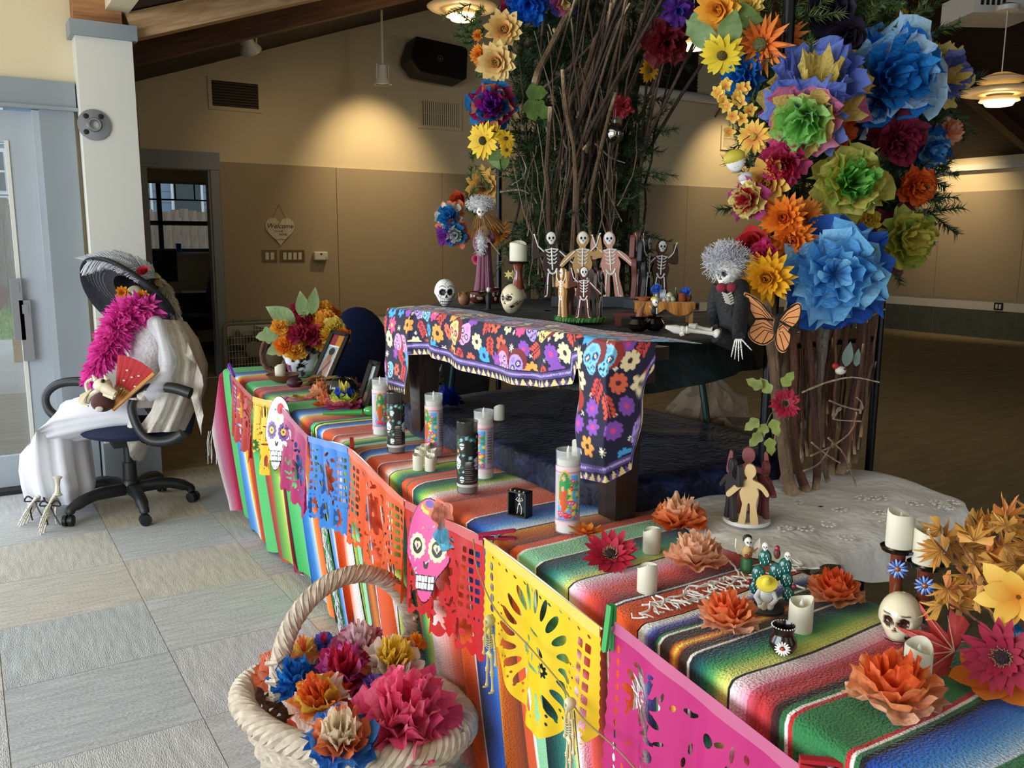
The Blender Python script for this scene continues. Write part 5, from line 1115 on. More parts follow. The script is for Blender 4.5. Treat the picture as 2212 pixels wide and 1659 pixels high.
# cactus figurine with a man in a yellow hat
q = P(1655, 1318, T); cg = thing('cactus_figurine', 'clay cactus with tiny skulls behind a man in a yellow hat', 'figurine', (q.x, q.y, T+.002), -.95)
MB('#2b2d30').lathe([(.030, 0), (.031, .004), (.026, .010), (.001, .011)], 22).build('base', PAINT, cg)
PADS = [(0, .008, .03, .011), (-.017, .010, .058, .012), (.012, .012, .066, .0125), (.030, .012, .054, .011), (.034, .010, .030, .0105), (-.022, .010, .034, .0105), (-.008, .014, .088, .0115), (.026, .012, .078, .0115)]
for x, y, z, r in PADS:
    mb = MB('#0f5a52'); mb.sph((x, y, z), (r, r*.6, r*1.35), 14, 10); mb.col('#e9f3ee')
    for e in range(7): a = -.9+e*.3; mb.sph((x+r*.8*sin(a)*.9, y-r*.57, z+r*.8*(((e*5) % 7)/3.5-1)*.9), (.0008, .0006, .0022), 5, 4)
    mb.build('cactus_pad', GLOSS, cg)
for x, y, z in ((-.008, .013, .109), (.030, .012, .098)): mb = MB(); skull(mb, T3(x, y, z), .008, '#efece2', '#17130f', 20, 16); mb.build('tiny_skull', PAINT, cg)
for x, z in ((-.032, .042), (.043, .045), (.012, .110)): MB('#8a2230').sph((x, .008, z), (.0045, .0045, .0055), 10, 8).build('prickly_pear', GLOSS, cg)
MB('#5a2a22').sph((.012, .010, .100), (.006, .005, .010), 10, 8).build('bird', PAINT, cg)
mb = MB('#eef0f0'); mb.sph((0, -.012, .030), (.013, .010, .016), 14, 10); mb.tube([(-.011, -.012, .038), (-.017, -.020, .028), (-.009, -.024, .018)], .0042, 8).tube([(.011, -.012, .038), (.017, -.020, .028), (.009, -.024, .018)], .0042, 8); mb.sph((-.007, -.018, .014), (.007, .012, .006), 10, 8).sph((.007, -.018, .014), (.007, .012, .006), 10, 8); mb.build('man_body', PAINT, cg)
MB('#a8673c').sph((0, -.016, .050), .0065, 12, 8).build('man_head', PAINT, cg)
mb = MB('#ecd84a'); mb.M = T3(0, -.017, .054) @ RX(.55); mb.lathe([(.0175, -.002), (.018, 0), (.008, .003), (.007, .008), (.004, .014), (.0005, .015)], 22); mb.M = None; mb.build('hat', PAINT, cg)
MB('#d9d2b4').lathe([(.004, .010), (.0055, .014), (.003, .022), (.001, .023)], 12, c=(-.002, -.026, 0)).build('jug', PAINT, cg)
q = P(1612, 1237, T); ag = thing('angel_figurine', 'tiny winged skeleton playing a guitar behind the cactus', 'figurine', (q.x, q.y, T+.002), -.5)
MB('#2f6a3a').lathe([(.012, 0), (.0115, .026), (.009, .03)], 14).build('base', PAINT, ag); MB('#c9a86a').sph((0, 0, .040), (.011, .009, .014), 12, 8).build('body', PAINT, ag)
mb = MB(); skull(mb, T3(0, -.002, .062), .010, '#f1efe6', '#17130f', 22, 18); mb.build('skull', PAINT, ag); MB('#2a1d18').sph((0, .003, .066), (.0095, .007, .009), 12, 8).build('hair', PAINT, ag)
for e in (-1, 1):
    mb = MB('#e6ddc8'); mb.M = T3(e*.009, .006, .046) @ RZ(-e*.3) @ RX(PI/2); mb.prism([(0, -.006), (e*.010, -.010), (e*.017, .004), (e*.016, .022), (e*.009, .014), (e*.003, .012)], .003); mb.M = None; mb.build('wing', PAINT, ag, smooth=0)
mb = MB('#8a4a22'); mb.M = T3(-.002, -.010, .037) @ RY(.9); mb.sph((0, 0, -.004), (.006, .003, .006), 12, 8).sph((0, 0, .004), (.0045, .003, .005), 12, 8).tube([(0, 0, .005), (0, 0, .024)], .0014, 6); mb.M = None; mb.build('guitar', GLOSS, ag)
# shadow box with a little skeleton
q = P(1123, 1115, T); sb = thing('shadow_box', 'small black box with a white skeleton inside', 'shadow box', (q.x, q.y, T+.002), -1.15)
mb = MB('#17140f'); W, D, Hh = .050, .030, .060
for c, d in (((0, D/2-.001, Hh/2), (W, .002, Hh)), ((-W/2+.0015, 0, Hh/2), (.003, D, Hh)), ((W/2-.0015, 0, Hh/2), (.003, D, Hh)), ((0, 0, .0015), (W, D, .003)), ((0, 0, Hh-.0015), (W, D, .003))): mb.box(c, d)
mb.build('case', mat('worn_black_wood', '#191510', .5, noise=(120, .5)), sb, smooth=0)
MB().box((0, .012, .030), (.044, .002, .054)).build('dark_lining', mat('lining', '#1f2a3a', .7, noise=(200, .5)), sb, smooth=0)
mb = MB(); mini_skeleton(mb, T3(0, -.002, .004), .050, dict(head=(0, .92), neck=(0, .82), hip=(0, .48), elL=(-.2, .66), haL=(-.05, .6), elR=(.2, .68), haR=(.08, .64), knL=(-.1, .25), ftL=(-.12, .02), knR=(.12, .28), ftR=(.10, .02)), '#e9e6c8', '#4a4630'); mb.build('skeleton', BONE, sb)
for k in range(4): MB('#a8907a').sph((-.018+k*.012, -.012, .0615), .0024, 8, 6).build('bead', GLOSS, sb)
# clay dancers seen from behind on the white cloth
def figure_outline(pose):
    """closed outline of a standing clay figure (unit height), arms by pose"""
    l, r = pose
    return [(-.10, 0), (-.15, .02), (-.10, .30), (-.13, .42), (-.15, .52)]+l+[(-.10, .72), (-.055, .74), (-.045, .77), (-.085, .83), (-.09, .90), (-.06, .97), (0, 1.0), (.06, .97), (.09, .90), (.085, .83), (.045, .77), (.055, .74), (.10, .72)]+r+[(.15, .52), (.13, .42), (.12, .30), (.17, .02), (.11, 0), (.04, .02), (.02, .32), (-.02, .32), (-.04, .02)]
ARM_DL = [(-.12, .61), (-.27, .47), (-.33, .44), (-.36, .49), (-.28, .58), (-.16, .69)]; ARM_DR = [(.21, .66), (.31, .52), (.27, .47), (.19, .57), (.12, .61)]
ARM_UL = [(-.12, .63), (-.22, .60), (-.30, .62), (-.29, .78), (-.26, .93), (-.22, .92), (-.22, .78), (-.20, .70), (-.16, .70)]; ARM_UR = [(x*-1, y) for x, y in ARM_UL][::-1]
def rounded(out, n=3): return [(p.x, p.y) for p in bez([Vector((x, y, 0)) for x, y in out]+[Vector((*out[0], 0))], n)[:-1]]
q = P(1620, 1140, T+.012); dn = thing('clay_dancers', 'ring of plain clay dancers on a white base seen from behind', 'sculpture', (q.x+.01, q.y+.02, T+.018), -.6)
MB('#e3e0da').lathe([(.048, 0), (.052, .003), (.051, .010), (.001, .011)], 34).build('base', PAINT, dn)
for (a, rr, c, h, pose) in ((-1.75, .040, '#d8b980', .135, (ARM_DL, ARM_DR)), (-2.9, .040, '#2f2b2a', .140, (ARM_DL[:1]+[(-.3, .46)]+ARM_DL[3:], ARM_UR)), (1.4, .034, '#8a4a48', .155, (ARM_UL, ARM_UR)), (.2, .040, '#6b3030', .130, (ARM_DL, ARM_DR))):
    mb = MB(c); mb.M = T3(rr*cos(a), rr*sin(a), .009) @ RZ(a+PI/2) @ RX(PI/2) @ SC(h, h, h) @ T3(0, 0, -.045); mb.prism(rounded(figure_outline(pose)), .085); mb.M = None; o = mb.build('dancer', PAINT, dn, smooth=50); bv = o.modifiers.new('soft_edge', 'BEVEL'); bv.width = .0022; bv.segments = 2; bv.limit_method = 'ANGLE'
# twine with little skeletons across the banner front
TW = [(1.48, .74), (1.40, .68), (1.28, .66), (1.16, .635), (1.09, .605), (.98, .60), (.86, .575), (.78, .56), (.66, .57), (.5, .56)]
pts = [(ex(y)-.075, y, z) for y, z in [(1.50, .80)]+TW]; mb = MB('#9a7a4c'); mb.tube(bez(pts, 7), .0016, 5); tag(mb.build('jute_twine', mat('jute'), smooth=180), 'brown jute twine carrying small skeletons across the banners', 'twine')
for k, (y, z, s, lab) in enumerate(((1.415, .655, .165, 'little gold skeleton hanging on the yellow banner'), (1.12, .62, .155, 'little ivory skeleton hanging at the white fringe'), (.80, .56, .16, 'little skeleton hanging on the magenta banner at the frame bottom'))):
    t = thing('hanging_skeleton', lab, 'skeleton', (ex(y)-.082, y, z-s*.93), -PI/2-.35+.25*(k == 0), 'little skeletons on the twine'); mb = MB(); mini_skeleton(mb, Matrix(), s, HANG, ['#b7ab72', '#cfc39a', '#d8cfb0'][k], '#3a3320'); mb.build('bones', BONE, t)
# ================================================================== UPPER LEVEL: ON THE GREEN VELVET
G = 1.190
def strands(mb, c, r, n, L, col, seed, rad=.0012, up=.3):
    """loose fluff: curly strands growing from an ellipsoid"""
    rr = random.Random(seed); c = Vector(c)
    for k in range(n):
        d = Vector((rr.gauss(0, 1), rr.gauss(0, 1), rr.gauss(0, 1)+up)).normalized(); p = c+Vector((d.x*r[0], d.y*r[1], d.z*r[2])); ps = [p]
        for i in range(4): d = (d+Vector((rr.gauss(0, .55), rr.gauss(0, .55), rr.gauss(0, .55)))).normalized(); p = p+d*L/4; ps.append(p)
        mb.col(mixc(hexc(col), (1, 1, 1), rr.uniform(0, .5))); mb.tube(ps, rad, 3, cap=False)
def sugar_paint(C_, X, Y, Z, y):
    k = hexc('#101010')
    fr = y < .25
    for e in (-1, 1):
        d = np.hypot((X-e*.27)/.21, (Z-.02)/.205); C_[(np.abs(d-1.12) < .07) & (y < 0)] = k
        C_[(np.abs(Z-.30-.16*np.cos((X-e*.28)*6)) < .026) & (np.abs(X-e*.28) < .24) & (y < 0)] = k
        r = np.hypot(X-e*.45, Z+.20); th = np.arctan2(Z+.20, X-e*.45); C_[(np.abs(np.mod(r-.012*th*2.2, .07)-.035) < .013) & (r < .15) & fr] = k
        r = np.hypot(Y-.15, Z-.15); th = np.arctan2(Z-.15, Y-.15); C_[(np.abs(np.mod(r-.012*th*2.2, .1)-.05) < .014) & (r < .24) & (X*e > .3)] = k
    C_[(np.abs(X+.10*np.sin(Z*14)) < .02) & (Z > .35) & (y < 0)] = k
    tb = (np.abs(X) < .40) & (Z < -.42) & (Z > -.86) & (y < 0); C_[tb] = hexc('#f4f4f0')
    C_[tb & ((np.abs(Z+.62) < .026) | (np.mod(X+.4, .115) < .026) | (np.abs(np.abs(Z+.64)-.20) < .02))] = k
def up_thing(name, label, cat, px, py, rz=0, z=G, group=None): q = P(px, py, z); return thing(name, label, cat, (q.x, q.y, z), rz, group), q
t, q = up_thing('painted_skull', 'white ceramic skull with black scroll painting on the cloth edge', 'skull', 962, 661, -.35, 1.197)
mb = MB(); skull(mb, T3(0, 0, .048), .049, '#eeece6', '#0f0f10', 120, 90, sugar_paint, 1.0, False); mb.build('skull_body', PAINT, t)
def pot(px, py, prof, col, label, name='clay_pot', n=22, rz=0, m_=None, z=G):
    t, q = up_thing(name, label, 'pot', px, py, rz, z); MB(col).lathe(prof, n, cap=False).build('pot_body', m_ or GLOSS, t); return t
t = pot(1003, 659, [(.010, 0), (.018, .006), (.023, .022), (.018, .036), (.011, .041), (.014, .048), (.012, .047), (.008, .038)], '#9a6a48', 'small tan clay vase beside the painted skull', 'clay_vase', m_=PAINT)
for e in (-1, 1): MB('#9a6a48').tube([(e*.011, 0, .044), (e*.022, 0, .044), (e*.021, 0, .032)], .003, 6).build('handle', PAINT, t)
t = pot(1033, 655, [(.016, 0), (.028, .006), (.034, .022), (.033, .034), (.029, .042), (.032, .045), (.027, .044), (.025, .02), (.001, .008)], '#5a2a16', 'glossy brown bowl in front of the mauve gown')
mb = MB('#d8d4c8'); mb.M = T3(-.010, -.031, .020) @ face_to((-.35, -1, 0)); mb.sph((0, 0, 0), (.012, .006, .002), 10, 6).sph((-.008, .004, 0), (.006, .003, .002), 8, 5); mb.M = None; mb.build('white_painting', GLOSS, t)
# sombrero skeleton
t, q = up_thing('sombrero_figurine', 'skeleton figurine in a wide white sombrero playing an instrument', 'figurine', 1051, 648, -.4)
MB('#d9962e').lathe([(.012, 0), (.018, .02), (.015, .05), (.006, .058)], 14).build('poncho', PAINT, t); mb = MB(); skull(mb, T3(0, -.003, .070), .015, '#efeee8', '#101010', 26, 20); mb.build('skull', PAINT, t)
mb = MB('#d8d8d0'); mb.M = T3(-.002, .002, .081) @ RX(-.45); mb.lathe([(.030, .004), (.036, .010), (.034, .012), (.014, .002), (.012, .012), (.004, .018)], 26, cap=False); mb.M = None; mb.build('sombrero', PAINT, t)
mb = MB('#c9c2b0'); mb.tube([(-.016, -.01, .05), (-.022, -.02, .03), (-.008, -.024, .022)], .004, 6).tube([(.016, -.01, .05), (.022, -.02, .035), (.012, -.026, .04)], .004, 6); mb.build('arms', BONE, t); MB('#7a3b18').sph((0, -.022, .03), (.010, .006, .008), 10, 8).build('guitar', GLOSS, t)
t, q = up_thing('reaper_figurine', 'slim black robed figurine with spread arms before the dark red cup', 'figurine', 1055, 668, -.3)
MB('#14161a').lathe([(.010, 0), (.009, .02), (.012, .045), (.006, .058)], 12).build('robe', PAINT, t); MB('#2c3a30').lathe([(.017, 0), (.016, .002), (.001, .003)], 18).build('stand', PAINT, t); MB('#d9d4c4').sph((0, 0, .066), (.007, .007, .009), 10, 8).build('head', BONE, t)
mb = MB('#3a3026'); mb.tube([(-.024, -.006, .048), (0, -.004, .056), (.036, -.004, .062)], .0022, 6); mb.build('scythe', PAINT, t)
t = pot(1066, 655, [(.020, 0), (.021, .002), (.024, .058), (.022, .058), (.018, .004)], '#4a0d14', 'dark red cup painted with small skulls', 'painted_cup', m_=GLOSS)
for k, (x, z) in enumerate(((-.012, .034), (.003, .038), (-.004, .018))): mb = MB(); skull(mb, T3(x, -.0215+.3*x*x, z) @ SC(1, .25, 1), .008, '#c9c2b4', '#1a0a0c', 18, 14); mb.build('skull_motif', PAINT, t)
# skull candlestick
t, q = up_thing('skull_candlestick', 'cream skull candlestick with a brown neck and black tray', 'candle holder', 1107, 677, -1.3, 1.2)
mb = MB(); skull(mb, T3(0, 0, .047), .047, '#e3d7b6', '#4a2c20', 60, 44, hold_paint, 1.0, False); mb.build('skull', GLOSS, t)
MB('#6b2f16').lathe([(.022, .075), (.016, .10), (.012, .13), (.018, .15)], 16, c=(.012, .012, 0)).build('neck', GLOSS, t); MB('#16130f').lathe([(.014, .148), (.034, .153), (.036, .158), (.033, .157), (.002, .155)], 26, c=(.012, .012, 0)).build('drip_tray', GLOSS, t)
for e in (0, 1): mb = MB('#d9c46a'); mb.M = T3(-.004, -.016+e*.020, .118) @ face_to((.75, -.6, .1)); mb.prism([((.014 if k % 2 else .006)*cos(TAU*k/12), (.014 if k % 2 else .006)*sin(TAU*k/12)) for k in range(12)], .005); mb.M = None; mb.build('ceramic_star', GLOSS, t, smooth=0)
p = Vector((q.x, q.y, 1.2))+(RZ(-1.3) @ Vector((.012, .012, .1585))); votive(p, 'ivory candle on the cream skull candlestick by the branches', .0265, .056, 31)
# clay skeleton dancers
def clay_skeleton(par, M, h, col, pose, name='dancer', bones='#ecebe4'):
    mb = MB(col); mb.M = M @ SC(h) @ T3(0, 0, -.04); mb.prism(rounded(figure_outline(pose)), .08); mb.M = None; o = mb.build(name, PAINT, par, smooth=50); bv = o.modifiers.new('soft_edge', 'BEVEL'); bv.width = .0016; bv.segments = 2; bv.limit_method = 'ANGLE'
    mb = MB(bones); mb.M = M @ SC(h) @ T3(0, 0, .042); L_ = lambda ps, r=.009: mb.tube([(x, y, 0) for x, y in ps], r, 5)
    mb.sph((0, .905, 0), (.072, .082, .014), 16, 8); mb.sph((0, .835, 0), (.042, .035, .012), 12, 6)
    L_([(0, .75), (0, .42)], .013)
    for k in range(4): y = .70-k*.055; w = .085-.006*k; L_([(-w, y+.01), (-w*.5, y-.02), (0, y-.006), (w*.5, y-.02), (w, y+.01)], .010)
    L_([(-.10, .72), (0, .735), (.10, .72)], .011); L_([(-.07, .44), (-.04, .38), (0, .36), (.04, .38), (.07, .44)], .016)
    for e, arm in ((-1, pose[0]), (1, pose[1])):
        tip = max(arm, key=lambda p: abs(p[0]) + abs(p[1]-.7)*.8); mid = ((tip[0]+e*.12)/2*1.06, (tip[1]+.70)/2-.03); L_([(e*.115, .70), mid], .011); L_([mid, (tip[0]*.93, tip[1])], .009)
        for k in (-1, 0, 1): L_([(tip[0]*.93, tip[1]), (tip[0]*.98+.012*k, tip[1]+(.04 if tip[1] > .7 else -.02))], .005)
        L_([(e*.065, .38), (e*.085, .20)], .012); L_([(e*.085, .19), (e*.10, .05)], .010); L_([(e*.10, .04), (e*.14, .02)], .012)
    mb.col('#14110f')
    for e in (-1, 1): mb.sph((e*.028, .895, .013), (.018, .022, .006), 8, 6)
    mb.sph((0, .858, .012), (.009, .014, .004), 6, 5); L_([(-.03, .828), (0, .822), (.03, .828)], .004); mb.M = None
    mb.build('painted_bones', PAINT, o); return o
ARM_L1 = [(-.12, .62), (-.22, .54), (-.30, .46), (-.34, .50), (-.26, .62), (-.16, .70)]; ARM_R1 = [(-x, y) for x, y in ARM_L1][::-1]
def stand(par, x, y, rz, lean=0): return T3(x, y, .0) @ RZ(rz) @ RX(PI/2) @ RZ(lean)
t, q = up_thing('skeleton_dancers', 'row of painted skeleton dancers on a grey block before the branches', 'sculpture', 1300, 662, -.62)
S = 1/ (F/((q-CAM).dot(FW)))  # metres per picture unit at that spot
MB('#3c4048').box((-.03, .01, .018), (.30, .07, .036)).build('block', PAINT, t, smooth=0); MB('#34383f').box((.15, -.05, .015), (.13, .09, .03), Matrix.Rotation(.5, 3, 'Z')).build('block', PAINT, t, smooth=0)
for x, y, rz, h, c, pose, ln in ((-.172, .0, .1, .235, '#35201a', (ARM_UL, ARM_R1), .06), (-.072, .0, .05, .235, '#c49a5e', (ARM_L1, ARM_UR), 0), (.038, .0, -.1, .235, '#c98f7c', (ARM_UL, ARM_R1), .08), (.115, -.03, 1.25, .235, '#6b342c', (ARM_UL, ARM_UR), 0), (.150, -.05, 1.05, .215, '#16181c', (ARM_UL, ARM_R1), 0), (.195, -.03, .25, .205, '#4a2e1e', (ARM_L1, ARM_UR), -.04)):
    clay_skeleton(t, T3(0, 0, .030) @ stand(t, x, y, rz, ln), h, c, pose)
t, q = up_thing('skeleton_ring', 'ring of painted skeleton dancers on a green grass base', 'sculpture', 1253, 693, -.62, 1.195)
MB('#2f7a34').lathe([(.070, 0), (.074, .004), (.072, .013), (.001, .014)], 36).build('grass_base', PAINT, t)
mb = MB(); r2 = random.Random(2)
for k in range(90): a = r2.uniform(0, TAU); mb.col(r2.choice(('#4f9a3a', '#1f5f2a', '#7fb84a'))); mb.tube([(.0735*cos(a), .0735*sin(a), .001), (.0745*cos(a+.05), .0745*sin(a+.05), .013)], .0014, 4)
o = mb.build('grass_strokes', PAINT, t); o['kind'] = 'stuff'
for a, h, c, pose, ln in ((-1.45, .145, '#5c2a24', (ARM_UL, ARM_R1), 0), (-.35, .135, '#4a3226', (ARM_UL, ARM_R1), 0), (-2.75, .140, '#b98a4e', (ARM_UL, ARM_UR), 0), (.9, .135, '#2c2320', (ARM_UL, ARM_UR), 0), (2.2, .13, '#6b4630', (ARM_UL, ARM_UR), 0)):
    clay_skeleton(t, T3(0, 0, .011) @ stand(t, .055*cos(a), .055*sin(a), a+PI/2, ln), h, c, pose)
# offering table in miniature
t, q = up_thing('miniature_offering_table', 'tiny table under an ochre cloth set with offerings', 'figurine', 1432, 697, -.62)
MW, MD, MH = .165, .075, .060
mb = MB('#a06a2c'); mb.box((0, 0, MH-.003), (MW, MD, .006)); mb.build('table_top', PAINT, t, smooth=0)
for sx in (-1, 1):
    for sy in (-1, 1): MB('#b98a4a').box((sx*(MW/2-.008), sy*(MD/2-.008), MH/2-.003), (.010, .010, MH-.006)).build('leg', PAINT, t, smooth=0)
n = 40; A = np.zeros((n, 3, 3)); Kc = np.zeros((n, 3, 3)); r2 = random.Random(6)
for i in range(n):
    u = i/(n-1); x = -MW/2-.002+(MW+.004)*u; d = .018+.020*abs(sin(u*PI*2.0))
    for j in range(3): A[i, j] = (x, -MD/2-.002-.003*sin(u*30)*(j > 0), MH+.001-d*j/2); Kc[i, j] = mixc(hexc('#c98a36'), hexc('#8f4a22'), abs(sin(i*1.7+j))*.6)
mb = MB(); mb.grid(A, Kc); mb.build('cloth_front', CLOTH, t); A2 = np.array([[(-MW/2-.002, -MD/2-.002, MH+.001), (-MW/2-.002, MD/2, MH+.001)], [(MW/2+.002, -MD/2-.002, MH+.001), (MW/2+.002, MD/2, MH+.001)]]); mb = MB('#c08436'); mb.grid(A2); mb.build('cloth_top', CLOTH, t, smooth=0)
def mini(name, parent, mb_, m_=GLOSS): return mb_.build(name, m_, parent)
def on(x, y, dz=.0015): return T3(x, y, MH+dz)
mb = MB('#b5673a'); mb.M = on(-.058, 0); mb.lathe([(.010, 0), (.020, .010), (.022, .012), (.018, .011), (.001, .004)], 18, cap=False); mini('terracotta_bowl', t, mb, PAINT)
mb = MB('#e2cf5a'); mb.M = on(-.026, -.012); mb.sph((0, 0, .006), (.013, .010, .008), 12, 8); mini('bread', t, mb, PAINT)
mb = MB('#eceae2'); mb.M = on(-.020, .008); mb.lathe([(.0045, 0), (.0045, .030), (.001, .032)], 10); mini('candle', t, mb, WAXM)
for k, (x, y, z) in enumerate(((-.020, .008, .040), (.062, .0, .032))):
    mb = MB(); blossom(mb, on(x, y, z-.006) @ face_to((-.4, -.7, .5)), .016, [('#2f5fc8', 1, .3, '#5a8ae0'), ('#3a6fd6', .75, .5), ('#4a80e0', .5, .6), ('#6a9aec', .3, .6)], k, 26); mini('blue_blossom', t, mb, TISSUE)
mb = MB('#c9d6e2'); mb.M = on(-.002, .012); mb.box((0, 0, .016), (.016, .010, .032)); mini('saint_card', t, mb)
for k, (x, y, r, c) in enumerate(((.010, -.012, .009, '#b9b496'), (.024, -.010, .009, '#a8b08a'), (.016, -.004, .010, '#c2bd9c'), (.000, -.016, .007, '#c9a0a0'))): mb = MB(c); mb.M = on(x, y, r*.8+(.010 if k == 2 else 0)); mb.sph((0, 0, 0), r, 12, 8); mini('fruit', t, mb)
mb = MB('#234a2a'); mb.M = on(.036, .012); mb.lathe([(.006, 0), (.0065, .018), (.0025, .024), (.0025, .040), (.001, .041)], 12); mini('bottle', t, mb)
mb = MB('#8a4520'); mb.M = on(.052, -.006); mb.lathe([(.009, 0), (.012, .008), (.010, .022), (.011, .024), (.008, .022), (.001, .004)], 16, cap=False).tube([(.010, 0, .018), (.017, 0, .016), (.011, 0, .006)], .002, 6); mini('jug', t, mb)
mb = MB('#7a3a1a'); mb.M = on(.068, .004); mb.lathe([(.009, 0), (.012, .010), (.010, .018), (.008, .017), (.001, .004)], 16, cap=False); mini('jug', t, mb)
t, q = up_thing('miniature_stool', 'tiny dark red stool left of the offering table', 'figurine', 1358, 703, -.62)
MB('#5c2420').box((0, 0, .030), (.080, .036, .010)).build('seat', PAINT, t, smooth=0)
for x in (-.030, .030): MB('#5c2420').box((x, 0, .0125), (.016, .032, .025)).build('leg', PAINT, t, smooth=0)
t = pot(1378, 716, [(.014, 0), (.024, .008), (.026, .020), (.018, .032), (.022, .040), (.019, .040), (.014, .03), (.001, .01)], '#120807', 'glossy black pot with a carved horn stick', 'clay_pot')
mb = MB('#8a5a3c'); mb.tube([(0, 0, .03), (.008, .0, .055), (.022, 0, .075)], [.010, .007, .002], 8); mb.build('horn', PAINT, t)
t = pot(1413, 714, [(.014, 0), (.024, .008), (.026, .020), (.018, .032), (.021, .038), (.019, .038), (.014, .03), (.001, .01)], '#120807', 'glossy black pot with a tiny skeleton figure on top', 'clay_pot')
mb = MB('#15171a'); mb.sph((0, 0, .052), (.010, .008, .014), 10, 8); mb.build('figure_body', PAINT, t); mb = MB(); skull(mb, T3(0, -.002, .074), .011, '#e9e7dc', '#15130f', 22, 18); mb.build('figure_skull', BONE, t); mb = MB('#e9e7dc'); mb.tube([(-.009, 0, .056), (-.016, -.004, .060), (-.020, -.002, .066)], .0015, 5).tube([(0, -.008, .060), (0, -.008, .044)], .002, 5); mb.build('figure_bones', BONE, t)
# seated skeleton gentleman
q = P(1590, 738, G); man = thing('skeleton_gentleman', 'seated skeleton in a black suit with wild white hair', 'skeleton', (q.x-.005, q.y+.03, G-.004), 0); MO = Vector((q.x-.005, q.y+.03, G-.004))
dm = (q-CAM).dot(FW)
def mp(x, y, dd=0): return PD(x, y, dm+dd)-MO
SUIT = mat('black_suit_cloth', '#0d0e11', .75, noise=(60, .3), bump=(120, .4))
mb = MB(); tor = [mp(1590, 742), mp(1587, 715), mp(1583, 690), mp(1580, 655), mp(1578, 625), mp(1577, 608)]; mb.tube(tor, [.040, .036, .031, .038, .044, .018], 14); o1 = mb.build('jacket', SUIT, man)
for nm, pts, r in (('sleeve', [mp(1556, 618, .01), mp(1546, 645, .02), mp(1543, 675, .03), mp(1549, 700, .05)], [.019, .018, .017, .016]), ('sleeve', [mp(1598, 618, -.02), mp(1604, 650, -.06), mp(1599, 690, -.10), mp(1596, 728, -.15)], [.021, .019, .018, .014])): mb = MB(); mb.tube(bez(pts, 4), sum([[a+(b-a)*k/4 for k in range(4)] for a, b in zip(r[:-1], r[1:])], [])+[r[-1]], 10); mb.build(nm, SUIT, man)
for pts in ([mp(1588, 740), mp(1565, 728, -.02), mp(1540, 716, -.03)], [mp(1592, 742, -.03), mp(1570, 735, -.06), mp(1548, 724, -.07)]): mb = MB(); mb.tube(bez(pts, 4), .019, 10); mb.build('trouser_leg', SUIT, man)
mb = MB(); hd = mp(1572, 588, -.01); skull(mb, T3(*hd) @ RZ(-1.5) @ RX(.15), .036, '#dcd8cc', '#1a1613', 44, 34); mb.build('skull', BONE, man)
mb = MB(); strands(mb, hd+Vector((.006, .010, .022)), (.028, .028, .020), 900, .040, '#dcdce4', 4, .0006, .7); o = mb.build('white_hair', FUR, man, smooth=180); o['kind'] = 'stuff'
mb = MB('#d9d6d0'); mb.tube([mp(1577, 612, -.01), mp(1580, 604, -.01)], [.016, .012], 10); mb.build('collar', PAINT, man)
mb = MB('#7a1828'); c = mp(1569, 621, -.045)
for e in (-1, 1): mb.M = T3(*c) @ RZ(-.7) @ RY(e*.2); mb.sph((e*.011, 0, .002), (.012, .006, .011), 10, 8)
mb.M = None; mb.build('bow_tie', CLOTH, man)
mb = MB('#d8d4c6'); a, b = mp(1569, 635, -.045), mp(1576, 655, -.042); mb.tube([a, b], .003, 6)
for k in range(5): p = a.lerp(b, k/4); mb.tube([p+Vector((-.010, .004, .003)), p+Vector((0, -.003, -.002)), p+Vector((.010, -.006, .003))], .0022, 5)
mb.build('rib_front', BONE, man)
mb = MB()
bone(mb, mp(1553, 722, -.07), mp(1478, 712, -.07), .0052, '#d6d2c6', 1.9); bone(mb, mp(1540, 715, -.03), mp(1500, 706, -.02), .0052, '#d6d2c6', 1.9); mb.col('#d6d2c6'); mb.sph(mp(1550, 721, -.07), .011, 8, 6).sph(mp(1474, 713, -.07), .010, 8, 6)
mb.tube([mp(1474, 714, -.07), mp(1458, 711, -.07), mp(1438, 706, -.07)], [.009, .010, .004], 8).tube([mp(1474, 718, -.07), mp(1468, 722, -.07)], [.009, .006], 8); mb.tube([mp(1500, 706, -.02), mp(1488, 703, -.02)], [.008, .005], 8); mb.build('leg_bones', BONE, man)
wr = mp(1596, 730, -.155); mb = MB(); hand_bones(mb, T3(*wr) @ RZ(.9) @ RY(PI/2+.05), .047, '#dcd8d0', .22); mb.build('hand', BONE, man)
# lady skeleton in mauve gown
q = P(1046, 652, G); ld = thing('skeleton_lady', 'tall skeleton lady in a mauve gown with white fur hat', 'skeleton', (q.x, q.y, G-.004), -.55); hl = 222/(F/((q-CAM).dot(FW)))
n, m = 60, 16; A = np.zeros((n, m, 3)); prof = [(0, .115), (.05, .095), (.12, .080), (.22, .068), (.33, .060), (.45, .055), (.55, .052), (.62, .050), (.68, .044), (.73, .030)]
for i in range(n):
    a = TAU*i/n
    for j in range(m):
        u = j/(m-1); z = u*.72; r = np.interp(z, [p[0] for p in prof], [p[1] for p in prof]); r *= 1+.14*(1-u)**.5*(sin(11*a+2*sin(3*a))+.4*sin(23*a)); A[i, j] = (r*hl*cos(a)*1.15, r*hl*sin(a), z*hl)
mb = MB('#8a5a72'); mb.grid(A, closed=True); mb.build('gown', mat('mauve_gauze', '#855468', .85, noise=(25, .18, (1, 1, .2)), bump=(80, .6, (1, 1, .15))), ld)
mb = MB(); skull(mb, T3(-.01, -.012, .865*hl), .062*hl/ .5*.5, '#e6e2d6', '#15120f', 30, 24); mb.build('skull', BONE, ld)
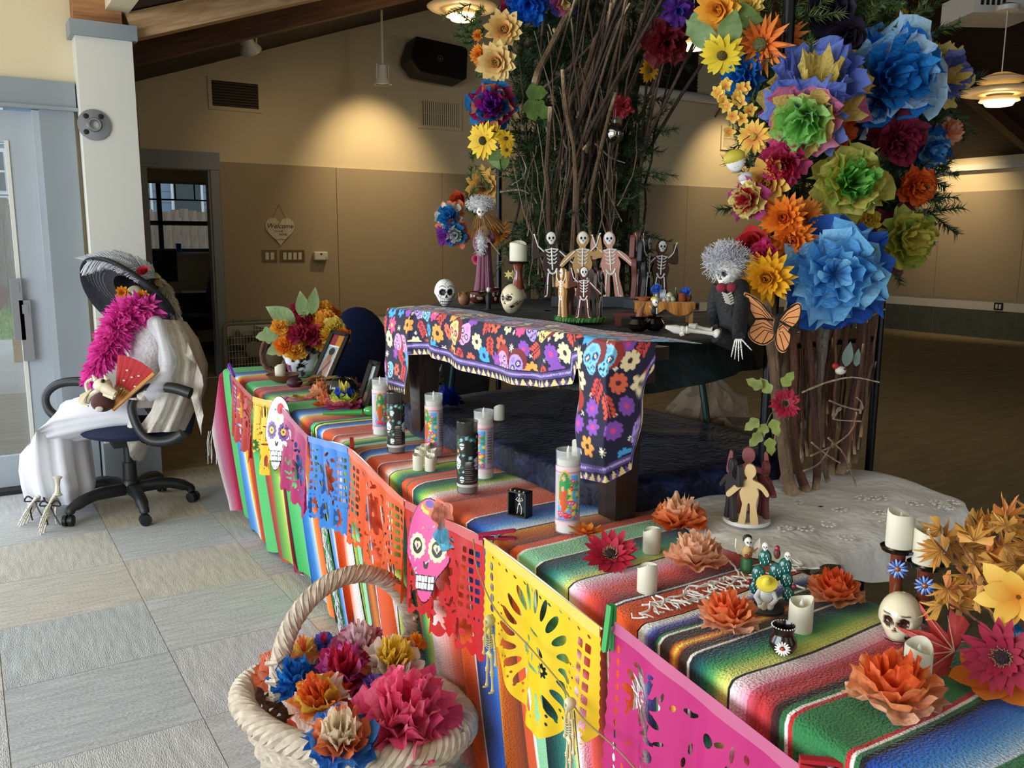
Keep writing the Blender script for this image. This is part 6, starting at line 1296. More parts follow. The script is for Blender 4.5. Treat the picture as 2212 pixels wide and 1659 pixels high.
mb = MB('#f0eff0'); mb.M = T3(-.012, -.004, .945*hl); mb.sph((0, 0, 0), (.11*hl, .09*hl, .048*hl), 20, 10); strands(mb, (0, 0, 0), (.105*hl, .085*hl, .045*hl), 420, .022, '#efeef0', 8, .0009, .2); mb.M = None; o = mb.build('fur_hat', FUR, ld, smooth=180)
mb = MB(); r2 = random.Random(5)
for k in range(130):
    a = r2.uniform(0, TAU); p = Vector((.03*cos(a), .03*sin(a), .80*hl+r2.uniform(-.01, .02))); d = Vector((cos(a)*.8+.5, sin(a)*.7, -1.0+r2.uniform(-.3, .4))).normalized(); mb.col(r2.choice(('#b98a50', '#a5743c', '#cfa468'))); mb.tube([p, p+d*.03, p+d*.06+Vector((0, 0, -.008))], .0009, 3, cap=False)
o = mb.build('straw_hair', FUR, ld, smooth=180); o['kind'] = 'stuff'
mb = MB('#b9a48e'); mb.sph((0, -.01, .68*hl), (.052*hl*1.2, .05*hl, .06*hl), 12, 8); mb.build('bodice', CLOTH, ld)
mb = MB('#8a5a72'); mb.tube(bez([(.05*hl, 0, .70*hl), (.085*hl, -.02*hl, .60*hl), (.04*hl, -.085*hl, .60*hl)], 4), .024*hl, 8); mb.tube(bez([(-.05*hl, 0, .70*hl), (-.09*hl, -.02*hl, .58*hl), (-.06*hl, -.07*hl, .50*hl)], 4), .022*hl, 8); mb.build('sleeves', mat('mauve_gauze'), ld)
mb = MB(); hand_bones(mb, T3(.04*hl, -.085*hl, .60*hl) @ RZ(PI) @ RX(.4), .075*hl, '#c9c4b4'); hand_bones(mb, T3(-.06*hl, -.075*hl, .50*hl) @ RZ(-PI/2) @ RY(.5), .07*hl, '#d9d4c4'); mb.build('hands', BONE, ld)
mb = MB('#f1f0f2'); c = Vector((-.025*hl, -.085*hl, .58*hl)); mb.M = T3(*c); mb.sph((0, 0, 0), (.035*hl, .025*hl, .10*hl), 10, 8); strands(mb, (0, 0, 0), (.033*hl, .025*hl, .10*hl), 260, .016, '#f1f0f2', 9, .0009, 0); mb.M = None; mb.build('fur_muff', FUR, ld, smooth=180)
mb = MB('#b9955c'); mb.tube([(.03*hl, -.10*hl, .62*hl), (.15*hl, -.06*hl, .47*hl)], .0024, 5); mb.build('fan_stick', PAINT, ld)
# ================================================================== FLOWER ARCH
PO = {'a': (1.735, 1.49), 'b': (2.20, 1.50), 'c': (1.98, 3.22), 'd': (2.52, 3.20)}
ar = thing('flower_arch', 'black metal arch wrapped in branches and pine garland', 'arch', (2.1, 2.35, 0)); AO = Vector((2.1, 2.35, 0))
STEEL = mat('black_arch_steel', '#101317', .3, metal=.5, noise=(50, .3))
for k in 'abcd':
    x, y = PO[k]; MB().tube([Vector((x, y, 0))-AO, Vector((x, y, 2.35))-AO], .016 if k == 'a' else .012, 10).build('post', STEEL, ar)
for (a, b) in (('a', 'b'), ('c', 'd')):
    for z in (1.15, 1.88): MB().tube([Vector((*PO[a], z))-AO, Vector((*PO[b], z))-AO], .008, 8).build('cross_bar', STEEL, ar)
for (a, b) in (('a', 'c'), ('b', 'd')):
    pa, pb = Vector((*PO[a], 2.35)), Vector((*PO[b], 2.35)); MB().tube([pa.lerp(pb, u)+Vector((0, 0, .55*sin(u*PI)))-AO for u in [k/16 for k in range(17)]], .012, 10).build('arch_bow', STEEL, ar)
BRC = ['#3a2a20', '#46352a', '#2f221b', '#54402f', '#3e2c23', '#5a4636']
r6 = random.Random(21)
def stick(pts, r0, r1, col, name='branch', n=7, jit=.008):
    ps = [Vector(p) for p in pts]; ps = bez(ps, 4); k = len(ps)
    ps = [p+Vector((r6.gauss(0, jit), r6.gauss(0, jit), 0))*(.6 if 0 < i < k-1 else 0) for i, p in enumerate(ps)]
    c = hexc(col); cs = [mixc(c, tuple(v*1.5 for v in c), r6.random()*.5) for _ in ps]; cs[0] = hexc('#b59a76'); cs[-1] = hexc('#b59a76')
    mb = MB(); mb.tube([p-AO for p in ps], [r0+(r1-r0)*i/(k-1)*1.0+r6.uniform(-.1, .1)*r0 for i in range(k)], n, cs=cs)
    if r0 > .007 and r6.random() < .7:
        i = r6.randrange(2, k-2); d = Vector((r6.gauss(0, 1), r6.gauss(0, 1), .8)).normalized(); mb.col('#a58a66'); mb.tube([ps[i]-AO, ps[i]+d*.03-AO], [r0*.6, r0*.45], 5)
    return mb.build(name, BARK, ar)
# left bundle: rises behind the table and fans over to the right at the top
for k in range(50):
    u = r6.random(); f = r6.random(); x = 2.02+.46*u+r6.uniform(-.03, .03); y = 3.18-.42*f; z0 = r6.choice((.75, .9, 1.0)); top = 2.45+r6.uniform(-.2, .1); lean = r6.uniform(-.12, .30)+.30*(k % 3 == 0)
    stick([(x, y, z0), (x+r6.uniform(-.04, .04), y+r6.uniform(-.04, .04), z0+.55), (x+.03+r6.uniform(-.05, .05), y-.25*lean, 1.85), (x+.10*lean, y-lean*1.2, top)], r6.uniform(.004, .012), r6.uniform(.002, .007), r6.choice(BRC))
for px0, py0, px1, py1, px2, py2, r in ((1155, 180, 1220, 40, 1275, -40, .014), (1160, 200, 1300, 75, 1345, -30, .007), (1225, 240, 1290, 90, 1320, -20, .011), (1335, 265, 1400, 110, 1500, -20, .009), (1250, 255, 1285, 120, 1330, -10, .012), (1200, 620, 1180, 420, 1190, 230, .013), (1265, 330, 1330, 180, 1450, 20, .010), (1235, 650, 1240, 380, 1215, 150, .011), (1300, 640, 1275, 430, 1330, 200, .010), (1350, 150, 1410, 60, 1470, -10, .008)):
    stick([PD(px0, py0, 3.42), PD(px1, py1, 3.36), PD(px2, py2, 3.25)], r, r*.7, r6.choice(('#57432f', '#4b382a', '#66503a')))
for k in range(46):   # thin whips
    x0, y0 = r6.uniform(1115, 1350), r6.uniform(260, 650); L = r6.uniform(120, 300); s = r6.uniform(-.35, .35); d = r6.uniform(3.38, 3.5)
    stick([PD(x0, y0, d), PD(x0+s*L*.5+r6.uniform(-25, 25), y0-L*.5, d-.03), PD(x0+s*L+r6.uniform(-20, 20), max(y0-L, -30), d)], .0028, .0016, r6.choice(('#6b5745', '#5a4638', '#7d6a55')), 'twig', 5, .004)
for pts in ([(1070, 345), (1120, 330), (1135, 375), (1105, 400)], [(1150, 240), (1175, 260), (1185, 320), (1180, 380)], [(1285, 310), (1320, 340), (1350, 352)], [(1080, 415), (1120, 410), (1142, 418)]): stick([PD(x, y, 3.4) for x, y in pts], .004, .002, '#857765', 'twig', 5, .002)
# right bundle: sticks standing on the white cloth
RS = [(1712, 1068, 1680, 880, 1665, 700, .0165, '#6e5741'), (1672, 1000, 1690, 880, 1700, 720, .013, '#75604a'), (1742, 1060, 1715, 960, 1712, 740, .012, '#5d3b2c'), (1762, 1056, 1760, 900, 1745, 700, .010, '#4f3024'), (1722, 945, 1752, 850, 1775, 760, .021, '#857b70'), (1795, 1025, 1800, 880, 1830, 700, .010, '#5a3a2b'), (1812, 1022, 1845, 860, 1868, 650, .015, '#54392e'), (1826, 1010, 1850, 840, 1885, 630, .016, '#4d342a'), (1780, 990, 1795, 850, 1800, 690, .012, '#5e4130'), (1690, 1040, 1735, 850, 1735, 690, .009, '#4a2f25'), (1655, 1000, 1668, 870, 1672, 760, .009, '#6b533f'), (1760, 900, 1790, 780, 1825, 650, .011, '#63402f'), (1735, 1000, 1740, 860, 1770, 680, .008, '#5d3a2a'), (1790, 1040, 1775, 990, 1770, 960, .008, '#6b5645'), (1845, 1000, 1870, 820, 1905, 600, .009, '#513528')]
for x0, y0, x1, y1, x2, y2, r, c in RS:
    b = P(x0, y0, T+.012) if y0 > 985 else PD(x0, y0, 2.30); d0 = (b-CAM).dot(FW); stick([b, PD(x1, y1, d0-.01), PD(x2, y2, d0-.02), PD(x2+(x2-x1)*.5, y2-180, d0), PD(x2+(x2-x1)*.9, y2-420, d0)], r, r*.6, c, 'branch', 8, .003)
for k in range(30):
    x0 = r6.uniform(1665, 1860); s = (x0-1720)/1000+r6.uniform(-.08, .08); d = r6.uniform(2.15, 2.45); L = r6.uniform(180, 380); y0 = r6.uniform(880, 1010)
    stick([PD(x0, y0, d), PD(x0+s*L*.5+r6.uniform(-12, 12), y0-L*.5, d), PD(x0+s*L, y0-L, d)], .0038, .0022, r6.choice(('#5d3b2a', '#4a3024', '#6b4a38')), 'twig', 5, .003)
for pts, c in (([(1732, 848), (1780, 828), (1840, 815), (1900, 826)], '#a58f78'), ([(1790, 865), (1830, 880), (1862, 885), (1860, 868), (1850, 858)], '#7d6a58'), ([(1800, 905), (1812, 882), (1816, 884), (1800, 905), (1860, 910)], '#8a7662'), ([(1750, 985), (1800, 962), (1840, 930), (1850, 890)], '#85694f'), ([(1752, 955), (1790, 985), (1815, 1000)], '#8a735c'), ([(1788, 945), (1825, 985), (1850, 1055)], '#85694f'), ([(1735, 1018), (1770, 1000), (1800, 955)], '#8a735c'), ([(1870, 690), (1890, 678), (1912, 668)], '#7d6a58')): stick([PD(x, y, 2.14) for x, y in pts], .0026, .0018, c, 'twig', 5, .001)
# pine garland
def sprig_needles(mb, p, d, L, n, nl, cols, rr):
    d = d.normalized(); u = d.orthogonal().normalized(); v = d.cross(u)
    for k in range(n):
        t = rr.random(); a = rr.uniform(0, TAU); b = p+d*L*t; o = (u*cos(a)+v*sin(a))*.9+d*.75; e = b+o.normalized()*nl*rr.uniform(.7, 1.1)*(1-.35*t); s = (e-b).cross(FW).normalized()*.0016; mb.add([b-s, b+s, e], [(0, 1, 2)], [cols[k % len(cols)]]*3)
    mb.col('#4a4030'); mb.tube([p, p+d*L], .002, 3, cap=False)
NG = [hexc(c) for c in ('#1d3a1e', '#2a4a26', '#39582c', '#24401f', '#48683a')]; NY = [hexc(c) for c in ('#5f6f32', '#4a5f2c', '#7a8446')]
def garland(name, spots, n, seed, L=.11, nl=.034, cols=NG, per=70):
    mb = MB(); rr = random.Random(seed)
    for k in range(n):
        x, y, rx, ry, d = rr.choice(spots); a = rr.uniform(0, TAU); q = rr.random()**.5; p = PD(x+rx*q*cos(a), y+ry*q*sin(a), d+rr.uniform(-.05, .08)); dr = Vector((rr.gauss(0, 1), rr.gauss(0, 1), rr.gauss(0, .9)-.2))-FW*.5; sprig_needles(mb, p-AO, dr, L*rr.uniform(.7, 1.2), per, nl, cols, rr)
    o = mb.build(name, LEAF, ar, smooth=0); o['kind'] = 'stuff'; o['label'] = 'dark green pine needles of the garland'; return o
garland('pine_garland', [(1740, 120, 160, 120, 2.26), (1800, 300, 150, 120, 2.26), (1790, 450, 170, 110, 2.24), (1860, 60, 90, 80, 2.26), (1720, 300, 90, 120, 2.2), (1900, 420, 110, 110, 2.28), (1950, 250, 90, 110, 2.3), (1800, 210, 190, 220, 2.36), (1780, 330, 170, 200, 2.32)], 560, 5, .12, .04)
garland('pine_garland', [(1890, 30, 60, 60, 2.2), (1700, 60, 60, 70, 2.14), (1735, 150, 60, 50, 2.14), (1950, 80, 35, 30, 2.22)], 46, 6, cols=NY+NG[3:])
garland('pine_garland', [(1200, 120, 100, 140, 3.62), (1230, 330, 110, 140, 3.62), (1250, 520, 110, 120, 3.62), (1300, 60, 130, 90, 3.62), (1180, 230, 70, 200, 3.7), (1330, 250, 60, 180, 3.55), (1240, 250, 120, 300, 3.5), (1180, 480, 60, 160, 3.6)], 760, 7, .18, .055, NG[:4], per=64)
garland('pine_garland', [(1040, 60, 34, 70, 3.42), (1350, 370, 34, 60, 3.55), (1360, 440, 24, 40, 3.5), (1025, 250, 20, 110, 3.6), (1425, 10, 20, 16, 3.3), (1000, 430, 24, 24, 3.75)], 46, 8, .11, .042, cols=NG[2:]+NY[:1])
# blooms fixed on the arch
DR, DL = 2.06, 3.34
def bloom(px, py, rp, kind, label, d=DR, seed=0, face=(0, 0, 0), **k):
    p = PD(px, py, d); R = rp*d/F; f = (toward_cam(p)+RT*face[0]+UP*face[1]).normalized(); M = face_to(f) @ RZ(seed*.7); mb = MB()
    grp = 'blooms on the flower arch'
    if kind == 'tissue': blossom(mb, M @ T3(0, 0, -R*.35), R*1.05, k['layers'], seed, 48, k.get('ruf', 1.15), .07); o = mb.build('tissue_flower', TISSUE, None, p, smooth=60); return tag(o, label, 'paper flower', grp)
    t = thing('silk_flower', label, 'silk flower', p, 0, grp); cc = k.get('c', ('#e8742a', '#f0d070'))
    if kind == 'dahlia': petals(mb, M @ T3(0, 0, -R*.3), R, [(12, 1.05, .15, .5), (12, .95, .45, .4), (10, .75, .75, .5), (9, .5, 1.0, .8), (6, .3, 1.25, .9)], cc[0], cc[1], seed, .36, .25, .85)
    elif kind == 'mum': petals(mb, M @ T3(0, 0, -R*.35), R, [(18, 1.05, .0, .5), (18, 1.0, .35, .5), (16, .85, .65, .6), (14, .65, .9, .8), (12, .45, 1.15, .9), (7, .25, 1.4, .6)], cc[0], cc[1], seed, .20, .3, .9)
    elif kind == 'spiky': petals(mb, M @ T3(0, 0, -R*.2), R, [(14, 1.1, .05, .15), (13, .95, .3, .1), (11, .7, .6, .1), (9, .45, .9, 0)], cc[0], cc[1], seed, .17, .1, .7, blunt=1)
    elif kind == 'sun': petals(mb, M, R, [(15, 1.0, .05, -.3), (14, .92, .2, -.2)], cc[0], cc[1], seed, .27, .1, .8)
    elif kind == 'rose': petals(mb, M @ T3(0, 0, -R*.4), R, [(6, 1.0, .2, .7), (6, .85, .6, .8), (5, .65, .9, 1.0), (5, .45, 1.2, 1.0), (4, .25, 1.4, .9)], cc[0], cc[1], seed, .85, .3, .55)
    mb.build('petals', PETAL, t, smooth=180)
    if kind in ('sun', 'spiky'): mb = MB(k.get('cc', '#5a4a18')); mb.M = M @ T3(0, 0, R*.08); mb.sph((0, 0, 0), (R*.24, R*.24, R*.14), 12, 8); mb.M = None; mb.build('flower_centre', mat('seed_centre'), t)
    for (a, L, W, lc) in k.get('leaves', ()):
        mb = MB(); leaf_shape(mb, face_to(f) @ RZ(a) @ T3(R*.4, 0, -R*.35), L*R, W*R, lc, '#5f7a3a', 0, .4); mb.build('leaf', LEAF, t)
    return t
def TL(*cs, wide=1.0): n = len(cs); return [(c if isinstance(c, str) else c[0], wide-(wide-.22)*i/(n-1)*.95, .12+.85*(i/(n-1))**.8, (c if isinstance(c, str) else c[1])) for i, c in enumerate(cs)]
YD = ('#e2782a', '#f2d36a'); 
bloom(1548, 22, 52, 'dahlia', 'golden silk dahlia at the top left of the right flower mass', seed=1, face=(-.5, -.2), c=('#ea8a24', '#f6b93e'), leaves=((-.4, 1.5, 1.0, '#6f8a4c'), (3.6, 1.6, 1.1, '#7f9a68')))
bloom(1615, 8, 38, 'dahlia', 'yellow silk flower touching the top frame edge above the orange spiky pair', seed=2, face=(0, .4), c=('#e8a03a', '#f3dd7a'), leaves=((-1.4, 1.8, 1.3, '#6b8348'),))
bloom(1642, 96, 62, 'spiky', 'left of two spiky orange silk flowers', seed=3, face=(-.2, 0), c=('#e0531a', '#ef8a2e'), cc='#6b6a3a'); bloom(1696, 82, 50, 'spiky', 'right of two spiky orange silk flowers', 2.1, seed=4, face=(.35, .1), c=('#e0531a', '#ef8a2e'))
bloom(1560, 118, 48, 'sun', 'drooping yellow sunflower under green leaves', seed=5, face=(-.3, -.9), c=('#d9b81f', '#f0d63a'), leaves=((2.4, 1.8, 1.2, '#8aa07a'), (1.2, 1.5, 1.1, '#7f9a68')))
bloom(1598, 165, 48, 'tissue', 'bright blue tissue flower below the drooping sunflower', 2.1, 6, (-.6, -.1), layers=TL('#0f5fb0', '#1a7fd0', '#1468be', '#2f96dc', '#1c7acc'))
bloom(1765, 196, 98, 'tissue', 'large periwinkle, yellow and pink tissue flower', 2.04, 7, (.1, .75), layers=[('#d4557f', 1.0, -.05, '#d96a8c'), ('#eccb6a', 1.03, .30, '#f0d478'), ('#f0d070', .95, .42, '#ecc860'), ('#5a6fc8', .90, .75, '#6f86d8'), ('#4f66c0', .62, .85, '#7a8edc'), ('#e2c050', .4, .9, '#f0d478')])
bloom(1735, 262, 78, 'tissue', 'lime green and pink tissue flower facing downward', 1.99, 8, (-.25, -.35), layers=TL('#6f86d8', ('#d96a94', '#e08aaa'), '#ecd07a', ('#a8dc7c', '#b9e68e'), '#8fd068', '#a8e08a', '#9ad878', wide=1.12))
bloom(1842, 190, 42, 'tissue', 'crumpled yellow tissue bloom beside the large blue one', 2.08, 9, (.4, -.3), layers=TL('#e8b83a', '#f0cc5a', '#e2a83a', '#f3d86e', '#e8b040'))
bloom(1795, 22, 62, 'rose', 'upper dark purple silk rose', 2.1, seed=10, face=(.1, .3), c=('#120a18', '#2a1c34')); bloom(1832, 82, 48, 'rose', 'lower dark purple silk rose', 2.06, seed=11, face=(.3, -.3), c=('#0e0812', '#281a30'))
bloom(1925, 165, 92, 'tissue', 'huge blue tissue flower with white-blue streamers', 2.1, 12, (.25, .1), layers=[('#1f6fc8', 1.15, -.1, '#6fb2e8'), ('#8fc6ec', 1.2, .25, '#d6ecf6'), ('#2a86dc', 1.0, .45, '#0f6fc8'), ('#cfe6f2', .9, .65, '#8ac4ea'), ('#1272c0', .7, .7, '#2a94de'), ('#0d5fae', .45, .8, '#1f84d0'), ('#1a7acb', .25, .8, '#3f9fe2')], ruf=1.5)
bloom(1895, 235, 45, 'tissue', 'deep blue tissue tuft hanging under the huge blue flower', 2.12, 13, (-.1, -.5), layers=TL('#0f4fa8', '#1a6ac8', '#0c4a9c', '#2a80d4'))
bloom(2040, 165, 56, 'tissue', 'yellow and periwinkle tissue flower at the right edge', 2.2, 14, (.8, .1), layers=[('#d86a5a', 1.0, -.1, '#e0a05a'), ('#e6c45a', 1.1, .2, '#f0d880'), ('#ecd070', 1.0, .45, '#f2dc8a'), ('#6a74c8', .85, .6, '#8f98dc'), ('#4a54a0', .6, .75, '#7a84cc'), ('#e2c050', .35, .8, '#f0d478')])
bloom(2010, 120, 34, 'tissue', 'small yellow and red tissue flower peeking above the periwinkle one', 2.25, 15, (.2, .6), layers=TL('#c8404a', '#e8b83a', '#f0cc4a', '#e2a83a'))
bloom(1945, 305, 56, 'tissue', 'crimson tissue flower under the huge blue flower', 2.12, 16, (.3, -.3), layers=TL('#7a1a34', '#9a2444', '#8a1e3c', '#a83050', '#7a1a34'), ruf=1.4)
bloom(1806, 292, 40, 'tissue', 'orange tissue flower between the lime and crimson ones', 2.1, 17, (.1, -.5), layers=TL('#e2601c', '#ee7a2a', '#d9541a', '#ea6f26'))
bloom(2012, 322, 45, 'tissue', 'blue tissue flower at the lower right edge', 2.2, 18, (.5, -.1), layers=TL('#0f4f96', '#2a7fc8', '#8fc0e2', '#1a6ab4', '#5aa4dc')); bloom(2055, 280, 30, 'tissue', 'peach tissue flower above the lower right blue one', 2.24, 19, (.6, .3), layers=TL('#e8a07a', '#f0b898', '#e89068', '#f2c2a6'))
bloom(1690, 355, 50, 'tissue', 'magenta tissue flower with red centre on the left side', 2.02, 20, (-.2, -.25), layers=TL(('#d0407c', '#d8568c'), '#c83070', '#d8508a', '#c22a4c', '#b8243e', '#cc3a5a'))
bloom(1840, 395, 78, 'tissue', 'big green and yellow tissue flower in the middle', 2.03, 21, (.25, .1), layers=TL(('#b3b24a', '#c2bc5a'), ('#c9c25c', '#d2c866'), ('#a0c850', '#b4d464'), '#d8c860', '#7fc055', '#5fb04a', '#86c85c'), ruf=1.4)
bloom(1985, 403, 42, 'tissue', 'round orange tissue flower at the right edge', 2.14, 22, (.5, -.1), layers=TL('#e2561a', '#ee6f26', '#e05c1c', '#f07c30', '#e6641f', '#ee7a2c', wide=.95))
bloom(1628, 296, 38, 'sun', 'yellow and red lily-like silk flower beside the vent', 2.06, seed=23, face=(-.5, .1), c=('#c8401f', '#ecc64a'), cc='#c9a23a'); bloom(1652, 395, 58, 'dahlia', 'yellow dahlia with red heart on the left side', 2.04, seed=24, face=(-.4, -.1), c=('#c8481f', '#f0cc66'))
bloom(1615, 432, 42, 'tissue', 'pale yellow and crimson tissue flower on the left edge', 2.02, 25, (-.5, 0), layers=TL('#a8387c', '#eddb82', '#f0e294', '#b8283c', '#e8d47a', '#c03048'))
bloom(1690, 470, 52, 'mum', 'upper orange silk chrysanthemum over the yellow one', 2.0, seed=26, face=(-.25, .1), c=('#dc6a14', '#f08a22')); bloom(1738, 470, 46, 'mum', 'right orange silk chrysanthemum beside the green tissue bloom', 2.04, seed=27, face=(.35, .15), c=('#d9701c', '#f0983a')); bloom(1712, 520, 50, 'mum', 'lower orange silk chrysanthemum above dull green leaves', 2.0, seed=28, face=(.05, -.3), c=('#dc6a14', '#ee8420'), leaves=((-2.0, 1.1, .7, '#6b6a34'), (-1.2, 1.2, .7, '#6f7038')))
bloom(1622, 530, 48, 'rose', 'red silk lily on the left edge', 2.03, seed=29, face=(-.7, .2), c=('#7a0f14', '#b81c20')); bloom(1646, 548, 30, 'tissue', 'magenta carnation beside the red lily', 1.99, 30, (-.3, 0), layers=TL('#c02060', '#d83a78', '#c82a68', '#e04a86', '#d03070'))
bloom(1655, 602, 60, 'mum', 'golden yellow chrysanthemum above the butterfly', 1.97, seed=31, face=(-.15, -.1), c=('#d88a10', '#f2b81e'))
bloom(1803, 592, 100, 'tissue', 'very large light blue tissue flower above the branches', 1.99, 32, (.05, .0), layers=[('#0d3f9a', 1.08, -.25, '#1450b4'), ('#1048a8', 1.12, .0, '#1a5cc0'), ('#4aa0e0', 1.0, .25, '#8ccdf2'), ('#5fb0e8', .88, .45, '#9ad6f6'), ('#3f98dc', .7, .6, '#7cc4f0'), ('#4fa6e4', .5, .7, '#86caf2'), ('#5fb2ea', .3, .75, '#9ad4f4')], ruf=1.25)
bloom(1962, 515, 62, 'tissue', 'yellow-green tissue flower with wine red petals at the right', 2.16, 33, (.55, -.1), layers=[('#8a2448', 1.15, -.2, '#7a2040'), ('#a8b84a', 1.0, .15, '#b4c458'), ('#c2bc4c', .9, .4, '#cabf50'), ('#8aa040', .7, .6, '#b0b84a'), ('#d0c458', .5, .8, '#d8cc60'), ('#c8b84a', .3, .85, '#dccf64')])
bloom(1876, 475, 24, 'tissue', 'small yellow tissue flower in the pine needles', 2.1, 34, (0, 0), layers=TL('#d8b83a', '#e2c44a', '#d0ac30', '#e8cf58'))
bloom(1948, 36, 18, 'mum', 'tiny yellow flower behind the pine tip', 2.24, seed=35, face=(.6, 0), c=('#d88a10', '#f2b81e'))
# hanging leaf and small flower cluster
mb = MB(); p = PD(1840, 552, 1.99); leaf_shape(mb, face_to(toward_cam(p)) @ RZ(.35) @ T3(-.05, 0, .02), .115, .05, '#45562a', '#5f7038', 0, .3); tag(mb.build('silk_leaf', LEAF, None, p), 'dark green silk leaf above the light blue flower', 'leaf')
t = thing('orchid_spray', 'spray of tiny yellow orchids beside the screen case', 'silk flower', PD(1590, 235, 2.06)); r7 = random.Random(3)
for k in range(17):
    o_ = RT*r7.uniform(-.045, .05)+UP*r7.uniform(-.06, .06); mb = MB(); petals(mb, T3(*o_) @ face_to((toward_cam(PD(1590, 235, 2.06))+RT*r7.uniform(-.6, .4)).normalized()), .017, [(5, 1, .2, .3)], '#d8742a', '#ecd55a', k, .6, .2, .6); mb.build('blossom', PETAL, t, smooth=180)
mb = MB('#4a5a28')
for k in range(6): a = RT*r7.uniform(-.05, .05)+UP*r7.uniform(-.05, .06); mb.tube([RT*.05-UP*.02, (a+RT*.02)*.6, a], .0012, 4)
mb.build('stems', LEAF, t)
# mask ornaments, silver ball
def hang(px, py, d, label, cap, s):
    p = PD(px, py, d); t = thing('mask_ornament', label, 'ornament', p); M = face_to(toward_cam(p)) @ RZ(.3); mb = MB('#d8d6d2'); mb.M = M; mb.sph((0, 0, 0), (.85*s, s, .5*s), 16, 12); mb.col('#1c1c1c')
    for e in (-1, 1): mb.tube([(e*.15*s, -.1*s, .47*s), (e*.35*s, 0, .44*s), (e*.5*s, -.1*s, .36*s)], .03*s, 5)
    mb.tube([(-.2*s, -.55*s, .38*s), (.2*s, -.55*s, .38*s)], .03*s, 5); mb.M = None; mb.build('face', PAINT, t)
    mb = MB(cap); mb.M = M @ T3(0, .35*s, 0); mb.sph((0, 0, 0), (s, .72*s, .62*s), 16, 10); mb.M = None; mb.build('hood', PAINT, t); mb = MB('#2c2a22'); mb.tube([(0, 0, s*.8), RT*.02+UP*.05, RT*.035+UP*.06], .0012, 4); mb.build('wire', PAINT, t)
hang(1588, 348, 2.04, 'small white mask ornament with a yellow hood', '#b9a832', .026); hang(1612, 388, 2.03, 'small striped white mask ornament under the hooded one', '#b4b2b0', .017)
p = PD(1328, 288, 3.3); t = thing('silver_bauble', 'silver glass bauble hanging from a branch', 'ornament', p); MB().sph((0, 0, 0), (.034, .034, .040), 22, 16).build('ball', mat('mirror_silver', '#c9ccd0', .08, metal=1), t); MB().lathe([(.008, .038), (.008, .050), (.004, .054)], 10).build('cap', GREYM, t); MB().tube([(0, 0, .05), (.004, 0, .11)], .0012, 4).build('hook_wire', GREYM, t)
# blooms on the left trunk
L6 = lambda *a, **k: bloom(*a, **k)
L6(1140, 8, 46, 'tissue', 'bright blue tissue flower at the top of the left trunk', DL, 41, (0, -.2), layers=TL('#1060c8', '#1f7ae0', '#0f6ad4', '#2a8aea', '#1a78de')); L6(1218, 2, 34, 'tissue', 'pink, cream and violet tissue flower at the top frame edge', DL, 42, (.2, -.4), layers=TL('#5a5ab0', '#b85a98', '#d8788a', '#e8d890'))
L6(1098, 20, 22, 'tissue', 'crimson tissue flower tucked left of the top blue one', DL+.05, 43, (-.3, 0), layers=TL('#8a1838', '#a82448', '#901c3c'))
L6(1088, 62, 42, 'dahlia', 'upper pale yellow dahlia on the left trunk', DL, seed=44, face=(-.1, .2), c=('#e27a2c', '#f2d684')); L6(1070, 135, 46, 'dahlia', 'larger pale yellow dahlia under the upper one', DL-.02, seed=45, face=(-.3, -.05), c=('#dc7a34', '#f3dd94'))
L6(1034, 118, 24, 'mum', 'orange silk flower left of the large pale dahlia', DL+.06, seed=46, face=(-.6, 0), c=('#e06a14', '#f09a26')); L6(1030, 76, 13, 'mum', 'tiny orange silk flower above the orange one', DL+.06, seed=47, face=(-.5, .2), c=('#e06a14', '#f0a030'))
L6(1062, 228, 52, 'tissue', 'blue, magenta and purple tissue flower on the left trunk', DL, 48, (-.1, .1), layers=TL(('#1f78c0', '#2a88cc'), '#a01a5c', '#f09a70', '#1c70bc', '#b4226c', '#8a2aa8', '#9a38b8'), ruf=1.4)
L6(1044, 304, 40, 'sun', 'yellow sunflower seen from the side on the left trunk', DL, seed=49, face=(-.7, .0), c=('#dca81c', '#f2d02c'), cc='#3a3818', leaves=((-1.2, 1.3, .8, '#6f8a44'),)); L6(1068, 288, 22, 'sun', 'small yellow daisy beside the side-on sunflower', DL-.02, seed=50, face=(.1, .3), c=('#e2b024', '#f2cc2e')); L6(1092, 300, 21, 'sun', 'small yellow daisy on a thin stem', DL-.02, seed=51, face=(.2, .5), c=('#e2a820', '#f2cc2e')); L6(1094, 324, 16, 'sun', 'smallest yellow daisy under the stemmed one', DL-.02, seed=52, face=(.3, 0), c=('#e2a820', '#f0c42a'), leaves=((-1.6, 2.4, 1.3, '#7f9a58'), (-2.6, 2.4, 1.4, '#6f8a4a')))
L6(1045, 402, 42, 'dahlia', 'yellow dahlia with orange heart above the fur hat', 3.72, seed=53, face=(0, .1), c=('#d8622a', '#f4d070'))
L6(988, 432, 24, 'rose', 'rust silk flower left of the fur hat', 3.6, seed=54, face=(-.5, .2), c=('#7a1c0c', '#b8441c')); L6(970, 468, 34, 'tissue', 'blue and white tissue flower on the far left edge', 3.5, 55, (-.3, .2), layers=TL('#e8885a', '#d8ddd0', '#2a8ac8', '#1f7cc0', '#3a98d4')); L6(985, 505, 30, 'tissue', 'white and blue tissue flower under the far left one', 3.5, 56, (-.3, -.3), layers=TL('#d8704a', '#1f7cc0', '#d4dccc', '#c9d6cc')); L6(960, 508, 22, 'tissue', 'purple tissue flower on the far left edge', 3.5, 57, (-.6, -.2), layers=TL('#7a2a98', '#9438b0', '#8430a4'))
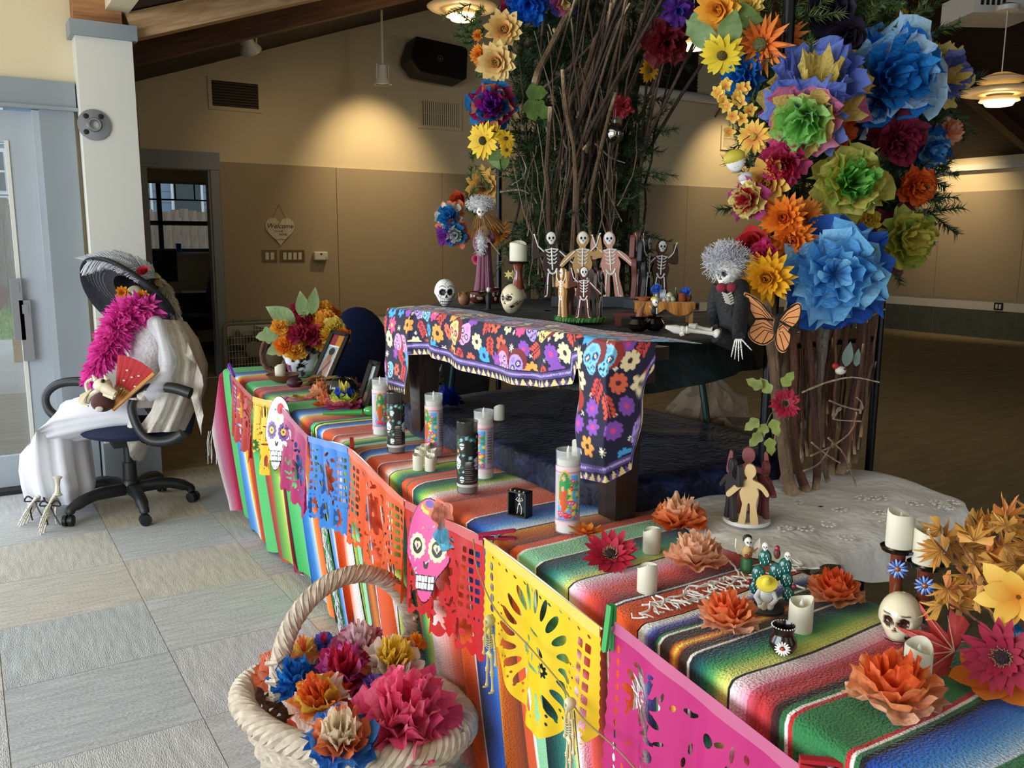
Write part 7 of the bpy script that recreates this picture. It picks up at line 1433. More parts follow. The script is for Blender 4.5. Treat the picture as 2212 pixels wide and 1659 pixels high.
L6(1078, 502, 32, 'spiky', 'orange maple-like silk leaf flower right of the gown', 3.7, seed=58, face=(.3, .2), c=('#c8541a', '#e2962c')); L6(1030, 560, 14, 'rose', 'pink silk flower hidden behind the mauve gown', 3.4, seed=59, face=(-.5, 0), c=('#c03a6a', '#dc5a86'))
L6(1440, 92, 50, 'tissue', 'dark red tissue flower hanging off the arch bow', 3.1, 60, (.1, -.2), layers=TL('#6a1620', '#841c26', '#741820', '#8c2028'), ruf=.8); L6(1402, 152, 26, 'sun', 'golden sunflower seen from behind on the arch bow', 3.2, seed=61, face=(.9, 0), c=('#c8841a', '#e0a026')); L6(1345, 230, 23, 'tissue', 'coral red tissue flower above the silver bauble', 3.3, 62, (.2, .1), layers=TL('#b8343c', '#d0484c', '#a82c44')); L6(1465, 22, 34, 'tissue', 'violet tissue flower at the top of the arch bow', 3.0, 63, (.1, -.2), layers=TL('#5a2a8a', '#7038a4', '#4a4aa8'))
for k, (x, y) in enumerate(((1140, 215), (1150, 225), (1135, 200))): mb = MB(); p = PD(x, y, 3.36); leaf_shape(mb, face_to(toward_cam(p)) @ RZ(-1.2+k*.6), .09, .07, '#4f6a2c', '#6f8a3c', 2, .3); tag(mb.build('ivy_leaf', LEAF, None, p), ('green ivy leaf hanging among the branches', 'lower green ivy leaf among the branches', 'upper green ivy leaf among the branches')[k], 'leaf')
# crimson gerbera with leaves low on the right trunk
p = PD(1695, 872, 2.02); gb = gerbera(p, face_to((toward_cam(p)+RT*.25+UP*.1).normalized()), 31*2.02/F*1.1, 'crimson silk gerbera low on the right trunk', '#7a1030', '#b8183c', 9)
for k, (x, y, a) in enumerate(((1648, 838, 2.7), (1665, 850, 2.2), (1690, 835, 1.0), (1640, 905, -2.4), (1655, 915, -2.0), (1668, 905, -1.2), (1645, 935, -2.2), (1662, 945, -1.4))): mb = MB(); leaf_shape(mb, T3(*(PD(x, y, 2.03)-p)) @ face_to(toward_cam(p)) @ RZ(a), .045, .028, r7.choice(('#7d8038', '#8a9a44', '#6b7030')), '#9aa850', 2, .4); mb.build('leaf', LEAF, gb)
mb = MB('#6b6a34'); mb.tube(bez([PD(1690, 880, 2.04)-p, PD(1665, 895, 2.04)-p, PD(1650, 940, 2.04)-p], 4), .0016, 5); mb.build('stem', LEAF, gb)
for k, (x, y, c, lab) in enumerate(((1806, 800, '#d8d4c4', 'tiny painted bird clipped among the right branches'),)):
    p = PD(x+10, y, 2.1); t = thing('bird_ornament', lab, 'ornament', p); mb = MB(c); mb.sph((0, 0, 0), (.016, .012, .011), 12, 8); mb.build('body', PAINT, t); MB('#b8281c').sph((-.016, .004, .012), (.010, .006, .008), 10, 8).build('cap', PAINT, t); MB('#15130f').sph((0, -.011, .004), .003, 6, 5).build('eye', PAINT, t)
for k, (x, y, a, L) in enumerate(((1832, 765, 1.45, 56), (1852, 772, 1.5, 40), (1735, 920, -1.6, 30))): mb = MB(); p = PD(x, y, 2.24); leaf_shape(mb, face_to(toward_cam(p)) @ RZ(a) @ T3(-L*.0006, 0, 0), L*2.24/F, L*.4*2.24/F, '#7f9488', '#93a89a', 0, .2); tag(mb.build('eucalyptus_leaf', LEAF, None, p), ('large grey-green leaf among the right branches', 'narrow grey-green leaf among the right branches', 'small grey-green leaf near the trunk base')[k], 'leaf')
# butterfly cut-out
p = PD(1675, 695, 1.93); t = thing('paper_butterfly', 'orange paper butterfly with black veins', 'paper butterfly', p); Mb = Matrix((RT, UP, -FW)).transposed().to_4x4() @ RX(-.15); sc_ = 1.93/F
def bp(pts): return [((x-1675)*sc_, (695-y)*sc_) for x, y in pts]
W1 = [(1678, 690), (1660, 672), (1640, 648), (1608, 632), (1612, 655), (1622, 680), (1628, 692), (1615, 712), (1613, 728), (1625, 742), (1645, 748), (1662, 740), (1672, 728)]; W2 = [(1680, 690), (1695, 672), (1715, 657), (1728, 655), (1731, 668), (1726, 690), (1715, 705), (1702, 715), (1706, 728), (1700, 752), (1688, 764), (1676, 755), (1672, 730)]
for nm, w in (('left_wings', W1), ('right_wings', W2)):
    o_ = [(q_.x, q_.y) for q_ in bez([Vector((x, y, 0)) for x, y in bp(w)]+[Vector((*bp(w[:1])[0], 0))], 4)[:-1]]
    mb = MB('#f0a060'); mb.M = Mb @ RY(.12 if nm[0] == 'l' else -.12); mb.prism(o_, .0012); mb.build('wings', mat('orange_card', '#ef9f62', .7), t, smooth=0)
    mb = MB('#15120f'); mb.M = Mb @ RY(.12 if nm[0] == 'l' else -.12) @ T3(0, 0, .0014); cx = sum(x for x, y in o_)/len(o_); cy = sum(y for x, y in o_)/len(o_); mb.tube([(cx+(x-cx)*.94, cy+(y-cy)*.94, 0) for x, y in o_], .0016, 4, closed=True)
    s_ = -1 if nm[0] == 'l' else 1
    for k in range(9):
        j = int(len(o_)*(.15+.075*k)) % len(o_); e = Vector((*o_[j], 0)); mb.tube([Vector((s_*.006, .004-.004*k, 0)), e*.5+Vector((0, .003, 0)), e*.93], .0009, 4)
    mb.tube([(s_*.005, .003, 0), (s_*.030, .006 if s_ < 0 else -.012, 0), (s_*.052, .004 if s_ < 0 else -.022, 0)], .0024, 4); mb.build('veins', mat('black_ink'), t)
mb = MB('#1a1512'); mb.M = Mb @ T3(.002, -.004, .002) @ RZ(-.25); mb.sph((0, 0, 0), (.006, .024, .002), 10, 8); mb.build('body', mat('black_ink'), t)
# box and bag behind the trunk
q = P(1640, 1000, 0); t = thing('cardboard_box', 'brown printed cardboard box behind the black post', 'box', (PD(1630, 880, 2.8).x, PD(1630, 880, 2.8).y, 0), -.62); MB().box((0, 0, .42), (.16, .14, .84)).build('carton', mat('cardboard', '#8a7158', .8, noise=(8, .06)), t, smooth=0)
text_mesh('printed_words', 'WITH\nMATERIAL', .026, INK, t, T3(.0, -.0715, .76) @ RX(PI/2)); MB().box((.0, -.0712, .725), (.15, .001, .004)).build('printed_rule', INK, t, smooth=0)
# ================================================================== CHAIR WITH THE HATTED SKELETON LADY
CD = 4.47; CO = Vector((.66, 4.79, 0))
def cp(x, y, dd=0): return PD(x, y, CD+dd)-CO
oc = thing('swivel_chair', 'black office armchair holding the seated lady skeleton', 'chair', CO)
BLK = mat('black_moulded_plastic', '#17181b', .45)
for k, (x, y) in enumerate(((.673, 4.475), (.345, 4.66), (.965, 4.76), (.50, 5.10), (.86, 5.06))):
    e = Vector((x, y, 0))-CO; mb = MB(); mb.tube(bez([(0, 0, .115), e*.55+Vector((0, 0, .125)), e*.92+Vector((0, 0, .09)), e*.97+Vector((0, 0, .06))], 4), [.034]*4+[.03]*4+[.024]*4+[.018], 10); mb.build('base_leg', BLK, oc)
    c = MB(); c.M = T3(e.x, e.y, .029) @ RZ(k*1.1) @ RX(PI/2); c.lathe([(.012, -.026), (.028, -.024), (.029, -.006), (.02, -.004), (.02, .004), (.029, .006), (.028, .024), (.012, .026)], 18); c.build('caster', BLK, oc)
MB().lathe([(.05, .09), (.045, .16), (.036, .17), (.034, .26), (.024, .262), (.024, .40)], 20).build('gas_lift', BLK, oc)
MB().box((.02, -.02, .385), (.20, .16, .05)).build('tilt_box', BLK, oc, smooth=0)
mb = MB(); mb.M = T3(.02, -.03, .445) @ RZ(-.35); mb.sph((0, 0, 0), (.25, .24, .05), 24, 10); mb.build('seat', NAVYF, oc)
mb = MB(); mb.tube(bez([cp(392, 935, .03), cp(402, 885, .06), cp(396, 810, .06), cp(382, 730, .06)], 4), [.05]*5+[.06]*4+[.06]*3+[.03], 12); mb.build('backrest', NAVYF, oc)
for pts, nm in (([(412, 850), (372, 838), (325, 838), (296, 852), (284, 876), (290, 905), (305, 935), (330, 953), (368, 952), (395, 938)], -.20), ([(215, 830), (165, 824), (125, 830), (101, 850), (100, 875), (118, 897), (160, 915)], .20)):
    ps = bez([cp(x, y, nm) for x, y in pts], 5); mb = MB(); mb.tube(ps, [.030-.008*sin(PI*i/len(ps)) for i in range(len(ps))], 10); mb.build('armrest', BLK, oc)
def loft(secs, n=48, pl=9, amp=.06, col='#e9e9ee', seed=0):
    """secs: centre, axis a, axis b; closed pleated cross sections"""
    A = np.zeros((n, len(secs), 3))
    for j, (c, a, b, w) in enumerate(secs):
        for i in range(n): t = TAU*i/n; k = 1+w*amp*(sin(pl*t+seed+j*.12)+.5*sin(pl*2.3*t+1)); A[i, j] = Vector(c)+Vector(a)*cos(t)*k+Vector(b)*sin(t)*k
    mb = MB(col); mb.grid(A, closed=True); return mb
cat = thing('lady_skeleton', 'seated skeleton lady in white lace gown on the office chair', 'skeleton', CO)
LACE = mat('white_lace', '#e4e2e6', .85, noise=(45, .10), bump=(70, .8)); CHIF = mat('white_chiffon', '#e9ebf4', .8, alpha=.93, bump=(14, .3)); SATIN = mat('cream_satin', '#d8cfc4', .42, noise=(22, .12), bump=(50, .4))
u = CD/F
def sec(x, y, ra, rb, hor, dd=0, w=1): return (cp(x, y, dd), (UP if hor else RT)*ra*u, FW*rb*u, w)
A7 = [sec(315, 885, 44, 60, 1, 0, .2), sec(270, 890, 44, 72, 1, 0, .4), sec(215, 898, 46, 84, 1, 0, .5), sec(165, 908, 48, 92, 1, 0, .6)]
kn = [(cp(128, 930), (UP*.75+RT*.65).normalized()*56*u, FW*92*u, .8), (cp(122, 965), (UP*.3+RT*.95).normalized()*60*u, FW*90*u, 1)]
A7 += kn+[sec(124, 1010, 64, 88, 0, 0, 1.3), sec(128, 1045, 66, 80, 0, 0, 1.6), sec(130, 1070, 62, 72, 0, .02, 2.0), sec(132, 1084, 58, 62, 0, .04, 2.6)]
loft(A7, 64, 8, .05).build('skirt', CHIF, cat, smooth=180)
loft([sec(318, 905, 55, 60, 1, .0, .3), sec(300, 935, 62, 60, 1, 0, .8)], 40, 7, .05).build('underskirt', SATIN, cat, smooth=180)
loft([sec(308, 880, 42, 50, 0, 0, .2), sec(312, 830, 40, 46, 0, 0, .3), sec(318, 770, 38, 44, 0, 0, .3), sec(322, 715, 42, 44, 0, 0, .3), sec(326, 680, 26, 30, 0, 0, .2)], 40, 6, .06).build('lace_bodice', LACE, cat, smooth=180)
loft([sec(372, 694, 26, 50, 0, .05, .3), sec(388, 730, 34, 66, 0, .05, .5), sec(402, 785, 38, 80, 0, .05, .8), sec(398, 835, 38, 82, 0, .05, 1.0), sec(380, 885, 36, 84, 0, .03, 1.0), sec(352, 930, 46, 80, 0, 0, 1.0)], 64, 8, .07).build('satin_throw', SATIN, cat, smooth=180)
mb = MB(); A = np.zeros((9, 7, 3))
for i in range(9):
    for j in range(7): A[i, j] = cp(395+i*5.2+3*sin(j*2), 715+i*12+j*(12+i*1.2), -.06+.03*sin(i*1.3+j))
mb.grid(A); mb.build('throw_corner', SATIN, cat, smooth=180)
mb = MB(); bone(mb, cp(338, 690, -.14), cp(362, 790, -.18), .017, '#dcd8cc'); bone(mb, cp(362, 792, -.18), cp(300, 862, -.22), .013, '#dcd8cc'); mb.build('arm_bones', BONE, cat)
mb = MB(); ps = bez([cp(332, 692, -.13), cp(352, 735, -.17), cp(362, 790, -.19), cp(345, 835, -.2), cp(318, 858, -.21)], 4); mb.tube(ps, [.036+.008*sin(i*1.1) for i in range(len(ps))], 12); mb.build('sheer_sleeve', mat('sheer_voile', '#eef0fa', .8, alpha=.4), cat, smooth=180)
mb = MB(); hand_bones(mb, T3(*cp(300, 862, -.22)) @ Matrix((-RT, -FW, UP)).transposed().to_4x4() @ RY(-.1), .13, '#dcd8cc', .2); hand_bones(mb, T3(*cp(205, 865, -.1)) @ Matrix((-RT, -FW, UP)).transposed().to_4x4() @ RY(.5), .11, '#dcd8cc', .25); mb.build('hands', BONE, cat)
for k, (x0, y0, dd, x1, y1) in enumerate(((92, 1066, -.16, 36, 1128), (124, 1072, -.22, 72, 1150))):
    a = cp(x0, y0, dd); b = P(x1, y1, .012)-CO; d = (b-a); mb = MB('#d8d2c2'); bone(mb, a+UP*.10, a, .013, '#d8d2c2', 1.9); X_ = d.normalized(); Y_ = FW.cross(X_).cross(X_).normalized(); Z_ = X_.cross(Y_); hand_bones(mb, T3(*a) @ Matrix((X_, Y_, Z_)).transposed().to_4x4(), d.length, '#d8d2c2', .16); mb.build('foot', BONE, cat)
    mb = MB(); q = a+d*.22-FW*.02
    for e in (-1, 1): mb.tube(bez([q, q+RT*e*.035+UP*.02, q+RT*e*.05-UP*.005, q+RT*e*.01-UP*.004], 4), .0045, 6).tube(bez([q, q+RT*e*.02-UP*.05, q+RT*(e*.03+.02)-UP*.10], 4), .004, 5)
    mb.build('ribbon_bow', mat('black_ribbon', '#15161c', .4), cat)
mb = MB(); hd = cp(292, 640, -.02); skull(mb, T3(*hd) @ RZ(-1.25) @ RX(-.35), .062, '#d8cfae', '#15120f', 40, 30); mb.build('skull', BONE, cat)
for k, (x, y) in enumerate(((264, 632), (307, 640))): mb = MB(); petals(mb, T3(*cp(x, y, -.09)) @ face_to(toward_cam(CO+Vector((0, 0, 1)))), .038, [(10, 1, .3, .4), (9, .75, .7, .5), (6, .45, 1.1, .5)], '#d86a14', '#f0a426', k, .35); mb.build('face_flower', PETAL, cat, smooth=180)
# hat with plumes
hp = cp(286, 628)+CO; ht = thing('wide_brimmed_hat', 'wide black straw hat with white plumes on the lady skeleton', 'hat', hp)
HN = ((RT*.38+UP*.92)*.80+FW*.60).normalized(); HX = (RT*.92-UP*.38).normalized(); HY = HN.cross(HX).normalized(); HX = HY.cross(HN); HM = Matrix((HX, HY, HN)).transposed().to_4x4()
mb = MB(); n = 64; A = np.zeros((n, 8, 3))
for i in range(n):
    a = TAU*i/n
    for j, (r, z) in enumerate(((.02, .12), (.085, .115), (.10, .06), (.105, .0), (.15, .0), (.20, -.015), (.245, -.03), (.262, -.055))): A[i, j] = HM @ Vector((r*cos(a)*1.02, r*sin(a), z+.02*sin(2*a+.6)*(r/.26)**2))
mb.grid(A, closed=True)
STRAW = mat('black_straw', '#15161f', .6, noise=(160, .8), bump=(240, .8)); mb.build('brim_and_crown', STRAW, ht, solid=.003)
mb = MB('#c9c9cf')
for i in range(26):
    for j in range(6): a = 2.3+i*.055+(j % 2)*.027; r = .155+j*.017; mb.M = HM @ T3(r*cos(a), r*sin(a), -.012-.1*(r-.15)) ; mb.sph((0, 0, -.003), (.0016, .0016, .0012), 5, 4)
mb.M = None; o = mb.build('veil_dots', PAINT, ht); o['kind'] = 'stuff'
mb = MB(); r8 = random.Random(5)
def plume(path, w, n, col, L):
    ps = bez(path, 10); k = len(ps)
    for q in range(n):
        i = r8.randrange(k-1); p = ps[i]; t = (ps[i+1]-ps[i]).normalized(); s = r8.choice((-1, 1)); o_ = (t.cross(FW)*s+FW*r8.uniform(-.6, .6)+t*.7).normalized(); l = L*r8.uniform(.6, 1.1)*(1-.3*i/k); mb.col(mixc(hexc(col), (1, 1, 1), r8.random()*.4)); mb.tube([p, p+o_*l*.5+t*l*.15, p+o_*l+t*l*.35-UP*l*.25], [.0034, .0026, .0012], 3, cap=False)
hc = lambda x, y, dd: cp(x, y, dd)+CO-hp
plume([hc(335, 600, -.06), hc(290, 572, -.10), hc(240, 556, -.12), hc(188, 566, -.12)], .05, 900, '#e6e9f0', .075); mb.build('white_plume', FUR, ht, smooth=180)
mb = MB(); plume([hc(330, 600, .08), hc(358, 625, .06), hc(375, 660, .04), hc(384, 695, .02)], .04, 420, '#d8ccb8', .045); mb.build('cream_plume', FUR, ht, smooth=180)
mb = MB(); petals(mb, T3(*hc(312, 588, -.17)) @ face_to(-FW+UP*.5), .036, [(7, 1, .4, .6), (6, .7, .8, .7), (5, .45, 1.2, .7)], '#7a0c14', '#c01c2c', 3, .7, .3, .6); mb.build('red_rose', PETAL, ht, smooth=180)
for k, (x, y, a, c) in enumerate(((296, 572, 2.2, '#8a9a4c'), (326, 592, -.3, '#a8a850'), (335, 604, -.8, '#8a5a3a'), (318, 600, -1.6, '#7f9a4a'))): mb = MB(); leaf_shape(mb, T3(*hc(x, y, -.03)) @ face_to(-FW) @ RZ(a), .055, .032, c, '#b9b46a'); mb.build('leaf', LEAF, ht)
# feather boa
bo = thing('feather_boa', 'hot pink feather boa around the lady skeleton', 'boa', CO); path = bez([cp(322, 668, -.08), cp(285, 672, -.12), cp(258, 695, -.14), cp(243, 735, -.16), cp(225, 770, -.18), cp(203, 798, -.16), cp(194, 825, -.12)], 12); mb = MB(); rad = [36, 40, 40, 38, 32, 24, 18]
for q in range(1500):
    i = r8.randrange(len(path)); R = np.interp(i/len(path)*6, range(7), rad)*u; d = Vector((r8.gauss(0, 1), r8.gauss(0, 1), r8.gauss(0, 1))).normalized(); p = path[i]+d*R*.25; l = R*r8.uniform(.6, 1.0); t = d.cross(Vector((r8.gauss(0, 1), r8.gauss(0, 1), r8.gauss(0, 1)))).normalized()*l*.16; b = UP*-l*.25*r8.random(); c = mixc(hexc('#d8259c'), hexc('#ff6ac8'), r8.random()); mb.add([p, p+d*l*.5+t, p+d*l+b, p+d*l*.5-t], [(0, 1, 2, 3)], [c]*4)
o = mb.build('feathers', FUR, bo, smooth=0); o['kind'] = 'stuff'; mb = MB('#a01070'); mb.tube(path[::4], .02, 6); mb.build('cord', FUR, bo)
# folding fan
fa = thing('folding_fan', 'red folding fan with wooden ribs held in the lap', 'fan', CO); pv = cp(246, 885, -.25); RF = 112*u
for k in range(13):
    a0, a1 = 1.50-.78*k/13, 1.50-.78*(k+1)/13; z0, z1 = .006*(k % 2), .006*((k+1) % 2); V_ = lambda a, r, z: pv+(RT*cos(a)+UP*sin(a))*r*RF-FW*z
    MB(('#a8262c', '#c0363a')[k % 2]).add([V_(a0, .42, z0), V_(a0, 1, z0), V_(a1, 1, z1), V_(a1, .42, z1)], [(0, 1, 2, 3)]).build('paper_pleat', CLOTH, fa, smooth=0, solid=.001)
    MB('#b07a3c').tube([V_(a0, .0, z0+.003), V_(a0, .45, z0+.003)], .004, 5).build('rib', PAINT, fa)
mb = MB('#c08a44'); mb.tube([V_(.72, 0, .01), V_(.72, 1.0, .01)], .010, 6); mb.build('guard_stick', PAINT, fa)
mb = MB('#e9dccf')
for x, y in ((275, 800), (285, 815), (268, 822), (300, 812), (292, 835), (262, 840)): mb.sph(cp(x, y, -.266), (.007, .003, .005), 6, 5)
mb.build('painted_blossoms', PAINT, fa)
# dog skeleton in the lap
dg = thing('dog_skeleton', 'small dog skeleton in brown cloth on the lap', 'skeleton', CO); B_ = '#ddd2b4'; mb = MB()
mb.col(B_); mb.sph(cp(222, 832, -.30), (.044, .036, .034), 14, 10); mb.tube([cp(228, 838, -.32), cp(240, 846, -.33), cp(250, 851, -.33)], [.030, .022, .016], 10).tube([cp(226, 850, -.32), cp(246, 860, -.33)], [.014, .010], 8)
for x in (207, 232): mb.tube([cp(x, 822, -.3), cp(x-7, 810, -.3)], [.014, .004], 7)
mb.col('#15120f'); mb.sph(cp(222, 823, -.335), .010, 8, 6); mb.col('#f0e8d0')
for k in range(6): mb.sph(cp(231+k*3.4, 851+k*.8, -.335), (.004, .004, .008), 6, 5)
mb.build('skull', BONE, dg)
mb = MB(B_); mb.tube(bez([cp(215, 842, -.27), cp(195, 855, -.26), cp(188, 872, -.26)], 4), .012, 8)
for k in range(6): mb.tube(bez([cp(196-k*4, 842+k*2, -.26), cp(186-k*3, 855+k*3, -.28), cp(176+k*3, 872+k, -.29)], 3), .005, 5)
mb.tube(bez([cp(190, 850, -.24), cp(186, 828, -.22), cp(200, 818, -.22)], 4), .008, 6); mb.build('bones', BONE, dg)
mb = MB('#4a2420'); mb.sph(cp(222, 868, -.28), (.055, .05, .05), 14, 10); mb.build('cloth_vest', CLOTH, dg); MB('#d8d4cc').sph(cp(214, 884, -.335), (.018, .006, .014), 10, 8).build('tag', PAINT, dg)
# ================================================================== BASKET OF TISSUE FLOWERS
BC = P(757, 1512, .30); BC.z = 0; bk = thing('wicker_basket', 'whitewashed wicker basket full of tissue flowers on the carpet', 'basket', BC)
BX = Vector((.52, -.855, 0)); BYv = Vector((.855, .52, 0)); WK = mat('whitewashed_willow', '#b9ab98', .75, noise=(45, .28, (1, 1, 1)), bump=(50, .2))
def be(t, k, z, o=0): return BX*((.300*k+o)*cos(t))+BYv*((.185*k+o)*sin(t))+Vector((0, 0, z))
for r in range(13):
    k = .70+.30*r/12; z = .015+.255*r/12; MB().tube([be(TAU*i/96, k, z, .006*sin(24*TAU*i/96*1.0+PI*r)) for i in range(96)], .0115, 6, closed=True).build('woven_strand', WK, bk)
for i in range(24): t = TAU*i/24; MB().tube([be(t, .69, 0), be(t, .85, .14), be(t, 1.0, .275)], .007, 5).build('stake', WK, bk)
mb = MB(); mb.prism([(be(TAU*i/40, .68, 0).x, be(TAU*i/40, .68, 0).y) for i in range(40)], .01); mb.build('base', WK, bk, smooth=0)
for s in range(5):
    ps = []
    for i in range(220): t = TAU*i/220; a = 15*t+TAU*s/5; ps.append(be(t, 1.02, .285+.019*sin(a), .022*cos(a)))
    MB().tube(ps, .0125, 6, closed=True).build('braided_rim', WK, bk)
h0, h1 = P(602, 1500, .29)-BC, P(893, 1400, .29)-BC; ax = (h1-h0).normalized(); sd = Vector((-ax.y, ax.x, 0))
for s in range(7):
    ps = []
    for i in range(90):
        v = i/89; a = PI*v; c = h0.lerp(h1, .5-.5*cos(a))+Vector((0, 0, .265*sin(a)**.85)); n_ = (ax*(-cos(a))+Vector((0, 0, sin(a)))).normalized(); b = 15*v*PI+TAU*s/7; ps.append(c+(n_*cos(b)+sd*sin(b))*.017)
    MB().tube(ps, .0085, 5).build('twisted_handle', WK, bk)
for h in (h0, h1): MB().tube([h+Vector((0, 0, .01*k-.03))+(ax*cos(k*1.3)+sd*sin(k*1.3))*.026 for k in range(16)], .007, 5).build('handle_binding', WK, bk)
PKL = TL(*['#ea5080', '#f26a92', '#ee5a86', '#f884a2', '#ee6088', '#f67a9c', '#ea5680'], wide=1.0)
for k, (px, py, rp, z, ly, lab, fx) in enumerate(((872, 1540, 100, .33, PKL, 'very large pink tissue flower in the basket', (.1, .2)), (742, 1448, 60, .33, TL('#a01c4c', '#b82a5c', '#d050a0', '#dc6ab0', '#b01c38', '#c82a50'), 'magenta tissue flower in the basket centre', (0, .3)), (775, 1390, 52, .34, TL('#b8487c', '#c85a88', '#e0a8b8', '#eac4cc', '#f0dce0'), 'pink and white tissue flower under the handle', (0, .5)), (848, 1425, 56, .345, TL('#e8825a', '#f0e4e0', '#f3e8e4', '#ecc848', '#f2d85e', '#e8c040'), 'yellow and white tissue flower at the basket back', (.2, .3)), (688, 1515, 62, .33, TL('#d8583a', '#f0dcd0', '#e88a48', '#e2c050', '#e06c2c', '#d8602a'), 'coral, cream and orange tissue flower in the basket', (-.3, .2)), (735, 1592, 66, .33, TL('#2a6ac0', '#3f82d0', '#e0764a', '#e88a5a', '#ecdcc0', '#f0e4cc', '#e6d4b4'), 'cream tissue flower ringed in coral and blue at the basket front', (0, .1)), (596, 1440, 42, .32, TL('#e0764a', '#ea9a7a', '#e88060', '#f0c8b0'), 'coral tissue flower at the left basket rim', (-.3, .3)), (635, 1462, 44, .33, TL('#0f5aa8', '#1a72c4', '#2a86d4', '#1464b4'), 'blue tissue flower behind the handle foot', (-.2, .3)), (806, 1478, 26, .33, TL('#4a4aa8', '#6a6ac4', '#8a6ac0'), 'small periwinkle tissue flower beside the large pink one', (0, .3)), (898, 1385, 20, .37, TL('#d86a1c', '#ee9a2c', '#e8801f'), 'small orange tissue bud at the right handle foot', (.2, .5)), (655, 1400, 30, .33, TL('#e8a060', '#e8c860', '#e07a4a'), 'small yellow and coral tissue flower behind the handle', (-.1, .5)), (700, 1388, 26, .33, TL('#2a4ab0', '#4a68c8', '#c83a6a'), 'small blue tissue flower at the basket back', (-.1, .5)))):
    p = P(px, py, z+.02); d = (p-CAM).dot(FW); R = rp*1.12*d/F; mb = MB(); f = (toward_cam(p)*.6+Vector((0, 0, .7))+RT*fx[0]+UP*fx[1]*.3).normalized(); blossom(mb, face_to(f) @ RZ(k) @ T3(0, 0, -R*.35), R*1.05, ly, 80+k, 64 if k == 0 else 48, 1.35, .09); tag(mb.build('tissue_flower', TISSUE, None, p, smooth=60), lab, 'paper flower', 'tissue flowers in the basket')
# ================================================================== AUTUMN BOUQUET AT THE RIGHT EDGE
q = P(2185, 1480, T); bq = thing('autumn_bouquet', 'bunch of orange oak leaves and silk flowers at the right frame edge', 'bouquet', (q.x, q.y, T+.002)); QO = Vector((q.x, q.y, T+.002)); r9 = random.Random(12)
for k in range(60):
    x = r9.uniform(2030, 2240); y = 1110+r9.random()*200+(30 if x < 2070 else 0); p = PD(x, y, r9.uniform(1.27, 1.42)); mb = MB(); f = (toward_cam(p)+Vector((r9.gauss(0, .45), r9.gauss(0, .45), r9.gauss(.2, .45)))).normalized(); c = r9.choice((('#c98a3a', '#d9a04a'), ('#c8702a', '#d88a3c'), ('#d8a64c', '#c97a30'), ('#b8842f', '#d29a44')))
    maple(mb, T3(*(p-QO)) @ face_to(f) @ RZ(r9.uniform(0, TAU)), r9.uniform(.030, .046), c[0], c[1], '#8a5a24'); mb.build('oak_leaf', LEAF, bq, smooth=0)
mb = MB('#7a4a34')
for k in range(7): e = PD(r9.uniform(2010, 2200), r9.uniform(1130, 1300), 1.3)-QO; mb.tube(bez([(0, 0, .03), e*.5+Vector((.02, 0, .02)), e], 5), .0016, 5)
mb.build('stems', BARK, bq)
p = PD(2062, 1408, 1.28)-QO; mb = MB(); maple(mb, T3(*p) @ face_to(toward_cam(p+QO)+UP*.2) @ RZ(2.9), .088, '#b02a2e', '#c8453c', '#d0a08a'); mb.build('red_maple_leaf', LEAF, bq, smooth=0)
p = PD(2165, 1420, 1.2)-QO; gerbera(None, T3(*p) @ face_to(toward_cam(p+QO)-RT*.1), .052, '', '#6a0c28', '#a8183c', 6, bq)
p = PD(2200, 1290, 1.22)-QO; mb = MB(); petals(mb, T3(*p) @ face_to(toward_cam(p+QO)-RT*.4), .056, [(6, 1, .3, -.2), (5, .85, .6, 0)], '#d88a24', '#eec858', 4, .42, .25); mb.build('yellow_lily', PETAL, bq, smooth=180)
p = PD(2150, 1465, 1.23)-QO; mb = MB(); petals(mb, T3(*p) @ face_to(UP-RT*.3-FW*.4), .06, [(7, 1, .1, .2)], '#d8541a', '#e8842c', 5, .6); mb.build('orange_petals', PETAL, bq, smooth=180); MB('#1668a8').sph(PD(2186, 1368, 1.24)-QO, .016, 14, 10).build('blue_bead', GLOSS, bq)
# ================================================================== FAR END OF THE TABLE
q = P(592, 806, T); t = thing('wicker_cornucopia', 'brown wicker cornucopia lying beside the vase', 'cornucopia', (q.x, q.y, T+.09)); ps = bez([(0, 0, 0), (.10, .04, -.01), (.19, .07, -.03), (.24, .08, -.02)], 5); n = len(ps)
for i in range(n): d = (ps[min(i+1, n-1)]-ps[max(i-1, 0)]).normalized(); a = d.orthogonal().normalized(); b = d.cross(a); R = .082*(1-i/n)**.8+.006; MB('#5a4030').tube([ps[i]+(a*cos(TAU*j/24)+b*sin(TAU*j/24))*R*(1+.03*sin(9*j)) for j in range(24)], .011, 6, closed=True).build('coil', BARK, t)
MB('#4a3a24').sph((.03, .012, -.01), (.06, .065, .065), 14, 10).build('straw_filling', FUR, t)
q = P(655, 812, T); vz = thing('patchwork_vase', 'black and white patchwork vase holding the rose bouquet', 'vase', (q.x, q.y, T+.002)); n, m = 56, 40; an = np.linspace(0, TAU, n, endpoint=False); pr = [(.05, 0), (.072, .03), (.094, .10), (.09, .135), (.06, .165), (.045, .175), (.05, .19), (.055, .20)]; zz = np.linspace(0, .20, m); An, Z = np.meshgrid(an, zz, indexing='ij'); Rr = np.interp(Z, [p[1] for p in pr], [p[0] for p in pr]); K = Canvas(An*.095, Z, '#d6d8e2'); rr = random.Random(2)
for k in range(90): x, z = rr.uniform(0, .6), rr.uniform(0, .2); s = rr.uniform(.014, .03); K.poly([(x+s*cos(a+rr.uniform(-.3, .3)), z+s*sin(a)) for a in (0, 1.2, 2.5, 3.8, 5)], rr.choice(('#17151c', '#17151c', '#e6e6ee', '#7a3a78')))
for k in range(16): K.flower(rr.uniform(0, .6), rr.uniform(0, .2), .014, 6, rr.choice(('#3f9ad0', '#7a4a98', '#e6e6ee')), '#2a2a40')
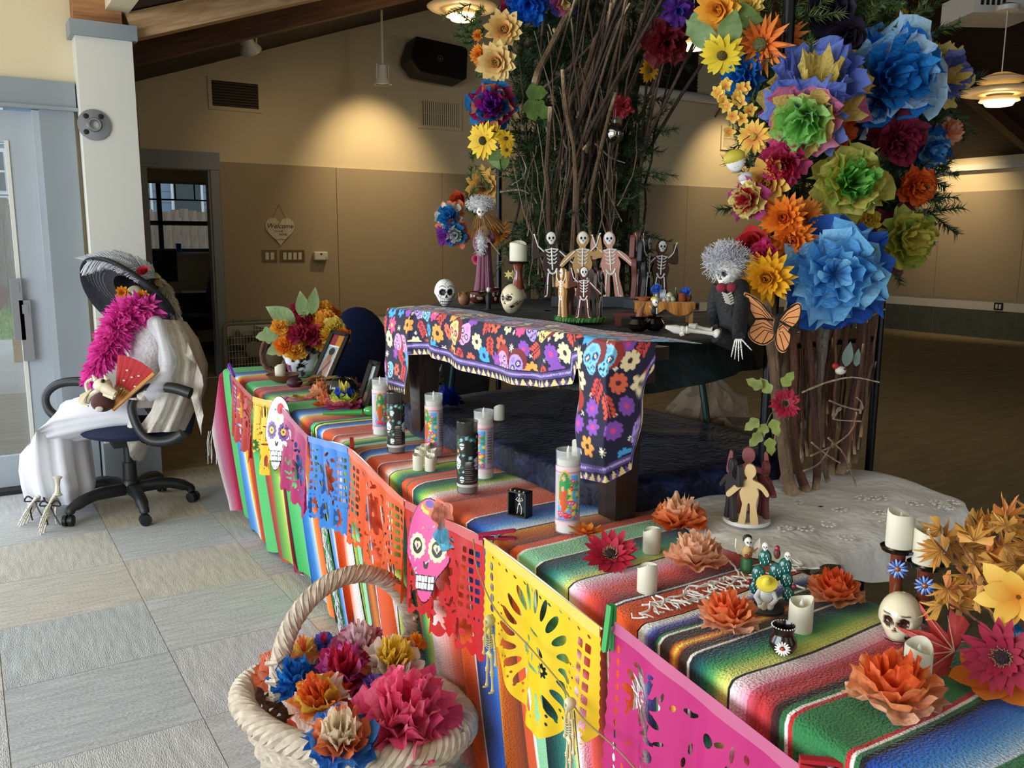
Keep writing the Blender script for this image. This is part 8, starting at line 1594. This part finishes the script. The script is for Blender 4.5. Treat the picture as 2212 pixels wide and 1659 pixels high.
K.put(Z > .165, '#5a2a50'); mb = MB(); mb.grid(np.stack([Rr*np.cos(An), Rr*np.sin(An), Z], -1), K.C, closed=True); mb.build('vase_body', GLOSS, vz)
dv = (q-CAM).dot(FW); bo2 = thing('rose_bouquet', 'bouquet of orange, yellow and crimson paper roses in the vase', 'bouquet', (q.x, q.y, T+.20)); O2 = Vector((q.x, q.y, T+.20))
for k, (x, y) in enumerate([(680, 664), (668, 675), (700, 690), (655, 700), (690, 700), (715, 680), (705, 720), (672, 722), (690, 735), (720, 705), (735, 715), (740, 725), (610, 690), (603, 705), (612, 722), (620, 735), (625, 750), (645, 748), (612, 745), (655, 690), (640, 720), (700, 668), (725, 735), (650, 668), (632, 705), (685, 682), (712, 745), (668, 745), (640, 757)]):
    p = PD(x, y, dv+rnd.uniform(-.09, .04)-(.09 if y > 700 else 0)); mb = MB(); c = rnd.choice((('#e0641c', '#ee8a34'), ('#e0a020', '#f2cc40'), ('#e8942a', '#f2c050'), ('#981c3c', '#b42e50'), ('#e05a1c', '#f0a030'), ('#d8b840', '#ecdc78'))); blossom(mb, T3(*(p-O2)) @ face_to((toward_cam(p)+Vector((rnd.gauss(0, .3), rnd.gauss(0, .3), .3))).normalized()) @ T3(0, 0, -.02), rnd.uniform(.038, .050), [(c[0], 1, .3, c[1]), (c[1], .78, .6, c[0]), (c[0], .5, .8, c[1]), (c[1], .28, .85, c[1])], k, 24); mb.build('paper_rose', TISSUE, bo2, smooth=60)
for x, y, a, L, W in ((620, 690, 2.6, 70, 40), (640, 680, 1.7, 60, 30), (655, 672, 1.4, 60, 26), (585, 712, 3.3, 50, 36), (650, 745, -1.5, 50, 32), (600, 735, 3.6, 46, 34)): mb = MB(); leaf_shape(mb, T3(*(PD(x+18, y+8, dv-.07)-O2)) @ face_to(toward_cam(O2)) @ RZ(a), L*dv/F, W*dv/F, '#6f8a54', '#8aa06a', 3 if x < 610 else 0, .25); mb.build('leaf', LEAF, bo2)
def framed(bl, br, tl, d, dt, label, matc, paint, name='picture_frame'):
    A0 = PD(*bl, d); ex_ = PD(*br, d-.015)-A0; ey = PD(*tl, d+dt)-A0; nn = ex_.cross(ey).normalized(); t = thing(name, label, 'picture frame', A0); W, Hh = ex_.length, ey.length; M = Matrix((ex_.normalized(), ey.normalized(), nn)).transposed().to_4x4(); fw = .016
    mb = MB(); mb.M = M
    for c, s in (((W/2, fw/2, 0), (W, fw, .024)), ((W/2, Hh-fw/2, 0), (W, fw, .024)), ((fw/2, Hh/2, 0), (fw, Hh, .024)), ((W-fw/2, Hh/2, 0), (fw, Hh, .024))): mb.box(c, s)
    mb.build('frame', BLACKP, t, smooth=0); X, Y = np.meshgrid(np.linspace(fw, W-fw, 70), np.linspace(fw, Hh-fw, 110), indexing='ij'); K = Canvas(X/W, Y/Hh, matc); paint(K); mb = MB(); mb.M = M @ T3(0, 0, .004); mb.grid(np.stack([X, Y, X*0], -1), K.C); mb.build('photo_print', mat('glossy_card'), t, smooth=0)
    mb = MB(); mb.M = M; mb.tube([(W*.5, Hh*.55, -.012), (W*.5, .04, -.012-Hh*.28)], .006, 6); mb.build('easel_leg', BLACKP, t)
def pic1(K):
    K.rect(.5, .85, .72, .97, '#c07a2c'); K.rect(.72, .92, .05, .7, '#b0662a'); K.rect(.16, .74, .12, .74, '#f0ece4'); K.rect(.19, .71, .14, .72, '#9ab4c0'); K.ell(.46, .34, .2, .24, '#a8826a'); K.ell(.48, .55, .11, .1, '#9a6a50'); K.ell(.48, .63, .15, .07, '#2a2420'); K.line(.3, .2, .6, .46, .05, '#6a3a6a'); K.ell(.36, .2, .1, .06, '#4a3a34'); K.rect(.19, .71, .14, .18, '#6a5a78')
def pic2(K): K.rect(.12, .88, .1, .9, '#b8c4cc'); K.ell(.6, .45, .35, .2, '#3a4438'); K.rect(.12, .88, .1, .3, '#6a7480'); K.ell(.45, .28, .2, .1, '#8a6a50'); K.line(.4, .5, .55, .8, .02, '#d8dce0')
d0 = (P(690, 834, T)-CAM).dot(FW); framed((667, 828), (707, 838), (717, 714), d0, .10, 'tall black framed portrait photo with red mat', '#8f2a34', pic1)
d0 = (P(780, 888, T)-CAM).dot(FW); framed((768, 884), (794, 890), (800, 780), d0, .09, 'small black framed landscape photo leaning right of the portrait', '#20242a', pic2)
d0 = (P(905, 925, T)-CAM).dot(FW); A0 = PD(882, 921, d0); t = thing('photo_card', 'white card with a purple printed building photo', 'photo', A0); e1 = PD(925, 929, d0)-A0; e2 = PD(890, 852, d0+.03)-A0; X, Y = np.meshgrid(np.linspace(0, 1, 50), np.linspace(0, 1, 80), indexing='ij'); K = Canvas(X, Y, '#ece8ee'); K.rect(.2, .98, .14, .82, '#b9a8e0'); K.rect(.25, .98, .3, .55, '#5a2a9a'); K.ell(.6, .64, .3, .12, '#d8ccee'); K.rect(.3, .9, .33, .45, '#8a3a8a'); K.rect(.85, .95, .3, .8, '#4a2a7a'); K.rect(.2, .98, .14, .24, '#8a70c8')
mb = MB(); mb.grid(np.array([[e1*X[i, j]+e2*Y[i, j] for j in range(80)] for i in range(50)]), K.C); mb.build('print', mat('glossy_card'), t, smooth=0, solid=.001)
def small(name, label, cat, px, py, parts, z=T, dz=.002, rz=0):
    q = P(px, py, z); t = thing(name, label, cat, (q.x, q.y, z+dz), rz)
    for nm, mb_, m_ in parts: mb_.build(nm, m_, t)
small('wooden_bowl', 'small brown boat bowl holding a votive candle', 'bowl', 612, 826, [('bowl_body', MB('#6a3c24').lathe([(.03, 0), (.06, .016), (.075, .036), (.068, .036), (.04, .014), (.001, .008)], 22, cap=False), PAINT)]); q = P(606, 824, T); votive((q.x, q.y, T+.014), 'ivory votive candle in the brown boat bowl', .024, .062, 41)
small('dried_fig', 'dark purple dried gourd beside the boat bowl', 'gourd', 637, 838, [('fruit', MB('#3a2028').sph((0, 0, .022), (.036, .026, .022), 14, 10), PAINT)])
mb = MB(); rr = random.Random(3)
for k in range(10): leaf_shape(mb, T3(rr.uniform(-.05, .05), rr.uniform(-.03, .03), .012+k*.003) @ RZ(rr.uniform(-.8, .8)), .13, .04, rr.choice(('#a87a44', '#8a6034', '#b88e54')), '#c0985c', 0, -.1)
small('dried_husks', 'bundle of dried tan husks under the portrait', 'leaf', 668, 842, [('husk_leaves', mb, LEAF)])
mb = MB()
for k in range(5): leaf_shape(mb, T3(.05*k-.1, .02*(k % 2), .006) @ RZ(k*1.3), .09, .03, ('#c8963a', '#8a5a2c')[k % 2], '#b07a34', 2, .1)
small('fallen_leaves', 'yellow brown leaves lying on the green blanket', 'leaf', 670, 862, [('leaf_blades', mb, LEAF)])
mb = MB('#15151a'); A = np.zeros((40, 9, 3))
for i in range(40):
    for j in range(9): a = TAU*i/40; v = PI*(j+.3)/8.6; r = .060*sin(v)*(1+.10*abs(sin(5*a))); A[i, j] = (r*cos(a), r*sin(a), .045-.045*cos(v))
mb.grid(A, closed=True); small('black_gourd', 'ribbed black gourd behind the multicolour tissue flower', 'gourd', 742, 862, [('ribbed_body', mb, GLOSS)])
for px, py, R, ly, lab, sd, z_ in ((692, 862, .055, TL('#e8a070', '#f0b890', '#eeaa80', '#e89a68'), 'peach tissue flower in front of the portrait', 91, T), (700, 880, .045, TL('#e06a30', '#ee9060', '#e07a44'), 'orange tissue flower under the peach one', 92, T), (745, 888, .072, TL('#a8386c', '#d8688c', '#e2d46a', '#b8cc4a', '#1f3fb0', '#2a4ac8', '#d8c850'), 'blue, yellow and pink tissue flower before the black gourd', 93, T), (765, 852, .05, TL('#a01848', '#b82a5c', '#8a1440'), 'crimson tissue flower behind the small framed photo', 94, T), (966, 880, .055, TL('#0c1f8a', '#1a30b0', '#142898', '#2440c8', '#1a34b8'), 'royal blue tissue flower beside the gargoyle', 95, .86)): table_bloom(px, py, R, ly, lab, sd, z=z_)
mb = MB('#8a8272'); mb.sph((0, 0, .04), (.03, .028, .04), 12, 10).sph((-.01, -.012, .085), (.026, .026, .026), 12, 10).sph((-.018, -.034, .078), (.014, .014, .011), 8, 6)
for e in (-1, 1): mb.tube([(e*.02-.008, 0, .10), (e*.03-.008, .006, .128)], [.010, .002], 6)
mb.col('#1a1714'); mb.sph((-.022, -.034, .092), .005, 6, 5).sph((-.004, -.038, .092), .005, 6, 5).sph((-.014, -.045, .070), (.008, .004, .004), 6, 5)
small('gargoyle_figurine', 'grey gargoyle figurine beside the royal blue flower', 'figurine', 945, 868, [('stone_body', mb, PAINT)], .86)
for k, x in enumerate((926, 934)): small('yellow_tube', ('left yellow marker tube in front of the gargoyle', 'right yellow marker tube in front of the gargoyle')[k], 'marker', x, 868, [('tube', MB('#d8d83a').lathe([(.007, 0), (.007, .06), (.005, .066)], 12), GLOSS)], .86)
mb = MB('#3f9a4a'); mb.tube([(-.16, -.02, .012), (-.02, 0, .014)], [.006, .012], 8).sph((.01, 0, .02), (.028, .018, .018), 12, 8); mb.col('#e8e6dc'); mb.sph((.035, 0, .03), (.014, .013, .016), 10, 8)
small('maraca_rattle', 'green stick rattle with a small white figure lying by the candles', 'rattle', 795, 900, [('rattle_body', mb, GLOSS)], rz=-.6)
# chairs and a bag behind the tables
def back_chair(loc, rz, label, c, hb):
    t = thing('task_chair', label, 'chair', loc, rz); mb = MB(); mb.M = T3(0, 0, .47); mb.sph((0, 0, 0), (.24, .24, .05), 18, 8); mb.M = None; mb.build('seat', c, t); mb = MB(); mb.M = T3(0, .22, hb) @ RX(-.1); mb.sph((0, 0, 0), (.21, .045, .25), 20, 12); mb.M = None; mb.build('backrest', c, t); MB().tube([(0, .2, .45), (0, .27, .55), (0, .25, hb)], .02, 8).build('back_bar', BLK, t); MB().tube([(0, 0, .08), (0, 0, .45)], .026, 10).build('gas_lift', BLK, t)
    for k in range(5): a = TAU*k/5; MB().tube([(0, 0, .10), (.29*cos(a), .29*sin(a), .07)], [.03, .018], 8).build('base_leg', BLK, t); MB().sph((.29*cos(a), .29*sin(a), .03), .03, 10, 8).build('caster', BLK, t)
q = PD(826, 760, 4.7); back_chair((q.x, q.y, 0), .2, 'navy task chair behind the printed bench cloth', mat('royal_navy_fabric', '#12204f', .9, noise=(90, .12)), .80)
q = PD(985, 800, 4.5); back_chair((q.x, q.y, 0), -.4, 'black task chair seen under the bench', mat('black_fabric', '#15161a', .9), .66)
mb = MB('#8a7a66'); r2 = random.Random(8); A = np.zeros((26, 10, 3))
for i in range(26):
    for j in range(10): a = TAU*i/26; v = j/9; r = (.17*sin(PI*(v*.75+.2)))*(1+.16*r2.uniform(-1, 1)); A[i, j] = (r*cos(a), r*sin(a)*.7, .24*v+.012*r2.uniform(-1, 1))
mb.grid(A, closed=True); q = P(1545, 960, .45); t = thing('plastic_bag', 'crumpled clear plastic bag behind the navy velvet', 'bag', (2.20, 2.15, .70)); mb.build('film', mat('plastic_film', '#b9a58c', .15, alpha=.5), t, smooth=0); MB('#a8481c').sph((0, 0, .06), (.11, .07, .05), 12, 8).build('contents', CLOTH, t)
st = thing('low_stool', 'low stool under the plastic bag', 'stool', (2.20, 2.15, 0)); MB().box((0, 0, .685), (.26, .22, .03)).build('seat', DARKT, st, smooth=0)
for sx in (-1, 1):
    for sy in (-1, 1): MB().tube([(sx*.10, sy*.08, 0), (sx*.10, sy*.08, .67)], .012, 8).build('leg', LEGM, st)
